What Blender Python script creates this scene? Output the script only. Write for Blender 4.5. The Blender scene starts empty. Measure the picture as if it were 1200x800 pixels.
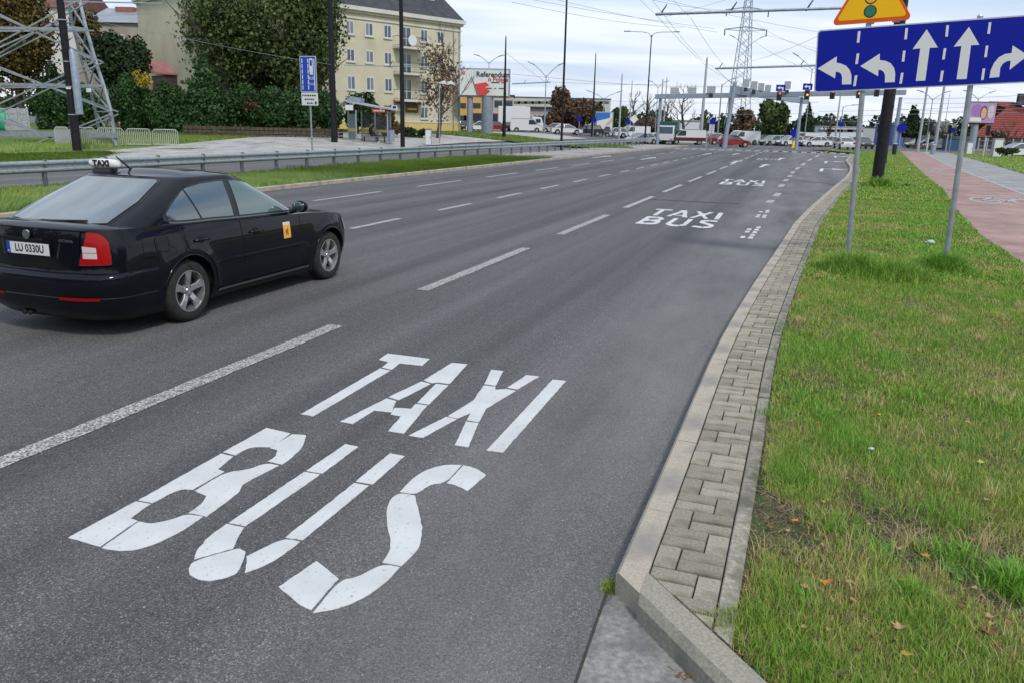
import bpy, bmesh, math, random
import numpy as np
from mathutils import Vector, Matrix
R = random.Random(7)
NR = np.random.RandomState(11)
S = bpy.context.scene
C = S.collection
PI = math.pi
# ------------------------------------------------------------------ camera
FOC, PITCH, ROLL, H = 940.0, .2631, .0238, 2.0125
cpi, spi = math.cos(PITCH), math.sin(PITCH)
FW = Vector((0, cpi, -spi)); RT0 = Vector((1, 0, 0)); UP0 = RT0.cross(FW)
RT = RT0*math.cos(ROLL)+UP0*math.sin(ROLL)
UP = UP0*math.cos(ROLL)-RT0*math.sin(ROLL)
cd = bpy.data.cameras.new('camera'); cam = bpy.data.objects.new('camera', cd); C.objects.link(cam)
cam.matrix_world = Matrix(((RT.x, UP.x, -FW.x, 0), (RT.y, UP.y, -FW.y, 0), (RT.z, UP.z, -FW.z, H), (0, 0, 0, 1)))
cd.sensor_width = 36; cd.lens = FOC/1200*36; cd.clip_end = 6000; cd.clip_start = .05
S.camera = cam
# ------------------------------------------------------------------ light
SUN_EL, SUN_AZ = math.radians(48), math.radians(155)     # azimuth clockwise from +Y (the view)
S.view_settings.view_transform = 'Standard'; S.view_settings.look = 'None'; S.view_settings.exposure = 0.68; S.view_settings.gamma = 1
W = bpy.data.worlds.new('World'); S.world = W; W.use_nodes = True
nt = W.node_tree; nt.nodes.clear()
def nd(t, ty, **k):
    n = t.nodes.new(ty)
    for a, b in k.items():
        if a.startswith('i_'):
            n.inputs[a[2:].replace('_', ' ')].default_value = b
        else: setattr(n, a, b)
    return n
sky = nd(nt, 'ShaderNodeTexSky'); sky.sky_type = 'NISHITA'; sky.sun_disc = False
sky.sun_elevation = SUN_EL; sky.sun_rotation = SUN_AZ; sky.air_density = 1.2; sky.dust_density = 2.0
tc = nd(nt, 'ShaderNodeTexCoord'); sep = nd(nt, 'ShaderNodeSeparateXYZ')
nt.links.new(tc.outputs['Generated'], sep.inputs[0])
def wm(op, a, b=None, clamp=False):
    n = nd(nt, 'ShaderNodeMath', operation=op, use_clamp=clamp)
    for i, v in enumerate((a, b)):
        if v is None: continue
        if isinstance(v, (int, float)): n.inputs[i].default_value = v
        else: nt.links.new(v, n.inputs[i])
    return n.outputs[0]
zz = wm('ADD', wm('MAXIMUM', sep.outputs[2], 0.0), 0.10)
cx_ = wm('DIVIDE', sep.outputs[0], zz); cy_ = wm('DIVIDE', sep.outputs[1], zz)
cmb = nd(nt, 'ShaderNodeCombineXYZ'); nt.links.new(cx_, cmb.inputs[0]); nt.links.new(cy_, cmb.inputs[1])
mp = nd(nt, 'ShaderNodeMapping'); mp.inputs['Scale'].default_value = (.34, .8, 1); mp.inputs['Rotation'].default_value = (0, 0, .12); mp.inputs['Location'].default_value = (2.1, .6, 0)
nt.links.new(cmb.outputs[0], mp.inputs[0])
ns = nd(nt, 'ShaderNodeTexNoise'); ns.inputs['Scale'].default_value = 1.1; ns.inputs['Detail'].default_value = 7; ns.inputs['Roughness'].default_value = .52; ns.inputs['Distortion'].default_value = .5
nt.links.new(mp.outputs[0], ns.inputs['Vector'])
cr = nd(nt, 'ShaderNodeValToRGB'); cr.color_ramp.elements[0].position = .36; cr.color_ramp.elements[1].position = .60
cr.color_ramp.elements[0].color = (2.7, 3.95, 6.0, 1); cr.color_ramp.elements[1].color = (6.6, 7.1, 7.9, 1)
nt.links.new(ns.outputs[0], cr.inputs[0])
# brighter, whiter veil towards the horizon
veil = wm('POWER', wm('SUBTRACT', 1.0, wm('MAXIMUM', sep.outputs[2], 0.0), True), 9.0)
mx0 = nd(nt, 'ShaderNodeMix', data_type='RGBA'); nt.links.new(wm('MULTIPLY', veil, .72), mx0.inputs[0]); nt.links.new(cr.outputs[0], mx0.inputs[6]); mx0.inputs[7].default_value = (7.3, 7.5, 7.8, 1)
mx = nd(nt, 'ShaderNodeMix', data_type='RGBA'); mx.inputs[0].default_value = .88
nt.links.new(sky.outputs[0], mx.inputs[6]); nt.links.new(mx0.outputs[2], mx.inputs[7])
bg = nd(nt, 'ShaderNodeBackground'); bg.inputs[1].default_value = .092
nt.links.new(mx.outputs[2], bg.inputs[0]); wo = nd(nt, 'ShaderNodeOutputWorld'); nt.links.new(bg.outputs[0], wo.inputs[0])
sd = bpy.data.lights.new('sun', 'SUN'); sd.energy = 1.5; sd.angle = math.radians(10); sd.color = (1, .95, .88)
so = bpy.data.objects.new('sun', sd); C.objects.link(so)
sdir = Vector((math.sin(SUN_AZ)*math.cos(SUN_EL), math.cos(SUN_AZ)*math.cos(SUN_EL), math.sin(SUN_EL)))
so.rotation_euler = sdir.to_track_quat('Z', 'Y').to_euler()
# ------------------------------------------------------------------ helpers
EX, EY = math.sin(.34), math.cos(.34)            # road direction; right of it is (EY,-EX)
ROADROT = PI/2-.34                               # rotz that points local x down the road
def rd(u, n, z=0.0): return Vector((EX*u+EY*n, EY*u-EX*n, z))
def un(x, y): return (EX*x+EY*y, EY*x-EX*y)
def sst(a, b, v):
    t = min(1, max(0, (v-a)/(b-a))); return t*t*(3-2*t)
def terr(x, y):
    """the ground climbs about a metre towards the houses on the left"""
    n = EY*x-EX*y
    return 1.0*sst(42, 76, y)*sst(-20, -36, n)
def ray(px, py):
    d = FW+RT*((px-600)/FOC)-UP*((py-400)/FOC); return d
def at(px, py, z=None, dz=0.0):
    """ground point seen at a pixel of the 1200x800 photograph"""
    d = ray(px, py)
    zz_ = 0.0 if z is None else z
    for _ in range(1 if z is not None else 25):
        t = (zz_+dz-H)/d.z; x, y = d.x*t, d.y*t
        if z is None: zz_ = .5*zz_+.5*terr(x, y)
    return Vector((x, y, zz_+dz))
def atd(px, y, z=None):
    """point at depth y (m) under pixel column px near the horizon, on the ground"""
    d = ray(px, 150); x = d.x/d.y*y
    return Vector((x, y, terr(x, y) if z is None else z))
def atyd(px, py, y):
    d = ray(px, py); t = y/d.y; return Vector((d.x*t, y, H+d.z*t))
def px_of(p):
    v = Vector(p)-Vector((0, 0, H)); d = v.dot(FW); return 600+FOC*v.dot(RT)/d, 400-FOC*v.dot(UP)/d
def plane_hit(px, py, P0, dirv):
    """hit of a pixel ray with the vertical plane through P0 along dirv -> (s, z)"""
    d = ray(px, py); nx, ny = -dirv[1], dirv[0]
    t = (P0[0]*nx+P0[1]*ny)/(d.x*nx+d.y*ny)
    x, y = d.x*t, d.y*t
    return ((x-P0[0])*dirv[0]+(y-P0[1])*dirv[1], H+d.z*t)

class MB:
    def __init__(s): s.v = []; s.f = []; s.m = []
    def add(s, vs, fs, mi=0):
        b = len(s.v); s.v += [tuple(v) for v in vs]; s.f += [tuple(b+i for i in f) for f in fs]; s.m += [mi]*len(fs); return s
    def box(s, c, d, rz=0, mi=0, taper=1.0):
        cx, cy, cz = c; a, b, h = d[0]/2, d[1]/2, d[2]/2; co, si = math.cos(rz), math.sin(rz); vs = []
        for z in (-h, h):
            k = taper if z > 0 else 1
            for x, y in ((-a, -b), (a, -b), (a, b), (-a, b)):
                x *= k; y *= k
                vs.append((cx+x*co-y*si, cy+x*si+y*co, cz+z))
        return s.add(vs, [(0, 3, 2, 1), (4, 5, 6, 7), (0, 1, 5, 4), (1, 2, 6, 5), (2, 3, 7, 6), (3, 0, 4, 7)], mi)
    def tube(s, p0, p1, r0, r1=None, n=8, mi=0, caps=True):
        return s.path([p0, p1], [r0, r0 if r1 is None else r1], n, mi, caps)
    def path(s, pts, rs, n=8, mi=0, caps=True):
        pts = [Vector(p) for p in pts]
        if isinstance(rs, (int, float)): rs = [rs]*len(pts)
        vs = []; fs = []; up = None
        for i, p in enumerate(pts):
            d = (pts[min(i+1, len(pts)-1)]-pts[max(i-1, 0)])
            if d.length < 1e-9: d = Vector((0, 0, 1))
            d.normalize()
            if up is None: up = Vector((0, 0, 1)) if abs(d.z) < .9 else Vector((1, 0, 0))
            a = d.cross(up).normalized(); b = d.cross(a).normalized(); up = -b if False else a.cross(d)
            for k in range(n):
                t = 2*PI*k/n; vs.append(p+(a*math.cos(t)+b*math.sin(t))*rs[i])
        for i in range(len(pts)-1):
            for k in range(n):
                k2 = (k+1) % n; fs.append((i*n+k, i*n+k2, (i+1)*n+k2, (i+1)*n+k))
        if caps: fs.append(tuple(range(n))[::-1]); fs.append(tuple((len(pts)-1)*n+k for k in range(n)))
        return s.add(vs, fs, mi)
    def bar(s, p0, p1, w, h, mi=0):
        """rectangular bar between two points; w sideways, h along the up side"""
        p0 = Vector(p0); p1 = Vector(p1); d = (p1-p0).normalized()
        u = Vector((0, 0, 1)) if abs(d.z) < .95 else Vector((1, 0, 0))
        a = d.cross(u).normalized()*(w/2); b = a.cross(d).normalized()*(h/2); vs = []
        for p in (p0, p1): vs += [p-a-b, p+a-b, p+a+b, p-a+b]
        return s.add(vs, [(0, 3, 2, 1), (4, 5, 6, 7), (0, 1, 5, 4), (1, 2, 6, 5), (2, 3, 7, 6), (3, 0, 4, 7)], mi)
    def prism(s, poly, z0, z1, mi=0):
        """vertical prism over a 2D polygon (convex or concave)"""
        n = len(poly); A = sum(poly[i][0]*poly[(i+1) % n][1]-poly[(i+1) % n][0]*poly[i][1] for i in range(n))
        if A < 0: poly = list(poly)[::-1]
        vs = [(p[0], p[1], z0) for p in poly]+[(p[0], p[1], z1) for p in poly]
        return s.add(vs, [tuple(range(n))[::-1], tuple(range(n, 2*n))]+[(i, (i+1) % n, n+(i+1) % n, n+i) for i in range(n)], mi)
    def ext(s, poly, O, ax, ay, th, mi=0):
        """2D polygon in the frame (O, ax, ay), thickened by th along ax x ay"""
        O = Vector(O); ax = Vector(ax); ay = Vector(ay); nn = ax.cross(ay).normalized()*th; n = len(poly)
        A = sum(poly[i][0]*poly[(i+1) % n][1]-poly[(i+1) % n][0]*poly[i][1] for i in range(n))
        if A < 0: poly = list(poly)[::-1]
        lo = [O+ax*p[0]+ay*p[1] for p in poly]; hi = [p+nn for p in lo]
        if th == 0: return s.add(lo, [tuple(range(n))], mi)
        return s.add(lo+hi, [tuple(range(n))[::-1], tuple(range(n, 2*n))]+[(i, (i+1) % n, n+(i+1) % n, n+i) for i in range(n)], mi)
    def grid(s, rows, mi=0, closed=False):
        n = len(rows[0]); vs = [p for r in rows for p in r]; fs = []
        for i in range(len(rows)-1):
            for k in range(n if closed else n-1):
                k2 = (k+1) % n; fs.append((i*n+k, i*n+k2, (i+1)*n+k2, (i+1)*n+k))
        return s.add(vs, fs, mi)
    def ball(s, c, r, n=10, m=6, sc=(1, 1, 1), mi=0):
        rows = []
        for i in range(m+1):
            t = PI*i/m; rows.append([(c[0]+r*sc[0]*math.sin(t)*math.cos(2*PI*k/n), c[1]+r*sc[1]*math.sin(t)*math.sin(2*PI*k/n), c[2]-r*sc[2]*math.cos(t)) for k in range(n)])
        return s.grid(rows, mi, True)
    def mesh(s, name, mats, smooth=False, fix=False, bevel=0):
        me = bpy.data.meshes.new(name); me.from_pydata(s.v, [], s.f)
        for m in (mats if isinstance(mats, (list, tuple)) else [mats]): me.materials.append(m)
        if len(set(s.m)) > 1 or (s.m and s.m[0]): me.polygons.foreach_set('material_index', s.m)
        if fix or bevel:
            bm = bmesh.new(); bm.from_mesh(me)
            if fix:
                bmesh.ops.remove_doubles(bm, verts=bm.verts, dist=1e-4)
                bmesh.ops.recalc_face_normals(bm, faces=bm.faces)
            if bevel: bmesh.ops.bevel(bm, geom=bm.edges[:], offset=bevel, segments=1, affect='EDGES')
            bm.to_mesh(me); bm.free()
        if smooth:
            me.polygons.foreach_set('use_smooth', [True]*len(me.polygons))
            if smooth != 2: me.set_sharp_from_angle(angle=math.radians(smooth if smooth > 2 else 40))
        me.update(); return me
    def build(s, name, mats, parent=None, smooth=False, loc=None, fix=False, bevel=0, rz=0, world=False):
        if world and parent is not None:
            b = parent.location; s.v = [(x-b.x, y-b.y, z-b.z) for x, y, z in s.v]
        o = bpy.data.objects.new(name, s.mesh(name, mats, smooth, fix, bevel)); C.objects.link(o)
        if parent is not None: o.parent = parent
        if loc is not None: o.location = loc
        if rz: o.rotation_euler.z = rz
        return o
def tag(o, label=None, cat=None, group=None, kind=None):
    if label: o['label'] = label
    if cat: o['category'] = cat
    if group: o['group'] = group
    if kind: o['kind'] = kind
    return o
def thing(name, loc, label, cat, group=None, rz=0, kind=None):
    o = bpy.data.objects.new(name, None); o.empty_display_size = .2; C.objects.link(o); o.location = loc; o.rotation_euler.z = rz
    return tag(o, label, cat, group, kind)
def setting(name, rz=0):
    o = bpy.data.objects.new(name, None); C.objects.link(o); o['kind'] = 'structure'; return o
def inst(me, name, parent, loc=(0, 0, 0), rz=0, sc=None):
    o = bpy.data.objects.new(name, me); C.objects.link(o); o.parent = parent; o.location = loc; o.rotation_euler.z = rz
    if sc: o.scale = sc
    return o
KIDS = {}
def dup(root, loc, rz=0, label=None, group=None, sc=None):
    r = root.copy(); C.objects.link(r); r.location = loc; r.rotation_euler.z = rz
    if sc: r.scale = sc
    if label: r['label'] = label
    if group: r['group'] = group
    def rec(a, b):
        for ch in a.children:
            c = ch.copy(); C.objects.link(c); c.parent = b; rec(ch, c)
    rec(root, r); return r
# ------------------------------------------------------------------ materials
def pmat(name, col, rough=.7, metal=0, spec=.5, coat=0, alpha=None, emit=None):
    m = bpy.data.materials.new(name); m.use_nodes = True; b = m.node_tree.nodes['Principled BSDF']
    b.inputs['Base Color'].default_value = (*col, 1); b.inputs['Roughness'].default_value = rough; b.inputs['Metallic'].default_value = metal
    b.inputs['Specular IOR Level'].default_value = spec; b.inputs['Coat Weight'].default_value = coat; b.inputs['Coat Roughness'].default_value = .05
    if emit: b.inputs['Emission Color'].default_value = (*emit[:3], 1); b.inputs['Emission Strength'].default_value = emit[3]
    return m
def nmat(name, c1, c2, scale=6, rough=.75, metal=0, bump=.0, bscale=None, detail=5, lo=.35, hi=.65, stretch=(1, 1, 1), spec=.4, coat=0, c3=None, s3=.6, f3=(.5, .62), island=False, dist=.01):
    """two colours mixed by noise, an optional third in larger stains, relief by a second noise"""
    m = pmat(name, c1, rough, metal, spec, coat); t = m.node_tree; b = t.nodes['Principled BSDF']
    tcd = nd(t, 'ShaderNodeTexCoord'); mpn = nd(t, 'ShaderNodeMapping'); mpn.inputs['Scale'].default_value = stretch
    t.links.new(tcd.outputs['Object'], mpn.inputs[0])
    n1 = nd(t, 'ShaderNodeTexNoise'); n1.inputs['Scale'].default_value = scale; n1.inputs['Detail'].default_value = detail; n1.inputs['Roughness'].default_value = .6
    t.links.new(mpn.outputs[0], n1.inputs['Vector'])
    r = nd(t, 'ShaderNodeValToRGB'); r.color_ramp.elements[0].position = lo; r.color_ramp.elements[1].position = hi
    r.color_ramp.elements[0].color = (*c1, 1); r.color_ramp.elements[1].color = (*c2, 1); t.links.new(n1.outputs[0], r.inputs[0]); out = r.outputs[0]
    if c3:
        n3 = nd(t, 'ShaderNodeTexNoise'); n3.inputs['Scale'].default_value = s3; n3.inputs['Detail'].default_value = 4; t.links.new(mpn.outputs[0], n3.inputs['Vector'])
        r3 = nd(t, 'ShaderNodeMapRange'); r3.inputs[1].default_value = f3[0]; r3.inputs[2].default_value = f3[1]; t.links.new(n3.outputs[0], r3.inputs[0])
        mm = nd(t, 'ShaderNodeMix', data_type='RGBA'); t.links.new(r3.outputs[0], mm.inputs[0]); t.links.new(out, mm.inputs[6]); mm.inputs[7].default_value = (*c3, 1); out = mm.outputs[2]
    if island:
        oi = nd(t, 'ShaderNodeObjectInfo'); mr = nd(t, 'ShaderNodeMapRange'); mr.inputs[3].default_value = .78; mr.inputs[4].default_value = 1.2; t.links.new(oi.outputs['Random'], mr.inputs[0])
        vm = nd(t, 'ShaderNodeVectorMath', operation='SCALE'); t.links.new(out, vm.inputs[0]); t.links.new(mr.outputs[0], vm.inputs['Scale']); out = vm.outputs[0]
    t.links.new(out, b.inputs['Base Color'])
    if bump:
        n2 = nd(t, 'ShaderNodeTexNoise'); n2.inputs['Scale'].default_value = bscale or scale*4; n2.inputs['Detail'].default_value = 4; t.links.new(tcd.outputs['Object'], n2.inputs['Vector'])
        bp = nd(t, 'ShaderNodeBump'); bp.inputs['Strength'].default_value = bump; bp.inputs['Distance'].default_value = dist; t.links.new(n2.outputs[0], bp.inputs['Height']); t.links.new(bp.outputs[0], b.inputs['Normal'])
    return m
def leafmat(name, cols, rough=.55, transl=.25):
    """leaf colour picked per face from the 'tone' attribute"""
    m = pmat(name, cols[0], rough, 0, .3); t = m.node_tree; b = t.nodes['Principled BSDF']
    a = nd(t, 'ShaderNodeAttribute'); a.attribute_name = 'tone'
    r = nd(t, 'ShaderNodeValToRGB'); r.color_ramp.elements[0].position = 0; r.color_ramp.elements[0].color = (*cols[0], 1)
    r.color_ramp.elements[1].position = 1; r.color_ramp.elements[1].color = (*cols[-1], 1)
    for i, c in enumerate(cols[1:-1]):
        e = r.color_ramp.elements.new((i+1)/(len(cols)-1)); e.color = (*c, 1)
    t.links.new(a.outputs['Fac'], r.inputs[0]); t.links.new(r.outputs[0], b.inputs['Base Color'])
    tr = nd(t, 'ShaderNodeBsdfTranslucent'); t.links.new(r.outputs[0], tr.inputs[0])
    ms = nd(t, 'ShaderNodeMixShader'); ms.inputs[0].default_value = transl; o = t.nodes['Material Output']
    t.links.new(b.outputs[0], ms.inputs[1]); t.links.new(tr.outputs[0], ms.inputs[2]); t.links.new(ms.outputs[0], o.inputs[0])
    return m
MT = {}
MT['galv'] = nmat('galvanised_steel', (.30, .33, .36), (.42, .45, .47), 9, .45, .7, .15, 40)
MT['steelblue'] = nmat('weathered_blue_grey_steel', (.22, .27, .33), (.30, .35, .41), 5, .5, .3)
MT['blackpole'] = nmat('black_painted_steel', (.008, .008, .010), (.018, .018, .022), 8, .6, 0, .1, 30, spec=.2)
MT['concpole'] = nmat('grey_concrete_pole', (.28, .30, .32), (.38, .40, .42), 5, .8, 0, .2, 30)
MT['kerb'] = nmat('kerb_concrete', (.34, .29, .225), (.46, .40, .315), 60, .85, 0, .5, 220, c3=(.25, .23, .20), s3=3, f3=(.5, .72), island=False, dist=.004)
MT['kerb2'] = nmat('grey_kerb_concrete', (.23, .215, .17), (.36, .33, .265), 70, .85, 0, .5, 240, c3=(.17, .17, .14), s3=4, f3=(.5, .72), dist=.004)
MT['paver'] = nmat('paver_concrete', (.225, .20, .15), (.345, .31, .24), 60, .88, 0, .55, 200, c3=(.17, .165, .115), s3=6, f3=(.52, .7), island=True, dist=.004)
MT['edging'] = nmat('edging_concrete', (.19, .175, .14), (.34, .31, .25), 45, .9, 0, .5, 160, c3=(.14, .135, .10), s3=7, f3=(.5, .66), island=True, dist=.004)
MT['dark'] = pmat('dark_rubber', (.012, .012, .012), .6)
MT['white'] = pmat('white_plastic', (.75, .76, .77), .45)
MT['black'] = pmat('black_plastic', (.015, .015, .016), .45)
MT['blue'] = pmat('blue_sign_sheeting', (.004, .012, .27), .55, spec=.15)
MT['signwhite'] = pmat('white_sign_sheeting', (.62, .64, .62), .4)
MT['signback'] = pmat('aluminium_sign_edge', (.55, .57, .6), .4, .5)
MT['red'] = pmat('red_paint', (.42, .02, .02), .4)
MT['yellow'] = pmat('yellow_sign_sheeting', (.80, .44, .006), .5, spec=.2)
MT['orange'] = pmat('orange_sign_border', (.68, .085, .006), .5, spec=.2)
MT['soil'] = nmat('joint_soil', (.035, .03, .022), (.06, .055, .035), 30, .95, 0, .4, 80)
# ------------------------------------------------------------------ kerb line (u along the road, n to the right)
KU = [-8, 3.2, 4, 5, 6, 7, 8, 9, 10.4, 12, 13.4, 15.6, 18.3, 22, 25.7, 31.3, 39, 46, 52.4, 58, 63.7, 71, 79, 90]
KN = [-.6, -.6, -.6, -.6, -.605, -.605, -.585, -.555, -.5, -.43, -.36, -.26, -.14, .13, .44, .92, 1.63, 2.1, 2.39, 2.47, 2.55, 3.0, 3.49, 4.4]
def kn(u): return float(np.interp(u, KU, KN))
def kpt(u, off=0.0, z=.12):
    """point at offset off to the right of the kerb's road edge"""
    a = Vector((1.0, (kn(u+.4)-kn(u-.4))/.8)).normalized()
    return rd(u-a.y*off, kn(u)+a.x*off, z)
# ------------------------------------------------------------------ asphalt
def asphalt(name, base, dust):
    m = pmat(name, (.07, .07, .072), .82, 0, .35); t = m.node_tree; b = t.nodes['Principled BSDF']
    g = nd(t, 'ShaderNodeTexCoord'); mp = nd(t, 'ShaderNodeMapping'); mp.inputs['Rotation'].default_value = (0, 0, .34); t.links.new(g.outputs['Object'], mp.inputs[0])
    def noise(sc, det, vec, rough=.55):
        n = nd(t, 'ShaderNodeTexNoise'); n.inputs['Scale'].default_value = sc; n.inputs['Detail'].default_value = det; n.inputs['Roughness'].default_value = rough; t.links.new(vec, n.inputs['Vector']); return n.outputs[0]
    def ma(op, a, bb, cl=False):
        n = nd(t, 'ShaderNodeMath', operation=op, use_clamp=cl)
        for i, v in enumerate((a, bb)):
            if isinstance(v, (int, float)): n.inputs[i].default_value = v
            elif v is not None: t.links.new(v, n.inputs[i])
        return n.outputs[0]
    sp = nd(t, 'ShaderNodeSeparateXYZ'); t.links.new(mp.outputs[0], sp.inputs[0])
    vo = nd(t, 'ShaderNodeTexVoronoi'); vo.inputs['Scale'].default_value = 170; t.links.new(g.outputs['Object'], vo.inputs['Vector'])
    vc = nd(t, 'ShaderNodeSeparateColor'); t.links.new(vo.outputs['Color'], vc.inputs[0])
    r = nd(t, 'ShaderNodeValToRGB'); e = r.color_ramp.elements; e[0].position = 0; e[0].color = (.037, .036, .036, 1); e[1].position = 1; e[1].color = (.20, .195, .19, 1)
    k = e.new(.35); k.color = (.063, .061, .061, 1); k = e.new(.8); k.color = (.095, .092, .091, 1); k = e.new(.95); k.color = (.15, .145, .14, 1)
    t.links.new(vc.outputs[0], r.inputs[0])
    # wheel tracks and long streaks along the lanes
    st = nd(t, 'ShaderNodeMapping'); st.inputs['Scale'].default_value = (1.3, .035, 1); t.links.new(mp.outputs[0], st.inputs[0])
    streak = noise(1.0, 4, st.outputs[0]); patch = noise(.35, 5, g.outputs['Object'], .65); fine = noise(9, 5, g.outputs['Object'], .7)
    f = ma('ADD', ma('MULTIPLY', ma('SUBTRACT', streak, .5), 2.3), ma('MULTIPLY', ma('SUBTRACT', patch, .5), .2))
    f = ma('ADD', f, ma('MULTIPLY', ma('SUBTRACT', fine, .5), .4)); f = ma('ADD', f, base)
    vm = nd(t, 'ShaderNodeVectorMath', operation='SCALE'); t.links.new(r.outputs[0], vm.inputs[0]); t.links.new(f, vm.inputs['Scale'])
    out = vm.outputs[0]
    if dust:
        # grey dust gathered beside the kerb: n between -2.3 and -.6
        d1 = nd(t, 'ShaderNodeMapRange', interpolation_type='SMOOTHSTEP'); d1.inputs[1].default_value = -2.2; d1.inputs[2].default_value = -1.1; t.links.new(sp.outputs[0], d1.inputs[0])
        dn = nd(t, 'ShaderNodeMapping'); dn.inputs['Scale'].default_value = (1.6, .5, 1); t.links.new(mp.outputs[0], dn.inputs[0])
        d2 = nd(t, 'ShaderNodeMapRange'); d2.inputs[1].default_value = .28; d2.inputs[2].default_value = .74; t.links.new(noise(.8, 5, dn.outputs[0], .6), d2.inputs[0])
        gr_ = nd(t, 'ShaderNodeMapRange'); gr_.inputs[1].default_value = .42; gr_.inputs[2].default_value = .62; t.links.new(noise(70, 3, g.outputs['Object'], .7), gr_.inputs[0])
        df = ma('MULTIPLY', ma('MULTIPLY', d1.outputs[0], d2.outputs[0]), ma('ADD', ma('MULTIPLY', gr_.outputs[0], .7), .38))
        mm = nd(t, 'ShaderNodeMix', data_type='RGBA'); t.links.new(df, mm.inputs[0]); t.links.new(out, mm.inputs[6]); mm.inputs[7].default_value = (.235, .225, .215, 1); out = mm.outputs[2]
    t.links.new(out, b.inputs['Base Color'])
    bp = nd(t, 'ShaderNodeBump'); bp.inputs['Strength'].default_value = .55; bp.inputs['Distance'].default_value = .006
    t.links.new(vo.outputs['Distance'], bp.inputs['Height']); t.links.new(bp.outputs[0], b.inputs['Normal'])
    return m
MT['asphalt'] = asphalt('asphalt', 1.2, True)
MT['asphalt2'] = asphalt('asphalt_pale', 1.45, False)
def paint(name, col, wear_lo, wear_hi, sc=26):
    m = pmat(name, col, .6, 0, .4); t = m.node_tree; b = t.nodes['Principled BSDF']; g = nd(t, 'ShaderNodeTexCoord')
    n = nd(t, 'ShaderNodeTexNoise'); n.inputs['Scale'].default_value = sc; n.inputs['Detail'].default_value = 8; n.inputs['Roughness'].default_value = .75; t.links.new(g.outputs['Object'], n.inputs['Vector'])
    r = nd(t, 'ShaderNodeMapRange'); r.inputs[1].default_value = wear_lo; r.inputs[2].default_value = wear_hi; t.links.new(n.outputs[0], r.inputs[0])
    n2 = nd(t, 'ShaderNodeTexNoise'); n2.inputs['Scale'].default_value = 3; n2.inputs['Detail'].default_value = 6; t.links.new(g.outputs['Object'], n2.inputs['Vector'])
    r2 = nd(t, 'ShaderNodeMapRange'); r2.inputs[1].default_value = .3; r2.inputs[2].default_value = .7; r2.inputs[3].default_value = .86; r2.inputs[4].default_value = 1.04; t.links.new(n2.outputs[0], r2.inputs[0])
    cv = nd(t, 'ShaderNodeVectorMath', operation='SCALE'); cv.inputs[0].default_value = col; t.links.new(r2.outputs[0], cv.inputs['Scale'])
    mm = nd(t, 'ShaderNodeMix', data_type='RGBA'); t.links.new(r.outputs[0], mm.inputs[0]); mm.inputs[6].default_value = (.085, .085, .09, 1); t.links.new(cv.outputs[0], mm.inputs[7]); t.links.new(mm.outputs[2], b.inputs['Base Color'])
    vo = nd(t, 'ShaderNodeTexVoronoi'); vo.inputs['Scale'].default_value = 170; t.links.new(g.outputs['Object'], vo.inputs['Vector'])
    bp = nd(t, 'ShaderNodeBump'); bp.inputs['Strength'].default_value = .3; bp.inputs['Distance'].default_value = .004; t.links.new(vo.outputs['Distance'], bp.inputs['Height']); t.links.new(bp.outputs[0], b.inputs['Normal'])
    return m
MT['paint'] = paint('white_road_paint', (.60, .60, .585), .31, .41)
MT['paintworn'] = paint('worn_road_paint', (.58, .56, .50), .46, .56, 60)
MT['paintold'] = paint('old_road_paint', (.46, .45, .42), .36, .54, 24)
MT['gravelground'] = nmat('distant_ground', (.10, .11, .06), (.16, .16, .10), .15, .95)
MT['turf'] = nmat('turf_soil', (.035, .055, .014), (.075, .095, .025), 5, .95, 0, .6, 40, c3=(.085, .066, .040), s3=2.2, f3=(.45, .62), dist=.03)
MT['turf_far'] = nmat('turf_far', (.08, .15, .022), (.14, .21, .04), 1.2, .95, 0, .6, 12, c3=(.13, .13, .045), s3=.35, f3=(.48, .66), dist=.03)
MT['slabs'] = nmat('pavement_slabs', (.27, .26, .25), (.36, .35, .33), 2, .9, 0, .3, 30, c3=(.19, .17, .15), s3=.5, f3=(.5, .66))
def brickmat(name, c1, c2, mort, scale, rot=0, bw=.5, rh=.25):
    m = pmat(name, c1, .88, 0, .3); t = m.node_tree; b = t.nodes['Principled BSDF']; g = nd(t, 'ShaderNodeTexCoord'); mp = nd(t, 'ShaderNodeMapping'); mp.inputs['Rotation'].default_value = (0, 0, rot); t.links.new(g.outputs['Object'], mp.inputs[0])
    k = nd(t, 'ShaderNodeTexBrick'); k.inputs['Scale'].default_value = scale; k.inputs['Color1'].default_value = (*c1, 1); k.inputs['Color2'].default_value = (*c2, 1); k.inputs['Mortar'].default_value = (*mort, 1)
    k.inputs['Mortar Size'].default_value = .012; k.inputs['Brick Width'].default_value = bw; k.inputs['Row Height'].default_value = rh; t.links.new(mp.outputs[0], k.inputs['Vector'])
    n = nd(t, 'ShaderNodeTexNoise'); n.inputs['Scale'].default_value = .8; n.inputs['Detail'].default_value = 6; t.links.new(g.outputs['Object'], n.inputs['Vector'])
    r = nd(t, 'ShaderNodeMapRange'); r.inputs[1].default_value = .3; r.inputs[2].default_value = .7; r.inputs[3].default_value = .72; r.inputs[4].default_value = 1.2; t.links.new(n.outputs[0], r.inputs[0])
    v = nd(t, 'ShaderNodeVectorMath', operation='SCALE'); t.links.new(k.outputs[0], v.inputs[0]); t.links.new(r.outputs[0], v.inputs['Scale']); t.links.new(v.outputs[0], b.inputs['Base Color'])
    bp = nd(t, 'ShaderNodeBump'); bp.inputs['Strength'].default_value = .4; bp.inputs['Distance'].default_value = .01; bp.invert = True; t.links.new(k.outputs[1], bp.inputs['Height']); t.links.new(bp.outputs[0], b.inputs['Normal'])
    return m
MT['bikebrick'] = brickmat('pink_bike_path_blocks', (.33, .205, .18), (.40, .26, .225), (.22, .155, .135), 2.5, .34)
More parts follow.
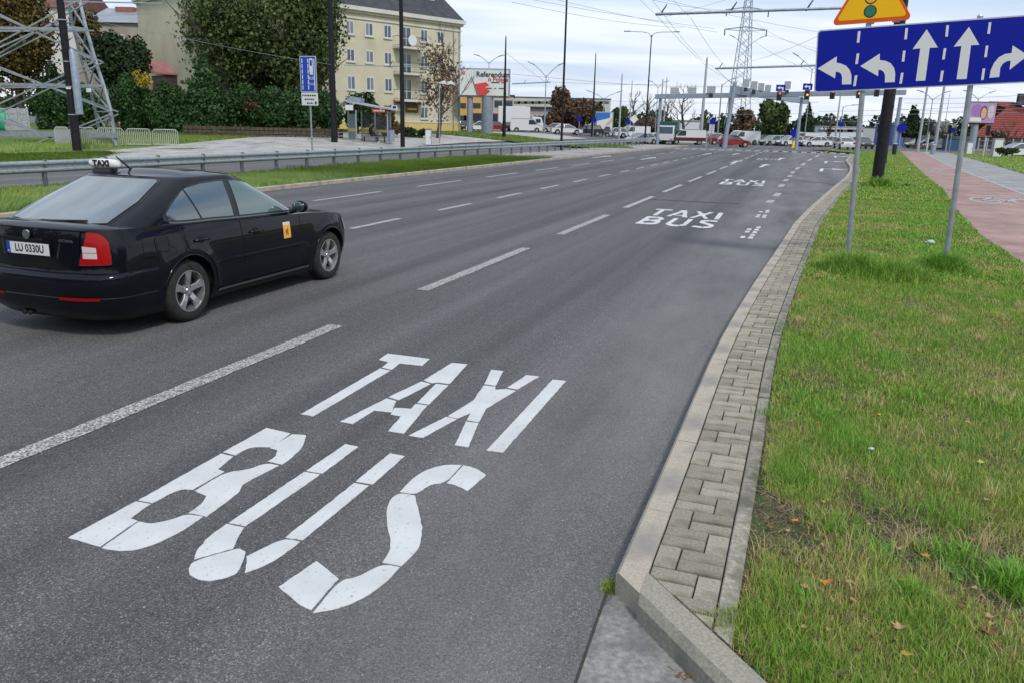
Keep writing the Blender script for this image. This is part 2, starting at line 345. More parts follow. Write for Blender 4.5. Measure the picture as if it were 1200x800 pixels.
MT['greybrick'] = brickmat('grey_footway_blocks', (.28, .275, .26), (.34, .335, .32), (.18, .175, .17), 2.5, .34)
MT['yellowbrick'] = brickmat('footway_blocks_left', (.37, .35, .325), (.45, .43, .40), (.24, .23, .21), 2.0, .34)

def sheet(name, us, ns, mat, dz=0.0, xy=False, uneven=0, parent=None, kind='structure'):
    """us: rows, ns: function of u giving the list of n (same length)"""
    m = MB(); rows = []
    for u in us:
        row = []
        for n in (ns(u) if callable(ns) else ns):
            p = Vector((n, u, 0)) if xy else rd(u, n)
            row.append((p.x, p.y, terr(p.x, p.y)+dz+(uneven*(math.sin(p.x*5.1+p.y*2.3)+math.sin(p.x*2.2-p.y*3.7)+math.sin(p.y*8.3+p.x*6.1)*.5) if uneven else 0)))
        rows.append(row)
    m.grid([r for r in rows])
    me = m.mesh(name, mat)
    bm = bmesh.new(); bm.from_mesh(me)
    for f in bm.faces:
        f.normal_update()
        if f.normal.z < 0: f.normal_flip()
    bm.to_mesh(me); bm.free()
    o = bpy.data.objects.new(name, me); C.objects.link(o)
    if parent: o.parent = parent
    elif kind: o['kind'] = kind
    return o
def fr(a, b, k): return [a+(b-a)*i/k for i in range(k+1)]
sheet('ground', [-400, -60, 0]+fr(20, 100, 16)+[140, 200, 400, 1000, 4000], [-3000, -600, -200, -90, -60]+fr(-50, -16, 17)+[0, 40, 200, 3000], MT['gravelground'], -.07)
US = [-12, 0, 3.1]+fr(3.2, 12, 9)[1:]+fr(13, 88, 50)
road = sheet('road', US, lambda u: fr(-19.2, (kn(u)+.02 if u > 3.15 else 6), 8), MT['asphalt'], 0)
far = sheet('junction_road', fr(86, 215, 24), lambda y: fr(-150, 190, 60), MT['asphalt2'], -.006, xy=True)
sheet('tram_side_road', fr(-10, 120, 46), lambda u: fr(-27.5, -19.0, 5), MT['asphalt2'], .004)
# left verge between the kerb and the crash barrier
lv = sheet('left_verge', fr(-10, 49, 40), lambda u: fr(-19.3, -14.75, 8), MT['turf_far'], .10, uneven=.015)
m = MB(); m.box((0, 0, 0), (1, .16, .2))
sheet('median_paving', fr(49.02, 100, 24), lambda u: [-19.4, -17, -14.9+.012*(u-49)], MT['slabs'], .11)
lk = setting('left_kerb')
kme = MB().box((0, 0, 0), (1.96, .15, .20)).mesh('kerb_stone', MT['kerb'], bevel=.012)
for i in range(56):
    u = -8+i*2; p = rd(u, -14.68+(.012*(u-49) if u > 49 else 0), .02); inst(kme, 'kerb_stone', lk, p, ROADROT)
# far left: pavement, grass strips
sheet('left_pavement', fr(27.0, 105, 50), lambda u: fr(-39.0+max(0, (48-u))*.16, -27.3, 7), MT['yellowbrick'], .07)
sheet('left_grass_bank', fr(-40, 110, 90), lambda u: fr(-78, -34.8, 16), MT['turf_far'], .05, uneven=.02)
sheet('left_grass_strip', fr(-20, 27.0, 20), lambda u: fr(-35.5, -29.3, 3), MT['turf_far'], .08, uneven=.02)
sheet('left_grass_tip', fr(27.0, 35, 8), lambda u: fr(-35.5+.05, -29.3-(u-27)*.72, 3), MT['turf_far'], .09, uneven=.01)
sheet('left_footpath', fr(-20, 30, 20), lambda u: fr(-37.3, -35.9, 2), MT['slabs'], .115)
lks = setting('left_verge_kerb')
for i in range(24):
    u = -18+i*2; p = rd(u, -29.2, .02); inst(kme, 'kerb_stone', lks, p, ROADROT)
# green triangle and lawns by the junction
sheet('island_lawn', fr(79, 92, 8), lambda y: fr(-12.5+(y-79)*.05, 11.5-(y-79)*.02, 10), MT['turf_far'], .12, xy=True)
# ------------------------------------------------------------------ kerb, block strip and edging on the right
rk = setting('right_kerb')
def slab(u0, u1, o0, o1, z0, z1, parent, name, mat, ch=.0, cut0=0, gap=.004, dz=0):
    """kerb piece following the line; ch = chamfer on the road side"""
    m = MB(); rows = []
    k = max(1, int((u1-u0)/.5))
    for i in range(k+1):
        u = u0+gap+(u1-u0-2*gap)*i/k
        def q(o, z):
            uu = u+(cut0*(o-o0) if i == 0 else 0); v = kpt(uu, o, z); return v
        rows.append([q(o0, z0), q(o0, z1-ch*.8), q(o0+ch*.75, z1), q(o1, z1), q(o1, z0)] if ch else [q(o0, z0), q(o0, z1-.006), q(o0+.006, z1), q(o1-.006, z1), q(o1, z1-.006), q(o1, z0)])
    c = sum(((Vector(p)) for p in rows[0]), Vector())/len(rows[0])
    rows = [[tuple(Vector(p)-c) for p in r] for r in rows]
    n = len(rows[0]); m.grid(rows, 0, True); m.f.append(tuple(range(n))); m.m.append(0); m.f.append(tuple(len(m.v)-n+i for i in range(n))[::-1]); m.m.append(0)
    o = m.build(name, mat, parent, loc=(c.x, c.y, c.z+dz), fix=True); return o
u = 3.06
ends = [3.15, 3.81]+[4.82+i*1.005 for i in range(76)]
for a, b in zip(ends[:-1], ends[1:]):
    slab(a, b, 0, .136, -.16, .12, rk, 'kerb_stone', MT['kerb'], .022, cut0=(-1.05 if a < 3.5 else 0), dz=R.uniform(-.002, .002), gap=.0035)
KERBSTART = kpt(3.06, .136)
re = setting('right_edging')
eg = [2.87]+[3.95+i*1.0 for i in range(77)]
for a, b in zip(eg[:-1], eg[1:]):
    slab(a, b, .452, .53, -.1, .112, re, 'edging_stone', MT['edging'], 0, dz=R.uniform(-.010, .010), gap=.005+R.random()*.003, cut0=(-1.07 if a < 3 else 0))
# block strip: basket pattern, 10 x 20 cm blocks across 30 cm
strip = setting('block_strip')
mb_ = MB(); mb_.prism([tuple(kpt(a, b)[:2]) for a, b in ((3.22, .142), (2.88, .45), (3.21, .45), (3.21, .142))], .02, .0975); mb_.build('bed_corner', MT['soil'], strip)
sheet('strip_bed', fr(3.2, 84, 120), lambda u: [un(*kpt(u, .12)[:2])[1], un(*kpt(u, .46)[:2])[1]], MT['soil'], .098, parent=strip)
cells = []
u = 2.86; flip = False
while u < 84:
    # a row pair: two lying crosswise (20 cm wide), one standing lengthwise beside them
    g = .003
    a0, a1, b0, b1 = (.142, .342, .346, .446) if flip else (.246, .446, .142, .242)
    cells += [(u, u+.098, a0, a1), (u+.102, u+.20, a0, a1), (u, u+.20, b0, b1)]
    u += .204; flip = not flip
def clip(poly, f):
    out = []
    for i, p in enumerate(poly):
        q = poly[(i+1) % len(poly)]; a, b = f(p), f(q)
        if a >= 0: out.append(p)
        if (a >= 0) != (b >= 0): t = a/(a-b); out.append((p[0]+(q[0]-p[0])*t, p[1]+(q[1]-p[1])*t))
    return out
npv = 0; rest = MB()
for (u0, u1, o0, o1) in cells:
    zt = .117+R.uniform(-.006, .005); tilt = R.uniform(-.003, .003)
    poly = [(u0+.003, o0+.001), (u1-.003, o0+.001), (u1-.003, o1-.001), (u0+.003, o1-.001)]
    if u0 < 3.5: poly = clip(poly, lambda p: p[0]-(3.345-1.07*p[1]))
    if len(poly) < 3: continue
    q = [kpt(a, b, zt+tilt*((a-u0)/.2)) for a, b in poly]; n_ = len(q)
    c = sum(q, Vector())/n_; ins = [c+(p-c)*.955 for p in q]; mid = [Vector((p.x, p.y, p.z-.006)) for p in q]; base = [Vector((p.x, p.y, .09)) for p in q]
    if (ins[0]-ins[1]).length < .01: continue
    fs = [tuple(range(n_))]+[(i, n_+i, n_+(i+1) % n_, (i+1) % n_) for i in range(n_)]+[(n_+i, 2*n_+i, 2*n_+(i+1) % n_, n_+(i+1) % n_) for i in range(n_)]
    if npv < 285 and u1 < 22:
        m = MB(); m.add([p-c for p in ins+mid+base], fs); m.build('paver', MT['paver'], strip, loc=c, fix=True); npv += 1
    else: rest.add(ins+mid+base, fs)
tag(rest.build('far_pavers', MT['paver'], strip, fix=False), kind='stuff')
# entrance: diagonal kerb stones turning away, gutter slab in front
ek = setting('corner_kerb')
D0 = Vector((.553, 2.972, 0)); dd = Vector((.40, -.9165, 0)).normalized()      # along its road edge, towards the camera
dn_ = Vector((-dd.y, dd.x, 0))                                                # to its right-hand (grass) side
if dn_.x < 0: dn_ = -dn_
def corner_stone(s0, s1, w=.14):
    m = MB(); rows = []
    for s, sl in ((s0+.003, -1.07 if s0 == 0 else 0), (s1-.003, 0)):
        rows.append([D0+dd*(s+sl*k)+dn_*k+Vector((0, 0, z)) for k, z in ((0, -.22), (0, .085), (.026, .122), (w, .122), (w, -.22))])
    c = rows[0][0].copy(); rows = [[p-c for p in r] for r in rows]
    m.grid(rows, 0, True); m.add(rows[0], [(0, 1, 2, 3, 4)]); m.add(rows[1], [(4, 3, 2, 1, 0)])
    m.build('kerb_stone', MT['kerb2'], ek, loc=c, fix=True)
corner_stone(0, .98); corner_stone(.98, 1.95); corner_stone(1.95, 2.9)
gut = setting('gutter')
m = MB(); g0 = at(716, 700, -.02); pts = [kpt(3.16, .01), kpt(3.04, .12), D0+dn_*.03, D0+dd*1.6+dn_*.03, at(640, 910, 0), at(674, 800, 0), at(702, 718, 0)]
m.prism([tuple(p[:2]) for p in pts], -.1, .006)
MT['gutter'] = nmat('gutter_concrete', (.15, .145, .13), (.36, .345, .315), 38, .88, 0, .9, 150, c3=(.13, .13, .132), s3=4, f3=(.45, .7), dist=.006, detail=10, lo=.3, hi=.7)
m.build('gutter_slab', MT['gutter'], gut)
m = MB(); e0, e1 = at(712, 692, 0), at(671, 812, 0); m.bar(e0+Vector((0, 0, .006)), e1+Vector((0, 0, .006)), .010, .004); m.build('joint', MT['soil'], gut)
# ------------------------------------------------------------------ right verge, bike path, footway, lawn
PE = [(1240, 330), (1200, 308.6), (1149, 275), (1120.5, 244.5), (1104, 221), (1082.5, 204), (1068, 190), (1054, 177)]
pe = [at(x, y, .12) for x, y in PE]; pe = [Vector((6.1, 6.5, 0)), Vector((6.6, 8.5, 0))]+pe
pe = [p for p in pe]
PY = [p.y for p in pe]; PX = [p.x for p in pe]
def pathx(y): return float(np.interp(y, PY, PX)) if y <= PY[-1] else PX[-1]+(y-PY[-1])*.45
print('path', [(round(a, 1), round(b, 1)) for a, b in zip(PX, PY)])
WL = [at(x, y, .12) for x, y in [(1200, 228), (1115.8, 196), (1087, 181.6)]]
GL = [at(x, y, .12) for x, y in [(1200, 204), (1150, 189.5), (1104, 177)]]
def interp_line(L, y):
    ys = [p.y for p in L]; xs = [p.x for p in L]
    if y < ys[0]: k = (xs[1]-xs[0])/(ys[1]-ys[0]); return xs[0]+(y-ys[0])*k
    if y > ys[-1]: k = (xs[-1]-xs[-2])/(ys[-1]-ys[-2]); return xs[-1]+(y-ys[-1])*k
    return float(np.interp(y, ys, xs))
def wlx(y): return max(interp_line(WL, y), pathx(y)+.8) if y > 20 else pathx(y)+2.9+max(0, y-12)*.12
def glx(y): return max(interp_line(GL, y), wlx(y)+2.0)
def mstep(v): return v
def vx0(y):
    # left border of the verge (outer edge of the edging) at depth y
    if y < 2.9: return D0.x+dd.x/abs(dd.y)*(2.985-y)+.14
    lo, hi = 0, 88
    for _ in range(30):
        mid = (lo+hi)/2; p = kpt(mid, .53)
        if p.y < y: lo = mid
        else: hi = mid
    return kpt(lo, .53).x
# dense near, sparse far
ys = [-3, 0, 1.5]+fr(2, 14, 80)+fr(14.5, 96, 70)
MT['verge'] = nmat('verge_soil', (.035, .028, .016), (.12, .105, .045), 55, .95, 0, 1.0, 90, c3=(.065, .10, .022), s3=9, f3=(.48, .56), dist=.03, lo=.38, hi=.62, detail=9)
def vrow(y):
    a = vx0(y); b = pathx(y); return [a+(b-a)*(i/26)**1.0 for i in range(27)]
sheet('right_verge', ys, vrow, MT['verge'], .098, xy=True, uneven=.006)
sheet('bike_path', fr(-3, 96, 90), lambda y: [pathx(y)+.02, (pathx(y)+wlx(y))/2, wlx(y)], MT['bikebrick'], .115, xy=True)
sheet('footway', fr(-3, 96, 90), lambda y: [wlx(y), (wlx(y)+glx(y))/2, glx(y)], MT['greybrick'], .1151, xy=True)
sheet('right_lawn', fr(-3, 93, 90), lambda y: [glx(y)+(j/10)**1.5*60 for j in range(11)], MT['turf_far'], .13, xy=True, uneven=.015)
wl = setting('path_edge_line')
m = MB()
yy = fr(8, 94, 60); m.grid([[(wlx(y)-.07, y, .1205), (wlx(y)+.07, y, .1205)] for y in yy]); m.build('white_line', MT['paintold'], wl)
pk = setting('path_kerb')
kk = MB().box((0, 0, 0), (.97, .06, .14)).mesh('edging_stone', MT['edging'], bevel=.008)
for i in range(88):
    y0 = 5+i*1.0; p = Vector((pathx(y0), y0, .055)); q = Vector((pathx(y0+1), y0+1, .055)); L = (q-p).length
    if y0 > 60: break
    o = inst(kk, 'edging_stone', pk, (p+q)/2, math.atan2(q.y-p.y, q.x-p.x), (L, 1, 1))
# bicycle symbols on the path
def bicycle_mark(px, py, s=1.0, turn=0.0):
    c = at(px, py, .12); c.z = .119
    m = MB(); z = .0025
    def ring(cx, cy, r, w=.07, n=20):
        rows = [[(cx+(r+w*k)*math.cos(2*PI*i/n)*s, cy+(r+w*k)*math.sin(2*PI*i/n)*s, z) for k in (0, 1)] for i in range(n+1)]
        m.grid(rows)
    def ln(a, b, w=.07): m.bar((a[0]*s, a[1]*s, z), (b[0]*s, b[1]*s, z), w*s, .003)
    ring(-.5, 0, .26); ring(.5, 0, .26)
    for a, b in [((-.5, 0), (-.15, .42)), ((-.5, 0), (0, 0)), ((0, 0), (-.2, .5)), ((0, 0), (.36, .44)), ((-.15, .42), (.36, .44)), ((.5, 0), (.34, .6)), ((.34, .6), (.5, .62)), ((-.3, .52), (-.08, .52))]: ln(a, b)
    m.v = [(x*1.15, y*3.6, z_) for x, y, z_ in m.v]; m.build('bicycle_marking', MT['paintold'], wl, loc=c, rz=-.42+turn)
bicycle_mark(1180, 236.5, 1.15); bicycle_mark(1098, 200, 1.1)
# ------------------------------------------------------------------ road markings
def zp(pts, z=.0): return [at(50+x*.525, 400+y*.525, 0) for x, y in pts]
TB = {'T': [[(770, 27), (864, 39), (847, 54), (797, 49), (779, 63), (757, 58), (772, 46), (750, 41)], [(753, 60), (776, 65), (604, 167), (577, 162)]],
 'A': [[(913, 48), (948, 51), (908, 95), (880, 91), (868, 93), (850, 87)], [(846, 89), (866, 95), (795, 131), (772, 124)], [(878, 94), (905, 98), (862, 141), (836, 137)],
       [(768, 127), (790, 133), (786, 140), (779, 158), (740, 154), (692, 184), (664, 179)], [(833, 139), (858, 143), (806, 206), (771, 200), (800, 167), (776, 163), (785, 148), (822, 150)]],
 'X': [[(1001, 63), (1028, 66), (1011, 99), (986, 95)], [(1080, 75), (1109, 78), (1059, 107), (1037, 103)], [(984, 98), (1010, 101), (1010, 108), (1034, 106), (1056, 110), (990, 150), (974, 180), (946, 176), (955, 160), (925, 172), (904, 167), (962, 131)],
       [(901, 168), (924, 174), (848, 215), (817, 210)], [(945, 179), (973, 182), (950, 236), (920, 231)]],
 'I': [[(1138, 85), (1168, 88), (1027, 248), (991, 243)]],
 'B': [[(500, 193), (553, 205), (514, 236), (465, 234), (430, 254), (403, 247)], [(557, 207), (588, 209), (583, 232), (562, 255), (535, 275), (503, 268), (520, 256), (524, 243), (508, 238)],
       [(399, 250), (425, 257), (392, 285), (405, 291), (335, 331), (305, 329), (245, 361), (213, 355)], [(408, 291), (455, 288), (498, 271), (528, 277), (470, 306), (446, 320), (440, 335), (415, 355), (366, 391), (326, 383), (356, 362), (366, 345), (340, 334)],
       [(208, 357), (240, 363), (196, 395), (212, 401), (128, 458), (57, 438)], [(215, 402), (240, 408), (290, 398), (322, 385), (358, 391), (310, 425), (235, 460), (175, 470), (131, 461)]],
 'U': [[(676, 229), (705, 235), (624, 295), (588, 289)], [(584, 291), (620, 297), (452, 413), (415, 405)], [(411, 407), (450, 416), (440, 430), (425, 462), (338, 487), (342, 470), (365, 440)],
       [(335, 490), (425, 465), (440, 462), (453, 470), (443, 505), (428, 522), (385, 534), (350, 534), (328, 521), (326, 505)], [(775, 250), (808, 256), (737, 319), (698, 313)], [(695, 316), (728, 322), (580, 444), (541, 438)],
       [(538, 440), (575, 447), (545, 471), (500, 500), (452, 517), (456, 480), (490, 462)]],
 'S': [[(938, 277), (965, 282), (990, 298), (948, 334), (925, 322), (903, 316)], [(935, 276), (900, 316), (865, 318), (835, 342), (798, 336), (825, 305), (865, 282), (905, 275)],
       [(796, 338), (831, 344), (838, 375), (847, 410), (845, 445), (835, 470), (800, 502), (758, 494), (775, 470), (778, 445), (768, 410), (768, 370), (778, 350)],
       [(756, 497), (797, 504), (765, 540), (710, 578), (650, 600), (603, 606), (663, 532), (700, 528)], [(612, 490), (660, 530), (600, 600), (575, 590), (527, 548)]]}
def smooth_poly(ps, it=2, lim=48):
    for _ in range(it):
        out = []; n = len(ps)
        for i, p in enumerate(ps):
            a, b = ps[i-1], ps[(i+1) % n]; v1 = (p[0]-a[0], p[1]-a[1]); v2 = (b[0]-p[0], b[1]-p[1]); l1 = math.hypot(*v1); l2 = math.hypot(*v2)
            ang = math.degrees(math.acos(max(-1, min(1, (v1[0]*v2[0]+v1[1]*v2[1])/(l1*l2)))))
            if ang < lim and len(ps) > 4: out += [(p[0]-v1[0]*.25, p[1]-v1[1]*.25), (p[0]+v2[0]*.25, p[1]+v2[1]*.25)]
            else: out.append(p)
        ps = out
    return ps
def chip(ps, step, amp):
    out = []; n = len(ps)
    for i, p in enumerate(ps):
        q = ps[(i+1) % n]; L = math.hypot(q[0]-p[0], q[1]-p[1]); k = max(1, int(L/step))
        for j in range(k): out.append((p[0]+(q[0]-p[0])*j/k+R.gauss(0, amp), p[1]+(q[1]-p[1])*j/k+R.gauss(0, amp)))
    return out
mk = setting('lane_markings')
def lettering(shift, mat, z=.004):
    for L, pieces in TB.items():
        grp = None
        for pc in pieces:
            w = [p+shift for p in zp(smooth_poly(pc, 2, {'U': 48, 'S': 48, 'B': 33}.get(L, 0)))]
            c = sum(w, Vector())/len(w); c.z = 0
            m = MB(); m.prism(chip([((p-c).x, (p-c).y) for p in w], .03, .0013 if shift.length < 1 else .002), .001, z)
            if grp is None:
                grp = m.build('letter', mat, mk, loc=c); g0 = c
                tag(grp, 'white stencil letter %s of the bus and taxi lane lettering' % L)
            else: m.build('paint_piece', mat, grp, loc=c-g0)
lettering(Vector((0, 0, 0)), MT['paint']); lettering(Vector((4.78, 14.03, 0)), MT['paint']); lettering(Vector((9.96, 27.85, 0)), MT['paint'])
lettering(Vector((19.5, 56.0, 0)), MT['paintold'])
def dash(u0, u1, n, w, mat, z=.005, name='lane_dash'):
    m = MB(); k = max(1, int((u1-u0)/1.0)); L = u1-u0
    # slightly ragged edges of old paint
    rows = [[(L*i/(k*3)-L/2, -w/2+R.uniform(-.008, .008), z), (L*i/(k*3)-L/2, w/2+R.uniform(-.008, .008), z)] for i in range(k*3+1)]
    rows = [r[::-1] for r in rows] if False else rows
    m.grid(rows); o = m.build(name, mat, mk, loc=rd((u0+u1)/2, n, 0), rz=ROADROT)
    return o
u = -3.1
while u < 96:
    n = -4.33+ (0 if u < 30 else -.0)
    dash(u, u+4.0, n, .16, MT['paintworn'] if u < 20 else MT['paintold']); u += 5.98
u = -2.4
while u < 96: dash(u, u+2.0, -8.17, .13, MT['paintold']); u += 4
u = -6
while u < 96: dash(u, u+3.6, -11.9+.012*max(0, u-25), .13, MT['paintold']); u += 6
# broken edge line where the turning lane starts
RD = [((874, 280), (886, 265), .30), ((891, 255.5), (897, 246), .30), ((900, 238.5), (905, 234.5), .3), ((907.5, 232), (912.5, 226), .0), ((908, 231), (913.5, 226), .3), ((913.5, 220), (918, 216), .3), ((919.5, 213), (923, 209.8), .3), ((924, 208), (927, 205.5), .3), ((927.5, 204), (930.5, 201), .3), ((932, 199.5), (937, 196), .3), ((938.5, 194.8), (944, 190.8), .3), ((946, 189.5), (952, 186), .3), ((954, 185), (961, 181.5), .3), ((963, 180.7), (971, 177.4), .3), ((973, 176.7), (984, 172.9), .3)]
for a, b, w in RD:
    if not w: continue
    A, B = at(*a, 0), at(*b, 0); d = (B-A); L = d.length; m = MB(); k = 5
    if a[0] < 900:
        for i in range(k):     # worn through into separate flecks
            for j in (-1, 1):
                if R.random() < .2: continue
                m.prism([(-L/2+L*(i+.1+R.random()*.1)/k, j*w/4-w*.15), (-L/2+L*(i+.62+R.random()*.2)/k, j*w/4-w*.13), (-L/2+L*(i+.62+R.random()*.2)/k, j*w/4+w*.14), (-L/2+L*(i+.1)/k, j*w/4+w*.16)], .001, .0048)
    else: w = .20; m.prism([(-L*.36, -w/2), (L*.36, -w/2), (L*.36, w/2), (-L*.36, w/2)], .001, .0048)
    m.build('edge_line_dash', MT['paint'] if a[0] < 900 else MT['paintold'], mk, loc=(A+B)/2, rz=math.atan2(d.y, d.x))
# arrows
def arrow(px, py, kind, s=1.0):
    c = at(px, py, 0); m = MB()
    if kind == 'right':
        m.prism([(-2.6, .08), (-2.6, -.08), (.9, -.08), (.9, -.55), (1.1, -.55), (1.1, -1.1), (2.0, -.3), (1.6, .08)], .001, .0048) if False else None
        m.prism([(-2.4, -.09), (1.0, -.09), (1.0, .09), (-2.4, .09)], .001, .0048)
        m.prism([(1.0, .09), (1.0, -.55), (1.25, -.55), (1.25, .09)], .001, .0047)
        m.prism([(.5, -.55), (1.75, -.55), (1.1, -1.35)], .001, .0048)
    else:
        m.prism([(-2.4, -.09), (1.0, -.09), (1.0, .09), (-2.4, .09)], .001, .0048)
        m.prism([(1.0, -.32), (2.4, 0), (1.0, .32)], .001, .0048)
    m.build('arrow_marking', MT['paint'], mk, loc=c, rz=ROADROT-.03)
for a in [(963, 199, 'right'), (968, 190, 'right'), (979, 184, 'right'), (895, 194.5, 'up'), (862, 190, 'up'), (828, 181, 'up'), (915, 186.5, 'up'), (862, 181, 'up'), (760, 186, 'up'), (706, 184, 'up')]: arrow(*a)
# stop line and crossing at the junction
for i in range(26):
    a = at(700+i*12.2, 172.6-.0*i, 0); m = MB(); m.prism([(-1.6, -.27), (1.6, -.27), (1.6, .27), (-1.6, .27)], .001, .0048); m.build('crossing_stripe', MT['paintold'], mk, loc=rd(88+1.5, -17+i*.92, 0), rz=ROADROT)
    if -15+i*.92 > 6: break
m = MB(); m.prism([(-.25, -8.9), (.25, -8.9), (.25, 8.9), (-.25, 8.9)], .001, .0048); m.build('stop_line', MT['paintold'], mk, loc=rd(84.5, -5.2, 0), rz=ROADROT)
# a crack and its repair across the bus lane
m = MB(); pts = [at(760+i*5.6, 234.5+.25*i+R.uniform(-.5, .5), 0)+Vector((0, 0, .002)) for i in range(20)]
m.path(pts, .012, 4); m.build('crack_seal', pmat('bitumen', (.03, .03, .03), .5), mk)
# small white chips and pebbles on the asphalt
peb = MB()
for i in range(260):
    px, py = R.uniform(0, 760), R.uniform(380, 800); p = at(px, py, 0); r = R.uniform(.0022, .006)
    peb.ball((p.x, p.y, r*.5), r, 5, 3, (1, 1, .7))
tag(peb.build('loose_pebbles', nmat('pebble', (.18, .18, .17), (.4, .39, .36), 40)), 'tiny pale pebbles scattered over the asphalt', 'pebbles', kind='stuff')
# ------------------------------------------------------------------ grass as real blades
def npmesh(name, V, F, mat, tone=None, n=4):
    """V (k,3), F (m,n) faces; tone per face"""
    me = bpy.data.meshes.new(name); me.vertices.add(len(V)); me.vertices.foreach_set('co', V.astype(np.float32).ravel())
    me.loops.add(F.size); me.loops.foreach_set('vertex_index', F.astype(np.int32).ravel())
    me.polygons.add(len(F)); me.polygons.foreach_set('loop_start', np.arange(0, F.size, F.shape[1], dtype=np.int32)); me.polygons.foreach_set('loop_total', np.full(len(F), F.shape[1], np.int32))
    if tone is not None:
        a = me.attributes.new('tone', 'FLOAT', 'FACE'); a.data.foreach_set('value', tone.astype(np.float32))
    me.materials.append(mat); me.update(calc_edges=True); return me
def pnoise(x, y, sc, seed):
    r = np.random.RandomState(seed); s = 0
    for k in range(7):
        a = r.uniform(0, 2*PI); f = sc*r.uniform(.5, 2.1); s = s+np.sin((x*np.cos(a)+y*np.sin(a))*f+r.uniform(0, 6.28))
    return s/7*1.6
def blades(P, h, w, tone, lean=.5, seed=1):
    """P (k,3) bases -> two-quad blades"""
    r = np.random.RandomState(seed); k = len(P)
    a = r.uniform(0, 2*PI, k); l = r.uniform(.05, 1, k)*lean*h; side = a+r.uniform(-.6, .6, k)+PI/2
    dx, dy = np.cos(a)*l, np.sin(a)*l; sx, sy = np.cos(side)*w/2, np.sin(side)*w/2
    Z = np.zeros(k); V = np.empty((k, 6, 3))
    V[:, 0] = P+np.stack([-sx, -sy, Z-.01], 1); V[:, 1] = P+np.stack([sx, sy, Z-.01], 1)
    V[:, 2] = P+np.stack([dx*.35+sx*.8, dy*.35+sy*.8, h*.6], 1); V[:, 3] = P+np.stack([dx*.35-sx*.8, dy*.35-sy*.8, h*.6], 1)
    V[:, 4] = P+np.stack([dx+sx*.12, dy+sy*.12, h*.97], 1); V[:, 5] = P+np.stack([dx-sx*.12, dy-sy*.12, h*.97], 1)
    b = np.arange(k)[:, None]*6
    F = np.concatenate([b+np.array([[0, 1, 2, 3]]), b+np.array([[3, 2, 4, 5]])], 1).reshape(-1, 4)
    return V.reshape(-1, 3), F, np.repeat(tone, 2)
MT['grass'] = leafmat('grass_blades', [(.50, .38, .19), (.57, .47, .21), (.38, .44, .09), (.26, .40, .05), (.12, .27, .028), (.24, .46, .06)], .5, .3)
MT['grass_far'] = leafmat('far_grass_blades', [(.36, .29, .15), (.38, .33, .14), (.27, .30, .08), (.19, .27, .05), (.11, .20, .03), (.17, .28, .05)], .5, .3)
MT['straw'] = leafmat('dry_straw', [(.14, .09, .05), (.36, .27, .16), (.46, .37, .24)], .7, .15)
def region(k, y0, y1, xa, xb, power=1.0, seed=3):
    r = np.random.RandomState(seed); y = y0+(y1-y0)*r.rand(k)**power
    yy = np.linspace(y0, y1, 200); A = np.interp(y, yy, [xa(v) for v in yy]); B = np.interp(y, yy, [xb(v) for v in yy])
    x = A+(B-A)*r.rand(k); return x, y
def lushness(x, y):
    g = pnoise(x, y, 2.2, 5)+.6*pnoise(x, y, 7, 6)+.35*pnoise(x, y, 19, 7)
    return g
def zone(name, k, y0, y1, xa, xb, z, hs, w, label, thr=-.55, power=1.0, seed=1, edge=None, far=0, shortness=1.0, zf=None):
    x, y = region(k, y0, y1, xa, xb, power, seed); r = np.random.RandomState(seed+50)
    g = lushness(x, y)
    if edge is not None: g = g-edge(x, y)
    keep = g+r.uniform(-.35, .35, k) > thr; x, y, g = x[keep], y[keep], g[keep]; k = len(x)
    h = hs*(.35+.75*r.rand(k))*(1+.45*np.clip(g, -.8, 1.2))*shortness
    tone = np.clip(.65+.26*g+r.normal(0, .20, k)+.12*pnoise(x, y, 1.1, 9), 0, 1)
    tone = np.where(r.rand(k) < .10-.05*g, r.uniform(0, .35, k), tone)
    Z = np.full(k, z) if zf is None else zf(x, y)
    V, F, T = blades(np.stack([x, y, Z], 1), h, w*(.6+.8*r.rand(k)), tone, .9, seed)
    o = bpy.data.objects.new(name, npmesh(name, V, F, MT['grass'], T)); C.objects.link(o)
    return tag(o, label, 'grass', kind='stuff')
def edgebare(x, y):
    """the soil shows along the edging near the camera"""
    va = np.interp(y, np.linspace(1, 14, 120), [vx0(v) for v in np.linspace(1, 14, 120)]); d = x-va
    return 1.0*np.exp(-d/.13)*(y < 5.2)+.75*np.exp(-((x-1.25)**2+(y-2.7)**2)/.10)+.55*np.exp(-((x-2.1)**2+(y-3.0)**2)/.12)+.8*np.exp(-d/.05)
vxa = lambda y: vx0(y)+.012
nearx = lambda y: min(pathx(y), .72*y+.75)
zone('verge_grass', 150000, 1.7, 5.2, vxa, nearx, .098, .056, .0030, 'mixed green and yellowed grass blades close beside the kerb', -.95, seed=1, edge=edgebare)
zone('verge_grass', 120000, 5.2, 10.5, vxa, nearx, .098, .048, .0050, 'patchy bright green grass between the block strip and the bike path', -1.4, seed=2, edge=edgebare)
zone('verge_grass', 38000, 2.0, 10.5, nearx, pathx, .098, .06, .011, 'grass between the near verge and the bike path at the right picture edge', -1.2, seed=12)
zone('verge_grass', 70000, 10.5, 24, vxa, pathx, .098, .055, .014, 'mown grass tongue under the blue lane sign', -1.6, 1.3, seed=3)
zone('verge_grass', 50000, 24, 92, vxa, pathx, .098, .075, .04, 'far end of the mown grass tongue beyond the black pole', -1.6, 1.5, seed=4)
zone('lawn_grass', 50000, 14, 90, lambda y: glx(y)+.03, lambda y: glx(y)+4+y*.35, .13, .10, .05, 'lawn right of the grey footway', -1.8, 1.2, seed=5)
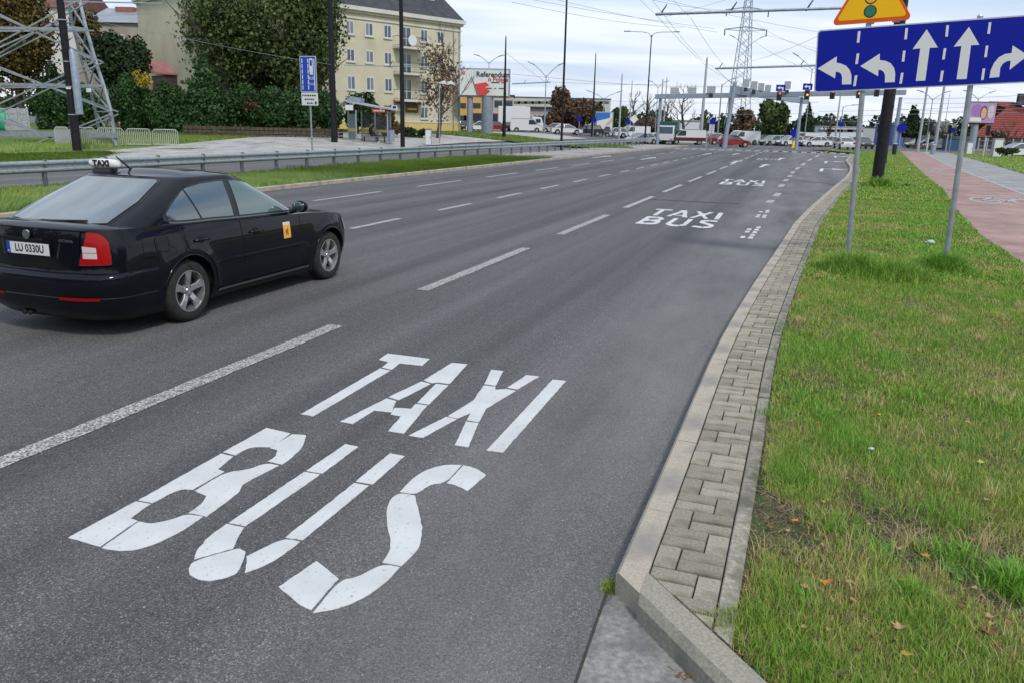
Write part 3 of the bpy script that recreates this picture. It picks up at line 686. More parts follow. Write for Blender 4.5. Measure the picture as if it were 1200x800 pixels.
# left verges in road coordinates, turned afterwards
def rzone(name, k, u0, u1, n0, n1, z, hs, w, label, seed, lf=None):
    r = np.random.RandomState(seed); u = u0+(u1-u0)*r.rand(k)**1.15; n = n0+(n1-n0)*r.rand(k)
    if lf is not None: n = n0+(lf(u)-n0)*r.rand(k)
    x = EX*u+EY*n; y = EY*u-EX*n; g = lushness(x*.6, y*.6)
    h = hs*(.5+.7*r.rand(k))*(1+.3*np.clip(g, -.8, 1)); tone = np.clip(.66+.12*g+r.normal(0, .12, k), 0, 1)
    Z = z+np.array([terr(a, b) for a, b in zip(x, y)])
    V, F, T = blades(np.stack([x, y, Z], 1), h, w*(.6+.8*r.rand(k)), tone, .8, seed)
    o = bpy.data.objects.new(name, npmesh(name, V, F, MT['grass_far'], T)); C.objects.link(o); tag(o, label, 'grass', kind='stuff')
rzone('verge_grass', 60000, 6, 49, -19.2, -14.8, .10, .15, .022, 'green grass strip under the crash barrier', 21)
rzone('bank_grass', 26000, 10, 34, -35.4, -29.4, .08, .14, .05, 'grass strip beyond the side road on the left', 22, lf=lambda u: np.where(u < 27, -29.4, -29.4-(u-27)*.75))
rzone('bank_grass', 30000, 12, 100, -46, -39.2, .05, .22, .07, 'rough grass along the foot of the hedge and houses', 23)
x, y = region(20000, 79, 91.5, lambda v: -12.4, lambda v: 11.2, 1, 77)
V, F, T = blades(np.stack([x, y, np.array([terr(a, b) for a, b in zip(x, y)])+.12], 1), np.full(20000, .13), np.full(20000, .09), np.clip(NR.normal(.62, .13, 20000), 0, 1), .8, 4)
o = bpy.data.objects.new('island_grass', npmesh('island_grass', V, F, MT['grass_far'], T)); C.objects.link(o); tag(o, 'grass island behind the crash barrier before the parked cars', 'grass', kind='stuff')
# straw and dead stalks lying on the soil
k = 42000; x, y = region(k, 1.8, 9, vxa, nearx, 1.2, 31); g = lushness(x, y)-edgebare(x, y); keep = g+NR.uniform(-.7, .7, k) < .4; x, y = x[keep], y[keep]; k = len(x)
V, F, T = blades(np.stack([x, y, np.full(k, .104)], 1), NR.uniform(.004, .022, k), NR.uniform(.002, .004, k), NR.rand(k), 1, 8)
a = NR.uniform(0, 2*PI, k); L = NR.uniform(.03, .11, k)
b = V.reshape(-1, 6, 3); off = np.stack([np.cos(a)*L, np.sin(a)*L, np.zeros(k)], 1); b[:, 2:4] += off[:, None, :]*.5; b[:, 4:6] += off[:, None, :]
o = bpy.data.objects.new('dry_straw', npmesh('dry_straw', b.reshape(-1, 3), F, MT['straw'], T)); C.objects.link(o); tag(o, 'dead brown stalks matted on the bare soil', 'straw', kind='stuff')
# tufts at the sign posts
def tuft(name, px, py, k, rad, h, label, seed, y=None, w=.008, tone=.72, z=.1, base=None):
    c = base if base is not None else at(px, py, z); r = np.random.RandomState(seed)
    q = r.normal(0, rad/2, (k, 2)); P = np.stack([c.x+q[:, 0], c.y+q[:, 1], np.full(k, z)], 1); P2 = P.copy(); P2[:, :2] -= np.array([c.x, c.y]); P2[:, 2] = 0
    hh = h*(.4+.7*r.rand(k))*np.exp(-(q**2).sum(1)/(rad*rad))
    V, F, T = blades(P2, hh, w*(.6+.7*r.rand(k)), np.clip(r.normal(tone, .13, k), 0, 1), 1.25, seed)
    o = bpy.data.objects.new(name, npmesh(name, V, F, MT['grass'], T)); C.objects.link(o); o.location = (c.x, c.y, z); tag(o, label, 'grass tuft', kind='stuff')
tuft('grass_tuft', 1000, 318, 2600, .55, .34, 'long grass tuft around the left post of the blue lane sign', 41, w=.011)
tuft('grass_tuft', 1040, 325, 2600, .7, .30, 'long grass tuft midway between the two posts of the blue lane sign', 42, w=.011)
tuft('grass_tuft', 1103, 318, 2200, .42, .34, 'dark green grass tuft around the right post of the blue lane sign', 43, w=.011, tone=.85)
tuft('grass_tuft', 1030, 220, 900, .6, .45, 'weeds around the foot of the thick black pole', 44, w=.03)
tuft('weed_tuft', 716, 690, 170, .05, .06, 'small weed with pale roots growing at the foot of the kerb corner', 45, w=.005, z=.0, tone=.55)
tuft('grass_tuft', 1190, 690, 900, .16, .15, 'bright green feathery weed at the lower right edge', 46, w=.005, tone=.95)
tuft('grass_tuft', 1063, 700, 240, .13, .10, 'small bright tuft above the pale fallen leaf', 47, w=.005, tone=.9)
tuft('grass_tuft', 1115, 655, 320, .18, .10, 'leafy green clump right of the orange fallen leaf', 48, w=.006, tone=.92)
tuft('grass_tuft', 925, 565, 260, .2, .10, 'tall thin grass tuft left of the crumpled wrapper', 49, w=.004, tone=.8)
tuft('grass_tuft', 985, 622, 260, .24, .11, 'long bladed grass clump in the middle of the near verge', 50, w=.005, tone=.7)
tuft('grass_tuft', 1100, 605, 320, .26, .11, 'dense green grass clump left of the brown curled leaves', 51, w=.005, tone=.8)
# scattered clumps of longer grass
cx_r, cy_r = region(150, 2.0, 9.5, lambda v: vx0(v)+.06, nearx, 1.1, 91); rr_ = np.random.RandomState(92); Pl = []; Hl = []; Tl = []; Wl = []
for a, b in zip(cx_r, cy_r):
    k = rr_.randint(30, 95); sp = rr_.uniform(.03, .09); q = rr_.normal(0, sp, (k, 2)); Pl.append(np.stack([a+q[:, 0], b+q[:, 1], np.full(k, .098)], 1)); hh = rr_.uniform(.07, .13)
    Hl.append(hh*(.4+.6*rr_.rand(k))); Tl.append(np.clip(rr_.normal(rr_.choice([.15, .55, .8, .95]), .1, k), 0, 1)); Wl.append(rr_.uniform(.002, .0045, k)*(1 if b < 5 else 1.5))
V, F, T = blades(np.concatenate(Pl), np.concatenate(Hl), np.concatenate(Wl), np.concatenate(Tl), 1.3, 93)
o = bpy.data.objects.new('grass_clumps', npmesh('grass_clumps', V, F, MT['grass'], T)); C.objects.link(o); tag(o, 'longer uneven clumps standing out of the near verge grass', 'grass', kind='stuff')
# flat broad-leaved weeds
MT['weed'] = leafmat('broad_weed_leaf', [(.045, .12, .02), (.07, .17, .03), (.10, .21, .04)], .5, .2)
def rosette(px, py, r0, label, n=9, seed=1):
    r = random.Random(seed); c = at(px, py, .11); V = []; F = []
    for i in range(n):
        a = 2*PI*i/n+r.uniform(-.3, .3); L = r0*r.uniform(.6, 1.1); w = L*.26; b = len(V); lift = r.uniform(.1, .45)
        for s, ww in ((0, .15), (.35, .8), (.7, 1), (1, .1)):
            z = L*lift*math.sin(s*2.2)+.004
            for q in (-1, 1): V.append((math.cos(a)*L*s-math.sin(a)*w*ww*q*.5, math.sin(a)*L*s+math.cos(a)*w*ww*q*.5, z+abs(ww)*.1*w))
        for s in range(3): F.append((b+2*s, b+2*s+1, b+2*s+3, b+2*s+2))
    V = np.array(V); F = np.array(F); o = bpy.data.objects.new('weed_rosette', npmesh('weed_rosette', V, F, MT['weed'], NR.rand(len(F)))); C.objects.link(o); o.location = (c.x, c.y, .102); tag(o, label, 'weed')
for i, a in enumerate([(1118, 672, .09, 'broad-leaved weed between the near tufts at lower right'), (918, 703, .05, 'little broad-leaved weed close to the edging, lower left of the verge'), (1180, 512, .08, 'clover-like weed at the right picture edge'),
  (1008, 790, .06, 'small weed at the bottom of the picture right of the kerb'), (948, 775, .05, 'small weed beside the orange-brown leaf at the bottom'), (1130, 640, .07, 'green leafy weed left of the brown leaves'), (1062, 219, .45, 'large weed on the grass right of the thick black pole'), (890, 788, .05, 'tiny weed touching the diagonal kerb stone')]): rosette(*a, seed=i+3)
# fallen leaves, each its own
LC = {'yellow': (.62, .36, .02), 'orange': (.55, .22, .02), 'brown': (.22, .10, .04), 'pale': (.42, .30, .14), 'dark': (.11, .05, .028), 'lime': (.50, .48, .06)}
LMT = {k: nmat('%s_leaf' % k, tuple(v*.7 for v in c), c, 60, .65, bump=.3) for k, c in LC.items()}
LF = [(967, 683, .075, 'orange', 'bright orange fallen leaf right of the bare patch by the edging'), (932, 611, .055, 'orange', 'narrow amber leaf standing in the grass nearest the edging'), (993, 683, .05, 'pale', 'tan leaf just right of the bright orange leaf'),
 (1054, 737, .075, 'pale', 'large pale yellow leaf near the bottom of the verge'), (1062, 767, .055, 'yellow', 'small yellow leaf just below the large pale one'), (1152, 543, .085, 'lime', 'lemon yellow leaf on the upper right of the near verge'), (1053, 643, .06, 'pale', 'curled tan leaf left of the orange-red leaf in mid verge'),
 (1085, 652, .06, 'orange', 'orange-red leaf in the grass of mid verge'), (1157, 743, .085, 'brown', 'large brown leaf folded on the soil at lower right'), (1172, 757, .06, 'dark', 'dark russet leaf beside the large folded brown one'), (1143, 620, .065, 'brown', 'brown leaf right of the dense green clump'),
 (1128, 711, .05, 'brown', 'curled rust leaf above the large folded brown one'), (1143, 690, .05, 'pale', 'light brown leaf left of the feathery weed'), (1030, 486, .045, 'yellow', 'yellow leaf at the top of the near verge'), (1134, 495, .05, 'pale', 'tan leaf high on the right of the near verge'), (1155, 585, .045, 'pale', 'dull tan leaf below the lemon yellow leaf'),
 (966, 588, .04, 'pale', 'small tan leaf right of the narrow amber leaf, higher up'), (904, 618, .055, 'brown', 'rusty leaf touching the edging at the bare patch'), (924, 622, .04, 'pale', 'pale scrap of leaf on the bare patch by the edging'), (970, 628, .045, 'brown', 'brown leaf right of the bare patch'), (1034, 597, .045, 'pale', 'tan leaf below and right of the beige one'), (942, 688, .05, 'pale', 'pale leaf left of the bright orange leaf'), (957, 693, .045, 'dark', 'dark curled leaf just left of the bright orange leaf'), (1161, 731, .055, 'pale', 'tan leaf above the dark russet leaf'), (1006, 761, .05, 'dark', 'dark leaf near the bottom, left of the small yellow one'), (943, 735, .04, 'pale', 'tiny straw-coloured leaf low beside the edging'), (1056, 679, .045, 'yellow', 'small yellow-brown leaf above the large pale yellow one'),
 (1192, 647, .06, 'brown', 'ochre leaf at the right picture edge'), (985, 792, .07, 'dark', 'dark red-brown leaf at the bottom edge near the kerb'), (1160, 722, .05, 'pale', 'greyish leaf on the bare soil at lower right'), (958, 495, .045, 'orange', 'little orange leaf in the grass upper left of the near verge'), (992, 560, .04, 'pale', 'beige leaf below the crumpled wrapper'), (957, 327, .16, 'brown', 'red-brown leaf heap beside the block strip left of the sign posts')]
def leaf_mesh(r0, seed):
    r = random.Random(seed); n = 14; rows = []
    prof = [1, .55, .95, .5, .8, .45, .35, .3, .35, .45, .8, .5, .95, .55]
    a0 = r.uniform(0, 6.28); curl = r.uniform(.2, .7); ax = r.uniform(0, 6.28)
    V = [(0, 0, r0*.12)]
    for q in (.5, 1):
        for i in range(n):
            t = a0+2*PI*i/n; rr = r0*.55*prof[i]*q*(r.uniform(.85, 1.1)); x, y = rr*math.cos(t)*1.15, rr*math.sin(t)*.85
            d = x*math.cos(ax)+y*math.sin(ax); V.append((x, y, r0*.12+curl*abs(d)*q+r.uniform(-.03, .03)*r0))
    F = [(0, 1+i, 1+(i+1) % n) for i in range(n)]+[(1+i, 1+n+i, 1+n+(i+1) % n, 1+(i+1) % n) for i in range(n)]
    m = MB(); m.add(V, F)
    m.path([V[0], (r0*.4*math.cos(a0+2.9), r0*.4*math.sin(a0+2.9), r0*.1), (r0*.75*math.cos(a0+3.0), r0*.75*math.sin(a0+3.0), r0*.2)], r0*.018, 4); return m
for i, (px, py, r0, c, lab) in enumerate(LF):
    p = at(px, py, .13); o = leaf_mesh(r0*.9, i).build('fallen_leaf', LMT[c], loc=(p.x, p.y, .128)); tag(o, lab, 'leaf', 'fallen leaves on the verge')
p = at(800, 792, 0); o = leaf_mesh(.085, 70).build('fallen_leaf', LMT['brown'], loc=(p.x, p.y, -.005)); tag(o, 'dry brown leaf on the gutter against the diagonal kerb', 'leaf', 'fallen leaves on the verge')
# small leaf scraps too many to count
k = 900; x, y = region(k, 1.8, 13, vxa, nearx, 1.2, 61); a = NR.uniform(0, 6.28, k); s_ = NR.uniform(.006, .018, k)
V = np.zeros((k, 4, 3))
for j, (q, w_) in enumerate(((0, 1), (1.57, .6), (3.14, 1), (4.71, .6))): V[:, j] = np.stack([x+np.cos(a+q)*s_*w_, y+np.sin(a+q)*s_*w_, .118+NR.uniform(0, .02, k)], 1)
MT['scrap'] = leafmat('leaf_scrap', [(.10, .05, .025), (.30, .16, .06), (.42, .27, .10)], .7, .1)
o = bpy.data.objects.new('leaf_litter', npmesh('leaf_litter', V.reshape(-1, 3), np.arange(k*4).reshape(-1, 4), MT['scrap'], NR.rand(k))); C.objects.link(o); tag(o, 'brown scraps of broken leaves scattered in the near grass', 'leaf litter', kind='stuff')
# litter
def crumple(px, py, r0, mat, name, lab, cat, z=.125, seed=1, sc=(1, .7, .5)):
    r = random.Random(seed); m = MB(); m.ball((0, 0, r0*.3), r0, 9, 6, sc); m.v = [(x*r.uniform(.65, 1.15), y*r.uniform(.65, 1.15), z_*r.uniform(.7, 1.1)) for x, y, z_ in m.v]
    p = at(px, py, z); o = m.build(name, mat, loc=(p.x, p.y, z), fix=True); tag(o, lab, cat)
crumple(1021, 526, .022, pmat('foil', (.55, .6, .68), .3, .3), 'crumpled_wrapper', 'small crumpled pale blue wrapper lying in the near grass', 'litter')
crumple(1090, 285, .085, pmat('clear_plastic', (.42, .5, .5), .2), 'plastic_tub', 'flattened clear plastic tub on the grass left of the right sign post', 'litter', sc=(1.1, .7, .4), seed=4)
crumple(1065, 199, .06, MT['white'], 'paper_scrap', 'white paper scrap on the far grass tongue', 'litter', seed=6)
# ------------------------------------------------------------------ the black taxi
def carpaint(name, col, fl=.0):
    m = pmat(name, col, .5, 0, .06, .55); b = m.node_tree.nodes['Principled BSDF']; b.inputs['Coat Roughness'].default_value = .04
    t = m.node_tree; g = nd(t, 'ShaderNodeTexCoord'); n = nd(t, 'ShaderNodeTexNoise'); n.inputs['Scale'].default_value = 7; n.inputs['Detail'].default_value = 7; t.links.new(g.outputs['Object'], n.inputs['Vector'])
    r = nd(t, 'ShaderNodeMapRange'); r.inputs[1].default_value = .35; r.inputs[2].default_value = .75; r.inputs[3].default_value = .015; r.inputs[4].default_value = .09; t.links.new(n.outputs[0], r.inputs[0]); t.links.new(r.outputs[0], b.inputs['Coat Roughness'])
    return m
MT['carblack'] = carpaint('black_car_paint', (.003, .0035, .007))
MT['carglass'] = pmat('tinted_car_glass', (.020, .042, .046), .04, 0, .9, 1.0)
MT['carglass'].node_tree.nodes['Principled BSDF'].inputs['IOR'].default_value = 1.75
MT['paleglass'] = pmat('pale_opaque_side_glass', (.075, .125, .115), .05, 0, .9, 1.0)  # opaque; light showing through the front window is put into the colour
MT['chrome'] = pmat('chrome', (.6, .62, .64), .15, 1)
MT['alloy'] = nmat('silver_alloy', (.48, .49, .50), (.60, .61, .62), 12, .3, .85)
MT['tyre'] = nmat('tyre_rubber', (.013, .013, .013), (.028, .027, .026), 20, .75, 0, .2, 60)
MT['redlens'] = pmat('red_lens', (.30, .003, .003), .25, 0, .25, .1)
MT['whitelens'] = pmat('white_lens', (.50, .42, .42), .2, 0, .3, .3)
MT['gap'] = pmat('panel_gap', (.002, .002, .002), .8)
def ip(x, T): return float(np.interp(x, [a for a, _ in T], [b for _, b in T]))
ZS = [(-1.10, 1.005), (-.98, 1.022), (-.8, 1.03), (-.4, 1.015), (0, .99), (1, .955), (1.9, .925), (2.2, .915), (2.6, .885), (2.95, .83), (3.2, .76), (3.4, .67), (3.5, .60)]
XR = [(.17, -.93), (.28, -1.045), (.45, -1.08), (.60, -1.075), (.635, -1.045), (.8, -1.03), (.92, -1.02), (1.0, -1.0)]
XF = [(.17, 3.34), (.3, 3.46), (.45, 3.49), (.6, 3.47), (.7, 3.43), (.9, 3.35)]
WZ = [(.17, .90), (.25, .945), (.38, .972), (.55, .995), (.66, 1.0), (.78, .992), (.88, .975), (.95, .96), (1.04, .925)]
def WX(x): return ip(x, [(-1.1, .87), (-.5, .875), (0, .884), (.6, .880), (1.6, .882), (2.5, .886), (3.5, .85)])
NRr, RR, NRf, RF = 2.9, .42, 2.5, .80
def tubpt(s, z, off=0.0, right=True, flare=True):
    """s<0..1: rear corner (0 rear centre, 1 end of the corner); 1..2 side; 2..3 front corner"""
    xr, xf = ip(z, XR), ip(z, XF)
    if s <= 1:
        t = s*PI/2; x = xr+RR*(1-max(0, math.cos(t))**(2/NRr)); k = max(0, math.sin(t))**(2/NRr)
    elif s <= 2:
        x = xr+RR+(xf-RF-xr-RR)*(s-1); k = 1
    else:
        t = (3-s)*PI/2; x = xf-RF*(1-max(0, math.cos(t))**(2/NRf)); k = max(0, math.sin(t))**(2/NRf)
    w = WX(x)*ip(z, WZ)*k
    if flare:
        for ax in (0, 2.578):
            d = math.hypot(x-ax, z-.33); w += .020*math.exp(-((d-.39)/.075)**2)*k
    if off:
        e = 1e-3
        a = tubpt(max(0, s-e), z, 0, True, flare); b = tubpt(min(3, s+e), z, 0, True, flare)
        tx, ty = b[0]-a[0], b[1]-a[1]; L = math.hypot(tx, ty) or 1; nx, ny = ty/L, -tx/L       # outward on the right side (y<0)
        x += nx*off*-1 if False else 0; px, py = x, -w
        ox, oy = (ty/L, -tx/L)
        if oy > 0 or (abs(oy) < 1e-6 and ox > 0 and s < 1): ox, oy = -ox, -oy
        if s < 1 and ox > 0: ox, oy = -ox, -oy
        px += ox*off; py += oy*off
        return (px, py if right else -py, z)
    return (x, -w if right else w, z)
def s_of_x(x, z):
    xr, xf = ip(z, XR), ip(z, XF)
    if x < xr+RR: c = max(0, 1-(x-xr)/RR)**(NRr/2); return math.acos(min(1, c))/(PI/2)
    if x <= xf-RF: return 1+(x-xr-RR)/(xf-RF-xr-RR)
    c = max(0, 1-(xf-x)/RF)**(NRf/2); return 3-math.acos(min(1, c))/(PI/2)
def tubxz(x, z, off=0.0): return tubpt(s_of_x(x, z), z, off)
def s_of_y(y, z):
    """rear face: s for a given |y|"""
    w = WX(-.9)*ip(z, WZ); return math.asin(min(1, (min(abs(y)/w, 1))**(NRr/2)))/(PI/2)
def tubyz(y, z, off=0.0):
    p = tubpt(s_of_y(y, z), z, 0); x = p[0]-off; return (x, y, z)
# greenhouse
def gz0(x): return .975-.030*x
def gxr(v): return -.82+.86*v+.10*v*v
def gxf(v): return 2.16-.98*v+.0*v*v
def gw(v): return .818-.085*v-.075*v*v
NG, RGr, RGf = 3.2, .40, .42
def ghpt(s, v, off=0.0, right=True):
    xr, xf = gxr(v), gxf(v); w0 = gw(v)
    if s <= 1: t = s*PI/2; x = xr+RGr*(1-max(0, math.cos(t))**(2/NG)); k = max(0, math.sin(t))**(2/NG)
    elif s <= 2: x = xr+RGr+(xf-RGf-xr-RGr)*(s-1); k = 1
    else: t = (3-s)*PI/2; x = xf-RGf*(1-max(0, math.cos(t))**(2/NG)); k = max(0, math.sin(t))**(2/NG)
    z0 = gz0(x); z = z0+(1.418-z0)*v
    return [x, -(w0*k) if right else w0*k, z]
def ghxz(x, z, off=0.0):
    z0 = gz0(x); v = (z-z0)/(1.418-z0); xr, xf = gxr(v), gxf(v); w0 = gw(v)
    if x < xr+RGr: c = max(0, 1-(x-xr)/RGr)**(NG); k = max(0, 1-c)**(1/NG)
    elif x > xf-RGf: c = max(0, 1-(xf-x)/RGf)**(NG); k = max(0, 1-c)**(1/NG)
    else: k = 1
    return (x, -(w0*k)-off, z+off*.25)
def ghyv(y, v, off=0.0, rear=True):
    w0 = gw(v); k = min(1, abs(y)/w0); c = max(0, 1-k**NG)**(1/NG)
    if rear: x = gxr(v)+RGr*(1-c)
    else: x = gxf(v)-RGf*(1-c)
    z0 = gz0(x); z = z0+(1.418-z0)*v
    return (x-off*.75 if rear else x+off*.7, y, z+off*.65)
taxi = thing('taxi_car', (-4.0805, 8.2420, 0), 'black liftback taxi driving away in the second lane, with a white roof sign', 'car', rz=PI/2-.3374)
zrows = [.17, .21, .26, .32, .38, .45, .52, .58, .62, .65, .70, .76, .82, .88, .93]
ss = [i/12 for i in range(13)]+[1+i/44 for i in range(1, 45)]+[2+i/12 for i in range(1, 13)]
body = MB(); full = []
for zi, z in enumerate(zrows):
    r = []
    for s in ss:
        p = tubpt(s, z); zt = ip(p[0], ZS); zz2 = .17+(z-.17)*(zt-.012-.17)/(.93-.17)
        zz2 = min(z, .70)+max(0, z-.70)/(.93-.70)*(max(.05, zt-.012-.70)) if zt > .74 else .17+(z-.17)*(zt-.012-.17)/(.93-.17)
        q = tubpt(s, min(zz2, 1.04)); r.append((q[0], q[1], zz2))
    full.append(r+[(a, -b, c) for a, b, c in r[::-1]])
body.grid(full, 0, True)
# hood, deck: sheet across
top = full[-1][:len(ss)]; rows = []
for c in (1, .985, .95, .85, .6, .3, 0, -.3, -.6, -.85, -.95, -.985, -1):
    rows.append([(x, y*c, z+(.012*(1-abs(c)**14)+.022*(1-abs(c)**2.2))*min(1, max(0, (x+1.03)/.12))*min(1, max(0, (3.5-x)/.25))) for x, y, z in top])
body.grid(rows)
bot = full[0]; body.add(bot, [tuple(range(len(bot)))])
bo = body.build('body', MT['carblack'], taxi, smooth=50, fix=True)
# wheel arches cut out
cut = MB()
for ax in (0, 2.578):
    for sd_ in (-1, 1): cut.tube((ax, sd_*.60, .33), (ax, sd_*1.05, .33), .352, n=40)
co = cut.build('cutter', MT['gap'], taxi)
md = bo.modifiers.new('b', 'BOOLEAN'); md.operation = 'DIFFERENCE'; md.object = co; md.solver = 'EXACT'
bpy.context.view_layer.update(); dg = bpy.context.evaluated_depsgraph_get()
me2 = bpy.data.meshes.new_from_object(bo.evaluated_get(dg)); bo.modifiers.clear(); bo.data = me2
me2.polygons.foreach_set('use_smooth', [True]*len(me2.polygons)); me2.set_sharp_from_angle(angle=math.radians(38))
bpy.data.objects.remove(co)
# greenhouse
gh = MB(); ring = []
gs = [i/24 for i in range(25)]+[1+i/30 for i in range(1, 31)]+[2+i/20 for i in range(1, 21)]
for v in fr(0, 1, 20):
    r = [tuple(ghpt(s, v)) for s in gs]; ring.append(r+[(a, -b, c) for a, b, c in r[::-1]])
gh.grid(ring, 0, True); top = ring[-1][:len(gs)]; rows = []
xr1, xf1 = gxr(1), gxf(1)
for c in (1, .97, .9, .75, .5, .25, 0, -.25, -.5, -.75, -.9, -.97, -1):
    rows.append([(x, y*c, z+.055*(1-abs(c)**2.4)*sst(0, .38, x-xr1)*sst(0, .45, xf1-x)+.006*(1-abs(c)**10)) for x, y, z in top])
gh.grid(rows); gh.build('roof', MT['carblack'], taxi, smooth=50, fix=True)
def gpanel(outl, f, off, name, mat, rows=12, parent=taxi, both=True, smooth=60):
    """outl: list of (x, zlow, zhigh) -> strip panel on the surface f(x,z,off)"""
    objs = []
    for sg in ((1, -1) if both else (1,)):
        m = MB(); R_ = []
        for x, a, b in outl: R_.append([(lambda p: (p[0], p[1]*sg, p[2]))(f(x, a+(b-a)*j/rows, off)) for j in range(rows+1)])
        m.grid(R_); me = m.mesh(name, mat, smooth)
        bm = bmesh.new(); bm.from_mesh(me)
        for fc in bm.faces:
            fc.normal_update()
            if fc.normal.y*sg > 0: fc.normal_flip()
        bm.to_mesh(me); bm.free()
        o = bpy.data.objects.new(name, me); C.objects.link(o); o.parent = parent; objs.append(o)
    return objs
def lerp_out(T, n): 
    xs = fr(T[0][0], T[-1][0], n); return [(x, float(np.interp(x, [t[0] for t in T], [t[1] for t in T])), float(np.interp(x, [t[0] for t in T], [t[2] for t in T]))) for x in xs]
DLO = [(-.20, 1.06, 1.07), (-.17, 1.035, 1.105), (-.08, 1.022, 1.17), (.04, 1.016, 1.235), (.16, 1.012, 1.285), (.3, 1.008, 1.325), (.48, 1.004, 1.352), (.7, .995, 1.364), (1.0, .985, 1.358), (1.2, .98, 1.325), (1.5, .972, 1.215), (1.75, .965, 1.105), (1.92, .962, 1.01), (2.0, .962, .972)]
def sub(T, a, b, n, mar=0.0):
    return [(x, float(np.interp(x, [t[0] for t in T], [t[1] for t in T]))+mar, float(np.interp(x, [t[0] for t in T], [t[2] for t in T]))-mar) for x in fr(a, b, n)]
gpanel(sub(DLO, -.22, 2.04, 90, -.018), ghxz, .002, 'window_frame', MT['black'])
gpanel(sub(DLO, -.17, .235, 18, .004), lambda x, z, o: ghxz(x-.42*(z-1.13)*max(0, min(1, (x+.17)/.405))**2, z, o), .006, 'quarter_window', MT['carglass'])
gpanel(sub(DLO, .262, .80, 32, .004), lambda x, z, o: ghxz(x-.42*(z-1.13)*max(0, (.80-x)/.538)**2, z, o), .006, 'rear_side_window', MT['carglass'])
gpanel(sub(DLO, .90, 1.97, 36, .004), ghxz, .006, 'front_side_window', MT['paleglass'])
gpanel([(x, a-.024, a-.012) for x, a, b in sub(DLO, -.16, 1.97, 30)], ghxz, .007, 'window_trim', pmat('grey_trim', (.16, .17, .18), .3, .5))
# doors: slightly proud skins so that real gaps show
def arch_low(x, cx, r=.392): d = abs(x-cx); return .33+math.sqrt(max(0, r*r-d*d)) if d < r else 0
def strip_door(x0, x1, zl, zh, name):
    T = []
    for x in fr(x0, x1, 26): T.append((x, max(zl(x), arch_low(x, 0, .41), arch_low(x, 2.578, .41)), zh(x)))
    return gpanel([t for t in T if t[2]-t[1] > .03], lambda x, z, o: tubxz(x, z, o), .004, name, MT['carblack'], 12)
beltz = lambda x: ip(x, ZS)-.014
rd_ = strip_door(-.02, .835, lambda x: .275+max(0, (.47-x))*1.0, lambda x: beltz(x)-max(0, .10-x)*.0, 'rear_door')
fd_ = strip_door(.850, 1.93, lambda x: .275, beltz, 'front_door')
gpanel([(x, .50, .535) for x in fr(.47, .832, 8)], lambda x, z, o: tubxz(x, z, o), .012, 'door_moulding', MT['carblack'], 1)
gpanel([(x, .50, .535) for x in fr(.853, 1.92, 16)], lambda x, z, o: tubxz(x, z, o), .012, 'door_moulding', MT['carblack'], 1)
gpanel([(x, .235, .262) for x in fr(.42, 2.12, 20)], lambda x, z, o: tubxz(x, z, o), .016, 'sill_sheen_strip', pmat('sill_sheen_grey', (.10, .105, .115), .28, .3), 1)  # pale strip standing in for the light reflected along the sill ridge
for sg in (1, -1):
    m = MB()
    for ax in (0, 2.578):
        pts = []
        for i in range(25):
            t = math.radians(8)+math.radians(164)*i/24; x, z = ax+.356*math.cos(t), .33+.356*math.sin(t); p = tubxz(x, z, .002); pts.append((p[0], p[1]*sg, p[2]))
        a = MB(); a.path(pts, .009, 6); a.build('arch_lip', MT['carblack'], taxi, smooth=60)
    for ax in (0, 2.578):
        w = MB(); rows = []
        for yy_ in (.84, .58): rows.append([(ax+.350*math.cos(PI*i/16), -yy_*sg, .33+.350*math.sin(PI*i/16)) for i in range(17)])
        w.grid(rows); w.add([(ax-.36, -.585*sg, .15), (ax+.36, -.585*sg, .15), (ax+.36, -.585*sg, .70), (ax-.36, -.585*sg, .70)], [(0, 1, 2, 3)]); w.build('wheel_well', MT['gap'], taxi)
    for (hx, dz_, door) in ((.115, .815, rd_), (1.0, .80, fd_)):
        d = door[0 if sg == 1 else 1]
        h = MB(); p0 = tubxz(hx, dz_, .030); p1 = tubxz(hx+.085, dz_+.004, .046); p2 = tubxz(hx+.175, dz_, .030)
        h.path([(q[0], q[1]*sg, q[2]) for q in (tubxz(hx-.012, dz_, .006), p0, p1, p2, tubxz(hx+.185, dz_, .006))], [.010, .013, .014, .013, .010], 8); h.build('handle', MT['carblack'], d, smooth=60)
        c = MB(); c.add([tuple((lambda q: (q[0], q[1]*sg, q[2]))(tubxz(hx+.085+.062*math.cos(2*PI*i/16), dz_+.004+.038*math.sin(2*PI*i/16), .0055))) for i in range(16)], [tuple(range(16))]); c.build('handle_recess', MT['gap'], d)
# fuel flap
m = MB(); pts = []
for i in range(24):
    t = 2*PI*i/24; cxx, cz = math.cos(t), math.sin(t); x = -.33+.085*math.copysign(abs(cxx)**.55, cxx); z = .835+.078*math.copysign(abs(cz)**.55, cz); pts.append(tubxz(x, z, .003))
c0 = tubxz(-.33, .835, .005); m.add([c0]+pts, [(0, 1+i, 1+(i+1) % 24) for i in range(24)]); m.build('fuel_flap', MT['carblack'], taxi, smooth=60)
m = MB(); m.path(pts+[pts[0]], .0035, 5, caps=False); m.build('flap_gap', MT['gap'], taxi)
# door gap lines, boot shut line
def seam(ps, name='panel_seam', r=.0035): q = MB(); q.path(ps, r, 5); q.build(name, MT['gap'], taxi)
seam([tubxz(-.025-.02*math.sin(i/10*PI)+max(0, .62-z)*1.0*(z < .62), z, .001) for i, z in enumerate(fr(.40, .97, 12))])
seam([tubxz(.8425, z, .001) for z in fr(.27, .94, 10)]); seam([tubxz(1.94+.0*z, z, .001) for z in fr(.27, .91, 10)])
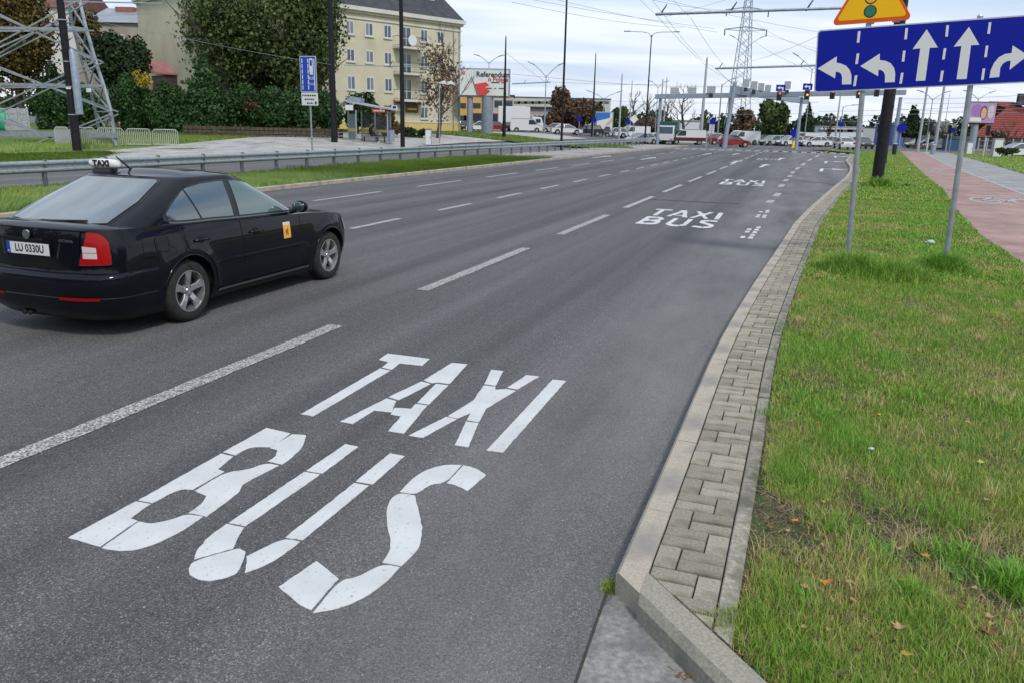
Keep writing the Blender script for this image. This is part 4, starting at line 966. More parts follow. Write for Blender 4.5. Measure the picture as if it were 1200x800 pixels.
# rear window and its frame
def rearpanel(ys, v0, v1, off, name, mat, parent=taxi, rows=16, rear=True):
    m = MB(); R_ = []
    for y in ys: R_.append([ghyv(y, (v0(y) if callable(v0) else v0)+((v1(y) if callable(v1) else v1)-(v0(y) if callable(v0) else v0))*j/rows, off, rear) for j in range(rows+1)])
    m.grid(R_); return m.build(name, mat, parent, smooth=60)
rearpanel(fr(-.60, .60, 26), lambda y: .055+.03*abs(y/.6)**3, lambda y: .965-.42*max(0, abs(y/.6)-.82)/.18, .003, 'rear_window_surround', MT['black'])
MT['rearglass'] = nmat('rear_glass_with_reflection', (.02, .035, .038), (.085, .11, .112), 1.6, .05, 0, 0, stretch=(.7, 2.4, 1), lo=.42, hi=.66, spec=.9, coat=1.0); MT['rearglass'].node_tree.nodes['Principled BSDF'].inputs['IOR'].default_value = 1.9  # pale streaks of reflected sky put into the glass colour
rw = rearpanel(fr(-.575, .575, 26), lambda y: .085+.03*abs(y/.575)**3, lambda y: .945-.42*max(0, abs(y/.575)-.83)/.17, .012, 'rear_window', MT['rearglass'])
rearpanel(fr(-.62, .62, 20), .05, .955, .005, 'windscreen', MT['carglass'], rear=False)
for j in range(0):
    q = MB(); v = .2+.075*j; q.path([ghyv(y, v, .0125) for y in fr(-.47, .47, 14)], .0007, 3); q.build('heater_line', MT['dark'], rw)
# hatch: boot lid step, number plate, badges
zz_l = fr(.655, 1.0, 8)
m = MB(); R_ = [[tubyz(y, z, .008+(.006 if .94 < z else 0)) for z in zz_l] for y in fr(-.545, .545, 22)]
m.grid(R_); bl = m.build('boot_lid', MT['carblack'], taxi, smooth=60)
m = MB(); m.path([tubyz(y, 1.004+.004*(1-abs(y/.6)**2), .004) for y in fr(-.60, .60, 14)], [.009]+[.012]*13+[.009], 6); m.build('boot_lid_lip', MT['carblack'], bl, smooth=60)
m = MB(); m.add([tubyz(-.33, .755, .0095), tubyz(.33, .755, .0095), tubyz(.36, .895, .0095), tubyz(-.36, .895, .0095)], [(0, 1, 2, 3)]); m.build('plate_recess', MT['black'], bl)
X0 = tubyz(0, .80, 0)[0]-.020; PZ = .826
pl = MB(); pl.box((X0, 0, PZ), (.008, .522, .116)); po = pl.build('number_plate', pmat('plate_black_edge', (.03, .03, .03), .4), taxi)
m = MB(); m.box((X0-.0045, -.022, PZ), (.003, .470, .106)); m.build('plate_face', pmat('plate_white', (.62, .63, .63), .35), po)
m = MB(); m.box((X0-.0046, .236, PZ), (.003, .044, .106)); m.build('plate_band', pmat('plate_blue', (.01, .05, .35), .4), po)
def text3(txt, size, ext, mat, name, parent, M_, align='CENTER', spacing=1.0, xs=1.0, bold=0.0):
    cu = bpy.data.curves.new(name, 'FONT'); cu.body = txt; cu.size = size; cu.extrude = ext; cu.align_x = align; cu.align_y = 'CENTER'; cu.space_character = spacing; cu.resolution_u = 3; cu.offset = bold
    o = bpy.data.objects.new('t', cu); C.objects.link(o); bpy.context.view_layer.update(); g = bpy.context.evaluated_depsgraph_get()
    me = bpy.data.meshes.new_from_object(o.evaluated_get(g)); bpy.data.objects.remove(o)
    me.transform(M_ @ Matrix.Diagonal((xs, 1, 1, 1))); me.materials.clear(); me.materials.append(mat)
    q = bpy.data.objects.new(name, me); C.objects.link(q)
    if parent: q.parent = parent
    return q
# frame whose text runs along -y (left to right as seen from behind) and faces -x
def backface(x, y, z): return Matrix(((0, 0, -1, x), (-1, 0, 0, y), (0, 1, 0, z), (0, 0, 0, 1)))
text3('LU 0330U', .098, .001, MT['black'], 'plate_lettering', po, backface(X0-.0075, -.022, PZ), xs=.86, bold=.0015)
text3('PL', .022, .0008, MT['signwhite'], 'plate_lettering', po, backface(X0-.0075, .236, PZ-.035))
m = MB(); m.tube((X0+.006, 0, .955), (X0-.006, 0, .955), .042, .042, 24); e = m.build('badge', MT['chrome'], taxi, smooth=40)
m = MB(); m.tube((X0-.006, 0, .955), (X0-.008, 0, .955), .033, .033, 24); m.build('badge_disc', pmat('badge_green', (.10, .16, .12), .3, .4), e)
m = MB(); m.ext([(-.022, -.004), (.004, -.018), (.022, .002), (.006, .004), (.014, .018), (-.002, .008), (-.014, .016), (-.006, 0)], (X0-.0085, 0, .955), (0, -1, 0), (0, 0, 1), .0015); m.build('badge_wing', MT['chrome'], e)
x1 = tubyz(-.43, .875, .014)[0]
text3('OCTAVIA', .034, .001, MT['chrome'], 'model_lettering', taxi, backface(x1-.005, -.43, .915)@Matrix.Rotation(-.0, 4, 'Y'), xs=1.15)
# bumper
zb_ = [(.20, .004), (.26, .018), (.33, .024), (.40, .014), (.44, .020), (.52, .030), (.585, .034), (.615, .030), (.632, .004)]
sv = [i/16*1.0 for i in range(17)]+[1.03, 1.06]
m = MB(); half = [[tubpt(s, z, o) for z, o in zb_] for s in sv]
rows = [[(x, -y, z) for x, y, z in r] for r in half[::-1]]+half[1:]
m.grid(rows); bmp = m.build('rear_bumper', MT['carblack'], taxi, smooth=45)
m = MB(); half = [[tubpt(s, z, o) for z, o in [(.392, .017), (.400, .022), (.408, .017)]] for s in sv]; rows = [[(x, -y, z) for x, y, z in r] for r in half[::-1]]+half[1:]; m.grid(rows); m.build('bumper_ridge', MT['carblack'], bmp, smooth=45)
for sg in (1, -1):
    m = MB(); rows = [[(lambda q: (q[0], q[1]*sg, q[2]))(tubpt(s, z, .026)) for z in (.382, .412)] for s in fr(s_of_y(.34, .4), s_of_y(.70, .4), 8)]; m.grid(rows); m.build('reflector', MT['redlens'], bmp)
    # tail light wraps the corner
    def tl(sa, sb, za, zb2, off, mat, name, par, n=12, top=None):
        m = MB(); rows = []
        for i in range(n+1):
            s = sa+(sb-sa)*i/n; sl_ = .10*(1-i/n); a = za(i/n) if callable(za) else za; b = zb2(i/n) if callable(zb2) else zb2
            rows.append([(lambda q: (q[0], q[1]*sg, q[2]))(tubpt(s+sl_*(j/6 if n == 12 else .4), a+(b-a)*j/6, off)) for j in range(7)])
        m.grid(rows); return m.build(name, mat, par, smooth=60)
    sA = s_of_y(.535, .8); sB = s_of_x(-.87, .8)
    t_ = tl(sA, sB, lambda k: .70+.01*k, lambda k: 1.0-.01*k-.085*k**4, .016, MT['redlens'], 'tail_light', taxi)
    tl(sA+.005, sA+.55*(sB-sA), lambda k: .765, lambda k: .875-.012*k, .019, MT['whitelens'], 'clear_lens', t_, 8)
    tl(sA+.005, sA+.55*(sB-sA), lambda k: .816, lambda k: .820, .0205, MT['redlens'], 'lens_bar', t_, 8)
    m = MB(); q = [(lambda v_: (v_[0], v_[1]*sg, v_[2]))(v_) for v_ in [tubpt(sA+(sB-sA)*i/10, .70+.01*i/10, .014) for i in range(11)]+[tubpt(sB-(sB-sA)*i/10+.10*i/10, 1.0-.01*(1-i/10)-.085*(1-i/10)**4, .014) for i in range(11)]]; m.path(q+[q[0]], .005, 5, caps=False); m.build('lamp_gap', MT['gap'], t_)
    # headlamp
    m = MB(); rows = [[(lambda q: (q[0], q[1]*sg, q[2]))(tubpt(s, z, .008)) for z in fr(.60, .76-.0*s, 4)] for s in fr(2.25, 2.62, 8)]; m.grid(rows); m.build('headlight', MT['whitelens'], taxi, smooth=60)
    # mirror
    m = MB(); m.ball((1.80, -sg*.985, 1.02), .105, 14, 10, (.62, .95, .68)); mr_ = m.build('mirror', MT['carblack'], taxi, smooth=60)
    m = MB(); m.path([(1.80, -sg*.84, .955), (1.81, -sg*.92, .97), (1.80, -sg*.97, .985)], [.035, .028, .03], 8); m.build('mirror_arm', MT['black'], mr_, smooth=60)
    m = MB(); m.ball((1.745, -sg*.985, 1.02), .09, 12, 8, (.12, .92, .66)); m.build('mirror_glass', MT['carglass'], mr_, smooth=60)
# rear wiper
m = MB(); a = ghyv(.14, .055, .02); b = ghyv(-.02, .075, .03); c = ghyv(-.37, .135, .02)
m.path([a, b, c], [.022, .016, .006], 6); wi = m.build('rear_wiper', MT['black'], taxi, smooth=60)
m = MB(); m.path([ghyv(.16, .10, .014), ghyv(-.38, .105, .014)], [.007, .006], 4); m.build('wiper_blade', MT['dark'], wi)
m = MB(); m.ball((a[0]+.0, .13, a[2]-.005), .05, 10, 6, (.9, 1.2, .5)); m.build('wiper_cap', MT['black'], wi, smooth=60)
# underbody tray, exhaust
m = MB(); m.box((1.15, 0, .19), (3.6, 1.30, .06)); m.build('underbody', MT['gap'], taxi)
for y0 in (.12, .19):
    m = MB(); m.path([(-.5, y0+.05, .24), (-.92, y0, .235), (-1.03, y0, .205)], [.025, .024, .022], 10); m.build('exhaust_pipe', MT['dark'], taxi, smooth=60)
# door sticker
def stick(x0, x1_, z0, z1_, off, mat, name, par):
    m = MB(); m.grid([[tubxz(x, z, off) for z in fr(z0, z1_, 4)] for x in fr(x0, x1_, 3)]); return m.build(name, mat, par)
sk = stick(1.585, 1.725, .655, .845, .0065, pmat('sticker_gold', (.80, .42, .05), .5), 'door_sticker', fd_[0])
tag(sk, 'gold and white taxi licence sticker')
k2 = stick(1.590, 1.720, .805, .840, .0075, MT['signwhite'], 'sticker_header', sk) if False else None
m = MB(); m.grid([[tubxz(x, z, .0078) for z in fr(.808, .842, 2)] for x in fr(1.590, 1.720, 2)]); m.build('sticker_header', MT['signwhite'], fd_[0])
m = MB(); P2 = [(-.02, -.04), (-.005, -.045), (0, -.01), (.015, -.04), (.03, -.04), (.018, 0), (.028, .03), (.012, .045), (-.002, .02), (-.028, .03), (-.03, .01)]
m.add([tubxz(1.655+a, .73+b, .0080) for a, b in P2], [tuple(range(len(P2)))]); m.build('sticker_emblem', pmat('sticker_red_brown', (.35, .08, .02), .5), fd_[0])
# antenna and roof sign
m = MB(); m.path([(.46, .18, 1.448), (.42, .18, 1.475)], [.018, .012], 8); an = m.build('antenna', MT['black'], taxi, smooth=60)
m = MB(); m.path([(.43, .18, 1.468), (.27, .20, 1.60)], [.011, .006], 6); m.build('antenna_rod', MT['black'], an)
MT['lozenge'] = pmat('white_sign_plastic', (.70, .71, .70), .3, 0, .5, .5)
SX, SY = .33, .42
m = MB(); rows = []
for i in range(17):
    t = -1+2*i/16; k = (1-abs(t)**2.6)**.5 if abs(t) < 1 else 0
    hh = .052*(.45+.55*k); dd_ = .055*(.3+.7*k); rows.append([(SX+dd_*math.cos(a), SY+t*.21, 1.515+hh*math.copysign(abs(math.sin(a))**.8, math.sin(a))*1.0) for a in [2*PI*j/16 for j in range(16)]])
m.grid(rows, 0, True); m.add(rows[0], [tuple(range(16))]); m.add(rows[-1], [tuple(range(16))[::-1]]); rs = m.build('roof_sign', MT['lozenge'], taxi, smooth=60, fix=True)
text3('TAXI', .088, .002, MT['black'], 'sign_lettering', rs, backface(SX-.057, SY, 1.52), xs=1.15, bold=.004)
m = MB(); m.box((SX, SY, 1.447), (.13, .26, .05), taper=.8); m.build('sign_foot', MT['black'], rs)
# wheels
def lathe_y(prof, n=40):
    """profile [(y, r)] revolved round the y axis"""
    m = MB(); rows = [[(r*math.cos(2*PI*k/n), y, r*math.sin(2*PI*k/n)) for k in range(n)] for y, r in prof]; m.grid(rows, 0, True); return m
tyre_me = lathe_y([(.10, .205), (.102, .25), (.098, .285), (.080, .306), (.05, .3145), (0, .316), (-.05, .3145), (-.080, .306), (-.098, .285), (-.102, .25), (-.100, .213), (-.085, .205), (.10, .205)]).mesh('tyre', MT['tyre'], 50)
rim = lathe_y([(-.088, .214), (-.098, .211), (-.098, .198), (-.07, .192), (.0, .185), (.09, .185)])
disc = lathe_y([(-.01, .0001), (-.012, .15), (-.0, .155), (.03, .155)], 28)
spk = MB()
for i in range(5):
    a = 2*PI*i/5+.3
    for (w0, w1, y0, y1) in ((.036, .052, -.082, -.088),):
        ca, sa = math.cos(a), math.sin(a); pa, pb = -sa, ca
        vs = []
        for r_, w_, yy_, th in ((.045, .032, -.070, .028), (.12, .030, -.088, .03), (.198, .046, -.090, .03)):
            for q, yo in ((-1, 0), (1, 0), (1, th), (-1, th)): vs.append((ca*r_+pa*w_*q, yy_+yo+(0 if abs(q) < 1 else 0), sa*r_+pb*w_*q))
            c = vs[-4:]
        f = []
        for s_ in range(2):
            b = s_*4
            for k in range(4): f.append((b+k, b+(k+1) % 4, b+4+(k+1) % 4, b+4+k))
        spk.add(vs, f+[(0, 3, 2, 1), (8, 9, 10, 11)])
hub = lathe_y([(-.078, .0001), (-.080, .030), (-.074, .034), (-.074, .062), (-.05, .066), (-.03, .066)], 24)
bolt = MB(); bolt.tube((0, -.070, 0), (0, -.078, 0), .008, n=6)
rm = rim.mesh('rim', MT['alloy'], 40); sm = spk.mesh('spokes', MT['alloy'], 30, bevel=.004); hm = hub.mesh('hub', MT['alloy'], 40); dm = disc.mesh('brake_disc', pmat('brake_steel', (.10, .09, .085), .5, .6), 40); bm_ = bolt.mesh('bolts', MT['dark'])
bk = MB(); bk.tube((0, .0, 0), (0, .02, 0), .19, n=24); bkm = bk.mesh('wheel_back', MT['gap'])
for ax in (0, 2.578):
    for sg in (1, -1):
        w = bpy.data.objects.new('wheel', tyre_me); C.objects.link(w); w.parent = taxi; w.location = (ax, -sg*.765, .316); w.rotation_euler = (0, .5*ax, 0 if sg == 1 else PI)
        for me, nm in ((rm, 'rim'), (sm, 'spokes'), (hm, 'hub'), (dm, 'brake_disc'), (bkm, 'wheel_back')): inst(me, nm, w)
        for i in range(5): a = 2*PI*i/5+.3+PI/5; inst(bm_, 'wheel_bolt', w, (.047*math.cos(a), 0, .047*math.sin(a)))
# ------------------------------------------------------------------ blue lane sign with its two posts and the warning triangle
SG_Z = .10
PA = at(993, 309, SG_Z)                                     # foot of the left post (hidden in the tuft)
sdv = Vector((math.cos(math.radians(-21.5)), math.sin(math.radians(-21.5)), 0))      # along the sign, to the right
snr = Vector((sdv.y, -sdv.x, 0)); snr = snr if snr.y < 0 else -snr                   # towards the camera
PANEL0 = PA+snr*.045
TLT = .056                                                  # the whole sign leans a little to the left
sax = sdv*math.cos(TLT)+Vector((0, 0, math.sin(TLT))); say = Vector((0, 0, math.cos(TLT)))-sdv*math.sin(TLT)
def onp(px, py):
    d = ray(px, py); t = (PANEL0-Vector((0, 0, H))).dot(snr)/d.dot(snr); v = Vector((0, 0, H))+d*t-PANEL0; return v.dot(sax), v.dot(say)
s0, zt0 = onp(958, 36); _, zb0 = onp(955, 109); s1, zt1 = onp(1200, 18); _, zb1 = onp(1200, 97.5)
print('sign', s0, zt0, zb0, s1, zt1, zb1)
sp1 = onp(1136, 101)[0]; spa = onp(1010.9, 108)[0]
ZT, ZBt = (zt0+zt1)/2, (zb0+zb1)/2; SH = ZT-ZBt
ls = thing('lane_direction_sign', tuple(PA), 'wide blue lane arrow sign on two grey steel posts over the grass tongue', 'road sign')
m = MB(); SW = (s1-s0)*1.22
def panelrect(a, b, c, d, th0, th1, name, mat, par, rr=.0):
    m = MB(); O = PANEL0+snr*th0; m.ext([(a, c), (b, c), (b, d), (a, d)], O, sdv, (0, 0, 1), (th1-th0)*(1 if True else -1)); 
    return m
def onface(poly, th, name, mat, par, z0=0.0, base=.012):
    """flat film on the sign face; poly in (s, z)"""
    m = MB(); m.ext(poly, PANEL0+snr*base, sax, say, th)
    return m.build(name, mat, par, world=True)
# ax x ay for (sdv, z) points to +-: check the side once
side = 1 if sax.cross(say).dot(snr) > 0 else -1
def rrect(a, b, c, d, r, k=5):
    P = []
    for cx, cy, t0 in ((b-r, d-r, 0), (a+r, d-r, PI/2), (a+r, c+r, PI), (b-r, c+r, 1.5*PI)):
        for i in range(k+1): t = t0+PI/2*i/k; P.append((cx+r*math.cos(t), cy+r*math.sin(t)))
    return P
pn = onface(rrect(s0, s0+SW, ZBt, ZT, .05), side*.018, 'panel', MT['signback'], ls, base=0)
onface(rrect(s0+.018, s0+SW-.018, ZBt+.018, ZT-.018, .04), side*.004, 'blue_face', MT['blue'], pn if False else ls, base=.0185)
FB = .0228
def film(poly, name='lane_arrow', mat=None): return onface(poly, side*.0012, name, mat or MT['signwhite'], ls, base=FB)
def zoomp(L): return [onp(940+x/4.615, y/4.615) for x, y in L]
def qarc(c, r, a0, a1, k): return [(c[0]+r*math.cos(a0+(a1-a0)*i/k), c[1]+r*math.sin(a0+(a1-a0)*i/k)) for i in range(k+1)]
film(zoomp([(84, 373), (188, 307), (186, 341), (210, 346), (238, 358), (258, 382), (267, 410), (266, 458), (215, 459), (216, 420), (212, 403), (200, 393), (182, 390), (178, 426)]))
film(zoomp([(314, 360), (420, 292), (419, 327), (450, 331), (478, 344), (497, 370), (503, 400), (500, 446), (447, 448), (448, 408), (440, 390), (427, 381), (413, 379), (410, 414)]))
film(zoomp([(673, 161), (733, 259), (689, 261), (665, 438), (614, 440), (638, 264), (597, 268)]))
film(zoomp([(901, 148), (957, 245), (912, 247), (888, 429), (834, 431), (860, 251), (819, 255)]))
film(zoomp([(1011, 423), (1018, 383), (1036, 344), (1062, 312), (1096, 294), (1131, 289), (1137, 248), (1220, 302), (1120, 380), (1126, 330), (1103, 334), (1082, 348), (1070, 370), (1064, 419)]))
for q in [(308, 172, 302, 233), (301, 292, 294, 348), (291, 410, 283, 467), (564, 155, 559, 215), (551, 277, 545, 335), (540, 396, 532, 454), (785, 140, 780, 200), (771, 264, 763, 323), (757, 385, 749, 443), (1014, 124, 1007, 185), (998, 250, 990, 311), (981, 373, 973, 434)]:
    x0, y0, x1_, y1 = q; w = 7; film(zoomp([(x0-w+1, y0), (x0+w+1, y0-1), (x1_+w, y1), (x1_-w, y1+1)]), 'divider_dash')
for nm_, sp, ztop, pb in (('post', spa, onp(1018, 28)[1], PA), ('post', sp1, ZT+.03, None)):
    b = PA+sdv*sp if pb is None else PA+sdv*spa
    Q0, Q1 = (onp(993, 306), onp(1018, 28)) if pb is not None else (onp(1108.9, 302), onp(1137.6, 101)); F0 = PANEL0-snr*.042
    def qp(k): s_ = Q0[0]+(Q1[0]-Q0[0])*(k-Q0[1])/(Q1[1]-Q0[1]); return F0+sax*s_+say*k
    m = MB(); m.tube(qp(-.08), qp(ztop), .0375, n=14)
    p = m.build('post', MT['galv'], ls, world=True, smooth=40)
    m = MB(); m.tube(qp(ztop), qp(ztop+.02), .041, .034, n=14); m.build('post_cap', MT['signback'], p); 
    c = p.children[0]; c.location = -Vector(ls.location)
    for zc in (ZBt+.12, ZT-.12):
        m = MB(); q = qp(zc); m.box(tuple(q), (.13, .10, .035), math.atan2(sdv.y, sdv.x)); k = m.build('clamp', MT['signback'], p); k.location = -Vector(ls.location)
# triangle on the left post
tr = thing('warning_triangle_sign', tuple(PA+sdv*spa+Vector((0, 0, ZT))), 'orange-bordered yellow triangular traffic light warning sign above the blue lane sign', 'road sign')
tl_, zl_ = onp(975, 31.5); tr_, zr_ = onp(1068, 23)
zb_t = (zl_+zr_)/2+.015; TW = (tr_-tl_); tcx = (tl_+tr_)/2; hT = TW*.866
def rtri(w, zb, r, k=6):
    h_ = w*.866; V3 = [(tcx+w/2, zb), (tcx, zb+h_), (tcx-w/2, zb)]; P = []
    cen = (tcx, zb+h_/3)
    for i, v in enumerate(V3):
        dirc = Vector((cen[0]-v[0], cen[1]-v[1])).normalized(); c = (v[0]+dirc.x*r*2, v[1]+dirc.y*r*2); a = math.atan2(-dirc.y, -dirc.x)
        for j in range(k+1): t = a+(-PI/3+2*PI/3*j/k)*(1); P.append((c[0]+r*math.cos(t), c[1]+r*math.sin(t)))
    return P
def trif(poly, b0, th, name, mat): return onface(poly, side*th, name, mat, tr, base=b0)
trif(rtri(TW*1.04, zb_t-.012, .05), .0, .018, 'plate', MT['signback'])
trif(rtri(TW*1.03, zb_t-.008, .048), .0182, .003, 'orange_border', MT['orange'])
trif(rtri(TW*.90, zb_t+.040, .035), .0215, .002, 'yellow_field', MT['yellow'])
gx, gz = onp(1019.7, 14); dzc = TW*.175
for i, (nm_, cmat) in enumerate((('green_disc', pmat('sign_green', (.01, .16, .10), .4)), ('amber_disc', pmat('sign_amber', (.75, .36, .02), .4)), ('red_disc', pmat('sign_red', (.6, .02, .02), .4)))):
    r0 = TW*.074; zc = gz+dzc*i
    trif([(gx+r0*1.12*math.cos(2*PI*k/28), zc+r0*1.12*math.sin(2*PI*k/28)) for k in range(28)], .0237, .0012, 'disc_outline', MT['black'])
    trif([(gx+r0*.9*math.cos(2*PI*k/28), zc+r0*.9*math.sin(2*PI*k/28)) for k in range(28)], .0250, .0012, nm_, cmat)
for px in (1020, 1050):
    s_, z_ = onp(px, 27); b = PANEL0+sax*s_+say*(zb_t-.0)-snr*.03; m = MB(); m.box(tuple(b), (.10, .05, .05), math.atan2(sdv.y, sdv.x)); m.build('bracket', MT['signback'], tr, world=True)
# ------------------------------------------------------------------ crash barrier
GN = -18.75
gr = thing('crash_barrier', tuple(rd(20, GN, 0)), 'long galvanised steel crash barrier between the carriageways', 'crash barrier')
def gpt(u, off=0, z=0): 
    n = GN+off+ (0 if u < 60 else (u-60)*.012); bend = 0 if u < 96 else -((u-96)**2)*.02; return rd(u, n+bend, z)
def on_rail(px, off):
    u = min([i*.25 for i in range(60, 420)], key=lambda q: abs(px_of(gpt(q, off, 0))[0]-px)); return gpt(u, off, 0)
prof = [(0, .44), (.03, .46), (.05, .49), (.05, .525), (.03, .555), (.0, .575), (0, .615), (.03, .635), (.05, .665), (.05, .70), (.03, .73), (0, .75)]
gs_u = [-6+4*i for i in range(27)]
bmeshes = None
for a, b in zip(gs_u[:-1], gs_u[1:]):
    k = 1 if b < 90 else 3; rows = []
    for i in range(k+1):
        u = a-.02+(b-a+.04)*i/k; rows.append([gpt(u, .06+o, z+.09) for o, z in prof]+[gpt(u, .045+o, z+.09) for o, z in prof[::-1]])
    c = rows[0][0].copy(); m = MB(); m.grid([[p-c for p in r] for r in rows], 0, True)
    o = m.build('rail', MT['galv'], gr, smooth=30); o.location = c-Vector(gr.location)
pme = MB(); pme.box((0, 0, .35), (.08, .12, .80)); pme.box((0, -.05, .70), (.06, .10, .2)); pme = pme.mesh('barrier_post', nmat('dark_barrier_post', (.10, .11, .12), (.17, .18, .19), 5, .6, .3), bevel=.006)
u = -4
while u < 98:
    inst(pme, 'post', gr, gpt(u, 0, 0)-Vector(gr.location)+Vector((0, 0, .07)), ROADROT); u += 2.0 if u > 26 else 2.0
# second, tram-side barrier is part of the same run (double beam) near the camera
# ------------------------------------------------------------------ poles
def pole(name, px, pytop, pybase, r0, r1, mat, label, cat='pole', group=None, base=None, shadetop=None, z=None, cap=True, pxt=None, collar=None):
    b = base if base is not None else at(px, pybase, z); h_ = atyd(px if pxt is None else pxt, pytop, b.y).z-b.z
    t = thing(name, tuple(b), label, cat, group)
    m = MB(); k = 12; m.tube((0, 0, -.1), (0, 0, h_), r0, r1, k); m.build('shaft', mat, t, smooth=40)
    if collar:
        for cz in collar: m = MB(); m.tube((0, 0, cz*h_), (0, 0, cz*h_+.12), (r0+(r1-r0)*cz)+.02, None, 12); m.build('collar', mat, t, smooth=40)
    if cap: m = MB(); m.tube((0, 0, h_), (0, 0, h_+.25), r1*1.05, .02, 8); m.build('pole_cap', mat, t)
    
    return t, b, h_
GP = 'black tram wire poles'
BP, bpb, bph = pole('traction_pole', 1027, -60, 218, .215, .16, MT['blackpole'], 'thick black pole on the grass tongue right behind the blue lane sign', group=GP, z=.1)
BP2, bp2b, bp2h = pole('traction_pole', 1034.5, -40, 193, .20, .15, MT['blackpole'], 'slimmer black pole beyond the thick one on the grass tongue', group=GP, z=.1, collar=[.3])
PL, plb, plh = pole('traction_pole', 90.7, -60, 178, .235, .17, MT['blackpole'], 'black pole with a grey box on its side, in front of the lattice mast', group=GP, collar=[.38, .5, .62])
P2, p2b, p2h = pole('traction_pole', 472, -60, 178, .155, .12, MT['blackpole'], 'black pole right of the bus shelter in front of the yellow house', group=GP)
P3, p3b, p3h = pole('traction_pole', 658, -10, 180.5, .10, .07, MT['blackpole'], 'tall thin black pole behind the crash barrier, middle of the picture', group=GP, base=on_rail(657.5, -.35), cap=False)
P4, p4b, p4h = pole('traction_pole', 590.5, 45, 163, .19, .06, MT['blackpole'], 'black pointed pole standing right of the large white billboard', group=GP, collar=[.45])
P5, p5b, p5h = pole('traction_pole', 693.7, 64, 160.5, .18, .06, MT['blackpole'], 'black pointed pole left of the small blue and white billboard', group=GP, collar=[.35])
P6, p6b, p6h = pole('street_lamp', 757.5, 41, 170, .11, .06, MT['blackpole'], 'black twin-armed street lamp behind the far end of the crash barrier', 'street lamp', base=on_rail(757, -.3), cap=False)
P7, p7b, p7h = pole('traction_pole', 369, 0, 166, .24, .17, MT['blackpole'], 'black pole in front of the hedge between the bus lane sign and the shelter', group=GP, base=atd(392, 57), pxt=385, pytop=-30) if False else pole('traction_pole', 392, -40, 168, .24, .17, MT['blackpole'], 'black pole in front of the hedge just left of the bus shelter', group=GP, collar=[.35])
# arms of the twin lamp
m = MB(); hh = p6h
def arms(t, h_, L, rise, mat, rot, r=.04, head=(.75, .26, .12)):
    for s_ in (-1, 1):
        m = MB(); m.path([(0, 0, h_-.3), (s_*.35*math.cos(rot), s_*.35*math.sin(rot), h_+rise*.55), (s_*1.1*math.cos(rot), s_*1.1*math.sin(rot), h_+rise*.9), (s_*L*math.cos(rot), s_*L*math.sin(rot), h_+rise)], r, 6)
        a = m.build('lamp_arm', mat, t, smooth=60)
        m = MB(); m.box((s_*(L+.3)*math.cos(rot), s_*(L+.3)*math.sin(rot), h_+rise+.02), head, rot); m.build('lamp_head', mat, a, bevel=.03)
arms(P6, p6h, 2.6, .35, MT['steelblue'], -.12)
# grey box on the near left pole
m = MB(); m.path([(.42, -.12, 2.0), (.42, -.12, 5.1), (.36, -.12, 5.35)], [.20, .20, .12], 10); o = m.build('control_box', MT['steelblue'], PL, smooth=40)
m = MB(); m.box((.03, -.235, 3.35), (.26, .02, .09)); m.build('number_plate', MT['signwhite'], PL)
for z_ in (1.95, 3.4, 4.7, 6.8): m = MB(); m.tube((0, 0, z_), (0, 0, z_+.06), .255, n=12); m.build('strap', MT['galv'], PL, smooth=40)
m = MB(); m.bar((0, 0, 7.75), (5.2, .6, 7.85), .06, .06); m.build('cross_arm', MT['steelblue'], PL)
GC = 'pale grey poles around the junction'
CP = [(737-14, 88, 163, 'grey pointed pole between the small billboard and the yellow diamond sign', .16), (711-11, 10, 0, '', 0)]
greys = [(725, 88, 163, .17, 'pale grey pointed pole left of the yellow diamond sign'), (737, 96, 162, .12, 'thin grey pole just left of the yellow diamond sign'), (820.5, 69, 168.5, .27, 'pale grey pole at the very end of the crash barrier'),
  (772, 94, 165, .18, 'left pole of the signal gantry'), (776.5, 92, 165, .14, 'thin pole beside the left gantry pole'), (840, 100, 165, .10, 'slender grey pole left of the second gantry column'), (978, 108, 168, .22, 'pale pole between the spruce and the left sign post'),
  (1075, 76, 180, .16, 'pale pole right of the thick black pole beside the bike path'), (1095, 60, 177, .22, 'stout pale pole with a litter bin beside the bike path'), (1103, 110, 174, .07, 'thin grey pole behind the stout pale one')]
for i, (px, pt, pb, r, lab) in enumerate(greys):
    if not r: continue
    topx = {820.5: 829.5, 725: 729.5, 737: 740, 1075: 1083, 1095: 1106, 978: 984}.get(px, px+2)
    pole('grey_pole', px, pt, pb, r, r*.5, MT['concpole'], lab, group=GC, z=(None if px < 800 else 0), collar=[.45], pxt=topx)
# far street lamps with twin heads
def lamp(px, pt, pb, y, L, lab, r=.10, rise=.9, twin=True, mat=None):
    b = atd(px, y); h_ = atyd(px, pt, y).z-b.z-rise
    t = thing('street_lamp', tuple(b), lab, 'street lamp', 'grey street lamps in the distance')
    m = MB(); m.tube((0, 0, -.1), (0, 0, h_), r, r*.6, 8); m.build('shaft', MT['galv'], t, smooth=40)
    for s_ in ((-1, 1) if twin else (1,)):
        m = MB(); m.path([(0, 0, h_-.2), (s_*L*.45, 0, h_+rise*.45), (s_*L, 0, h_+rise)], r*.5, 5); a = m.build('lamp_arm', MT['galv'], t)
        m = MB(); m.path([(s_*(L-.1), 0, h_+rise*.98), (s_*(L+.85), 0, h_+rise*1.25)], [.11, .07], 6); m.build('lamp_head', MT['steelblue'], a)
    return t
lamp(638, 76, 160, 115, 1.7, 'twin-headed lamp behind the low grey building', rise=1.4); lamp(572, 66, 150, 130, 1.5, 'twin-headed lamp rising behind the large white billboard')
lamp(866, 44, 160, 150, 2.3, 'twin-headed lamp in front of the distant pylon', rise=1.5); lamp(944, 66, 160, 130, 2.4, 'twin-headed lamp left of the blue lane sign', rise=1.8)
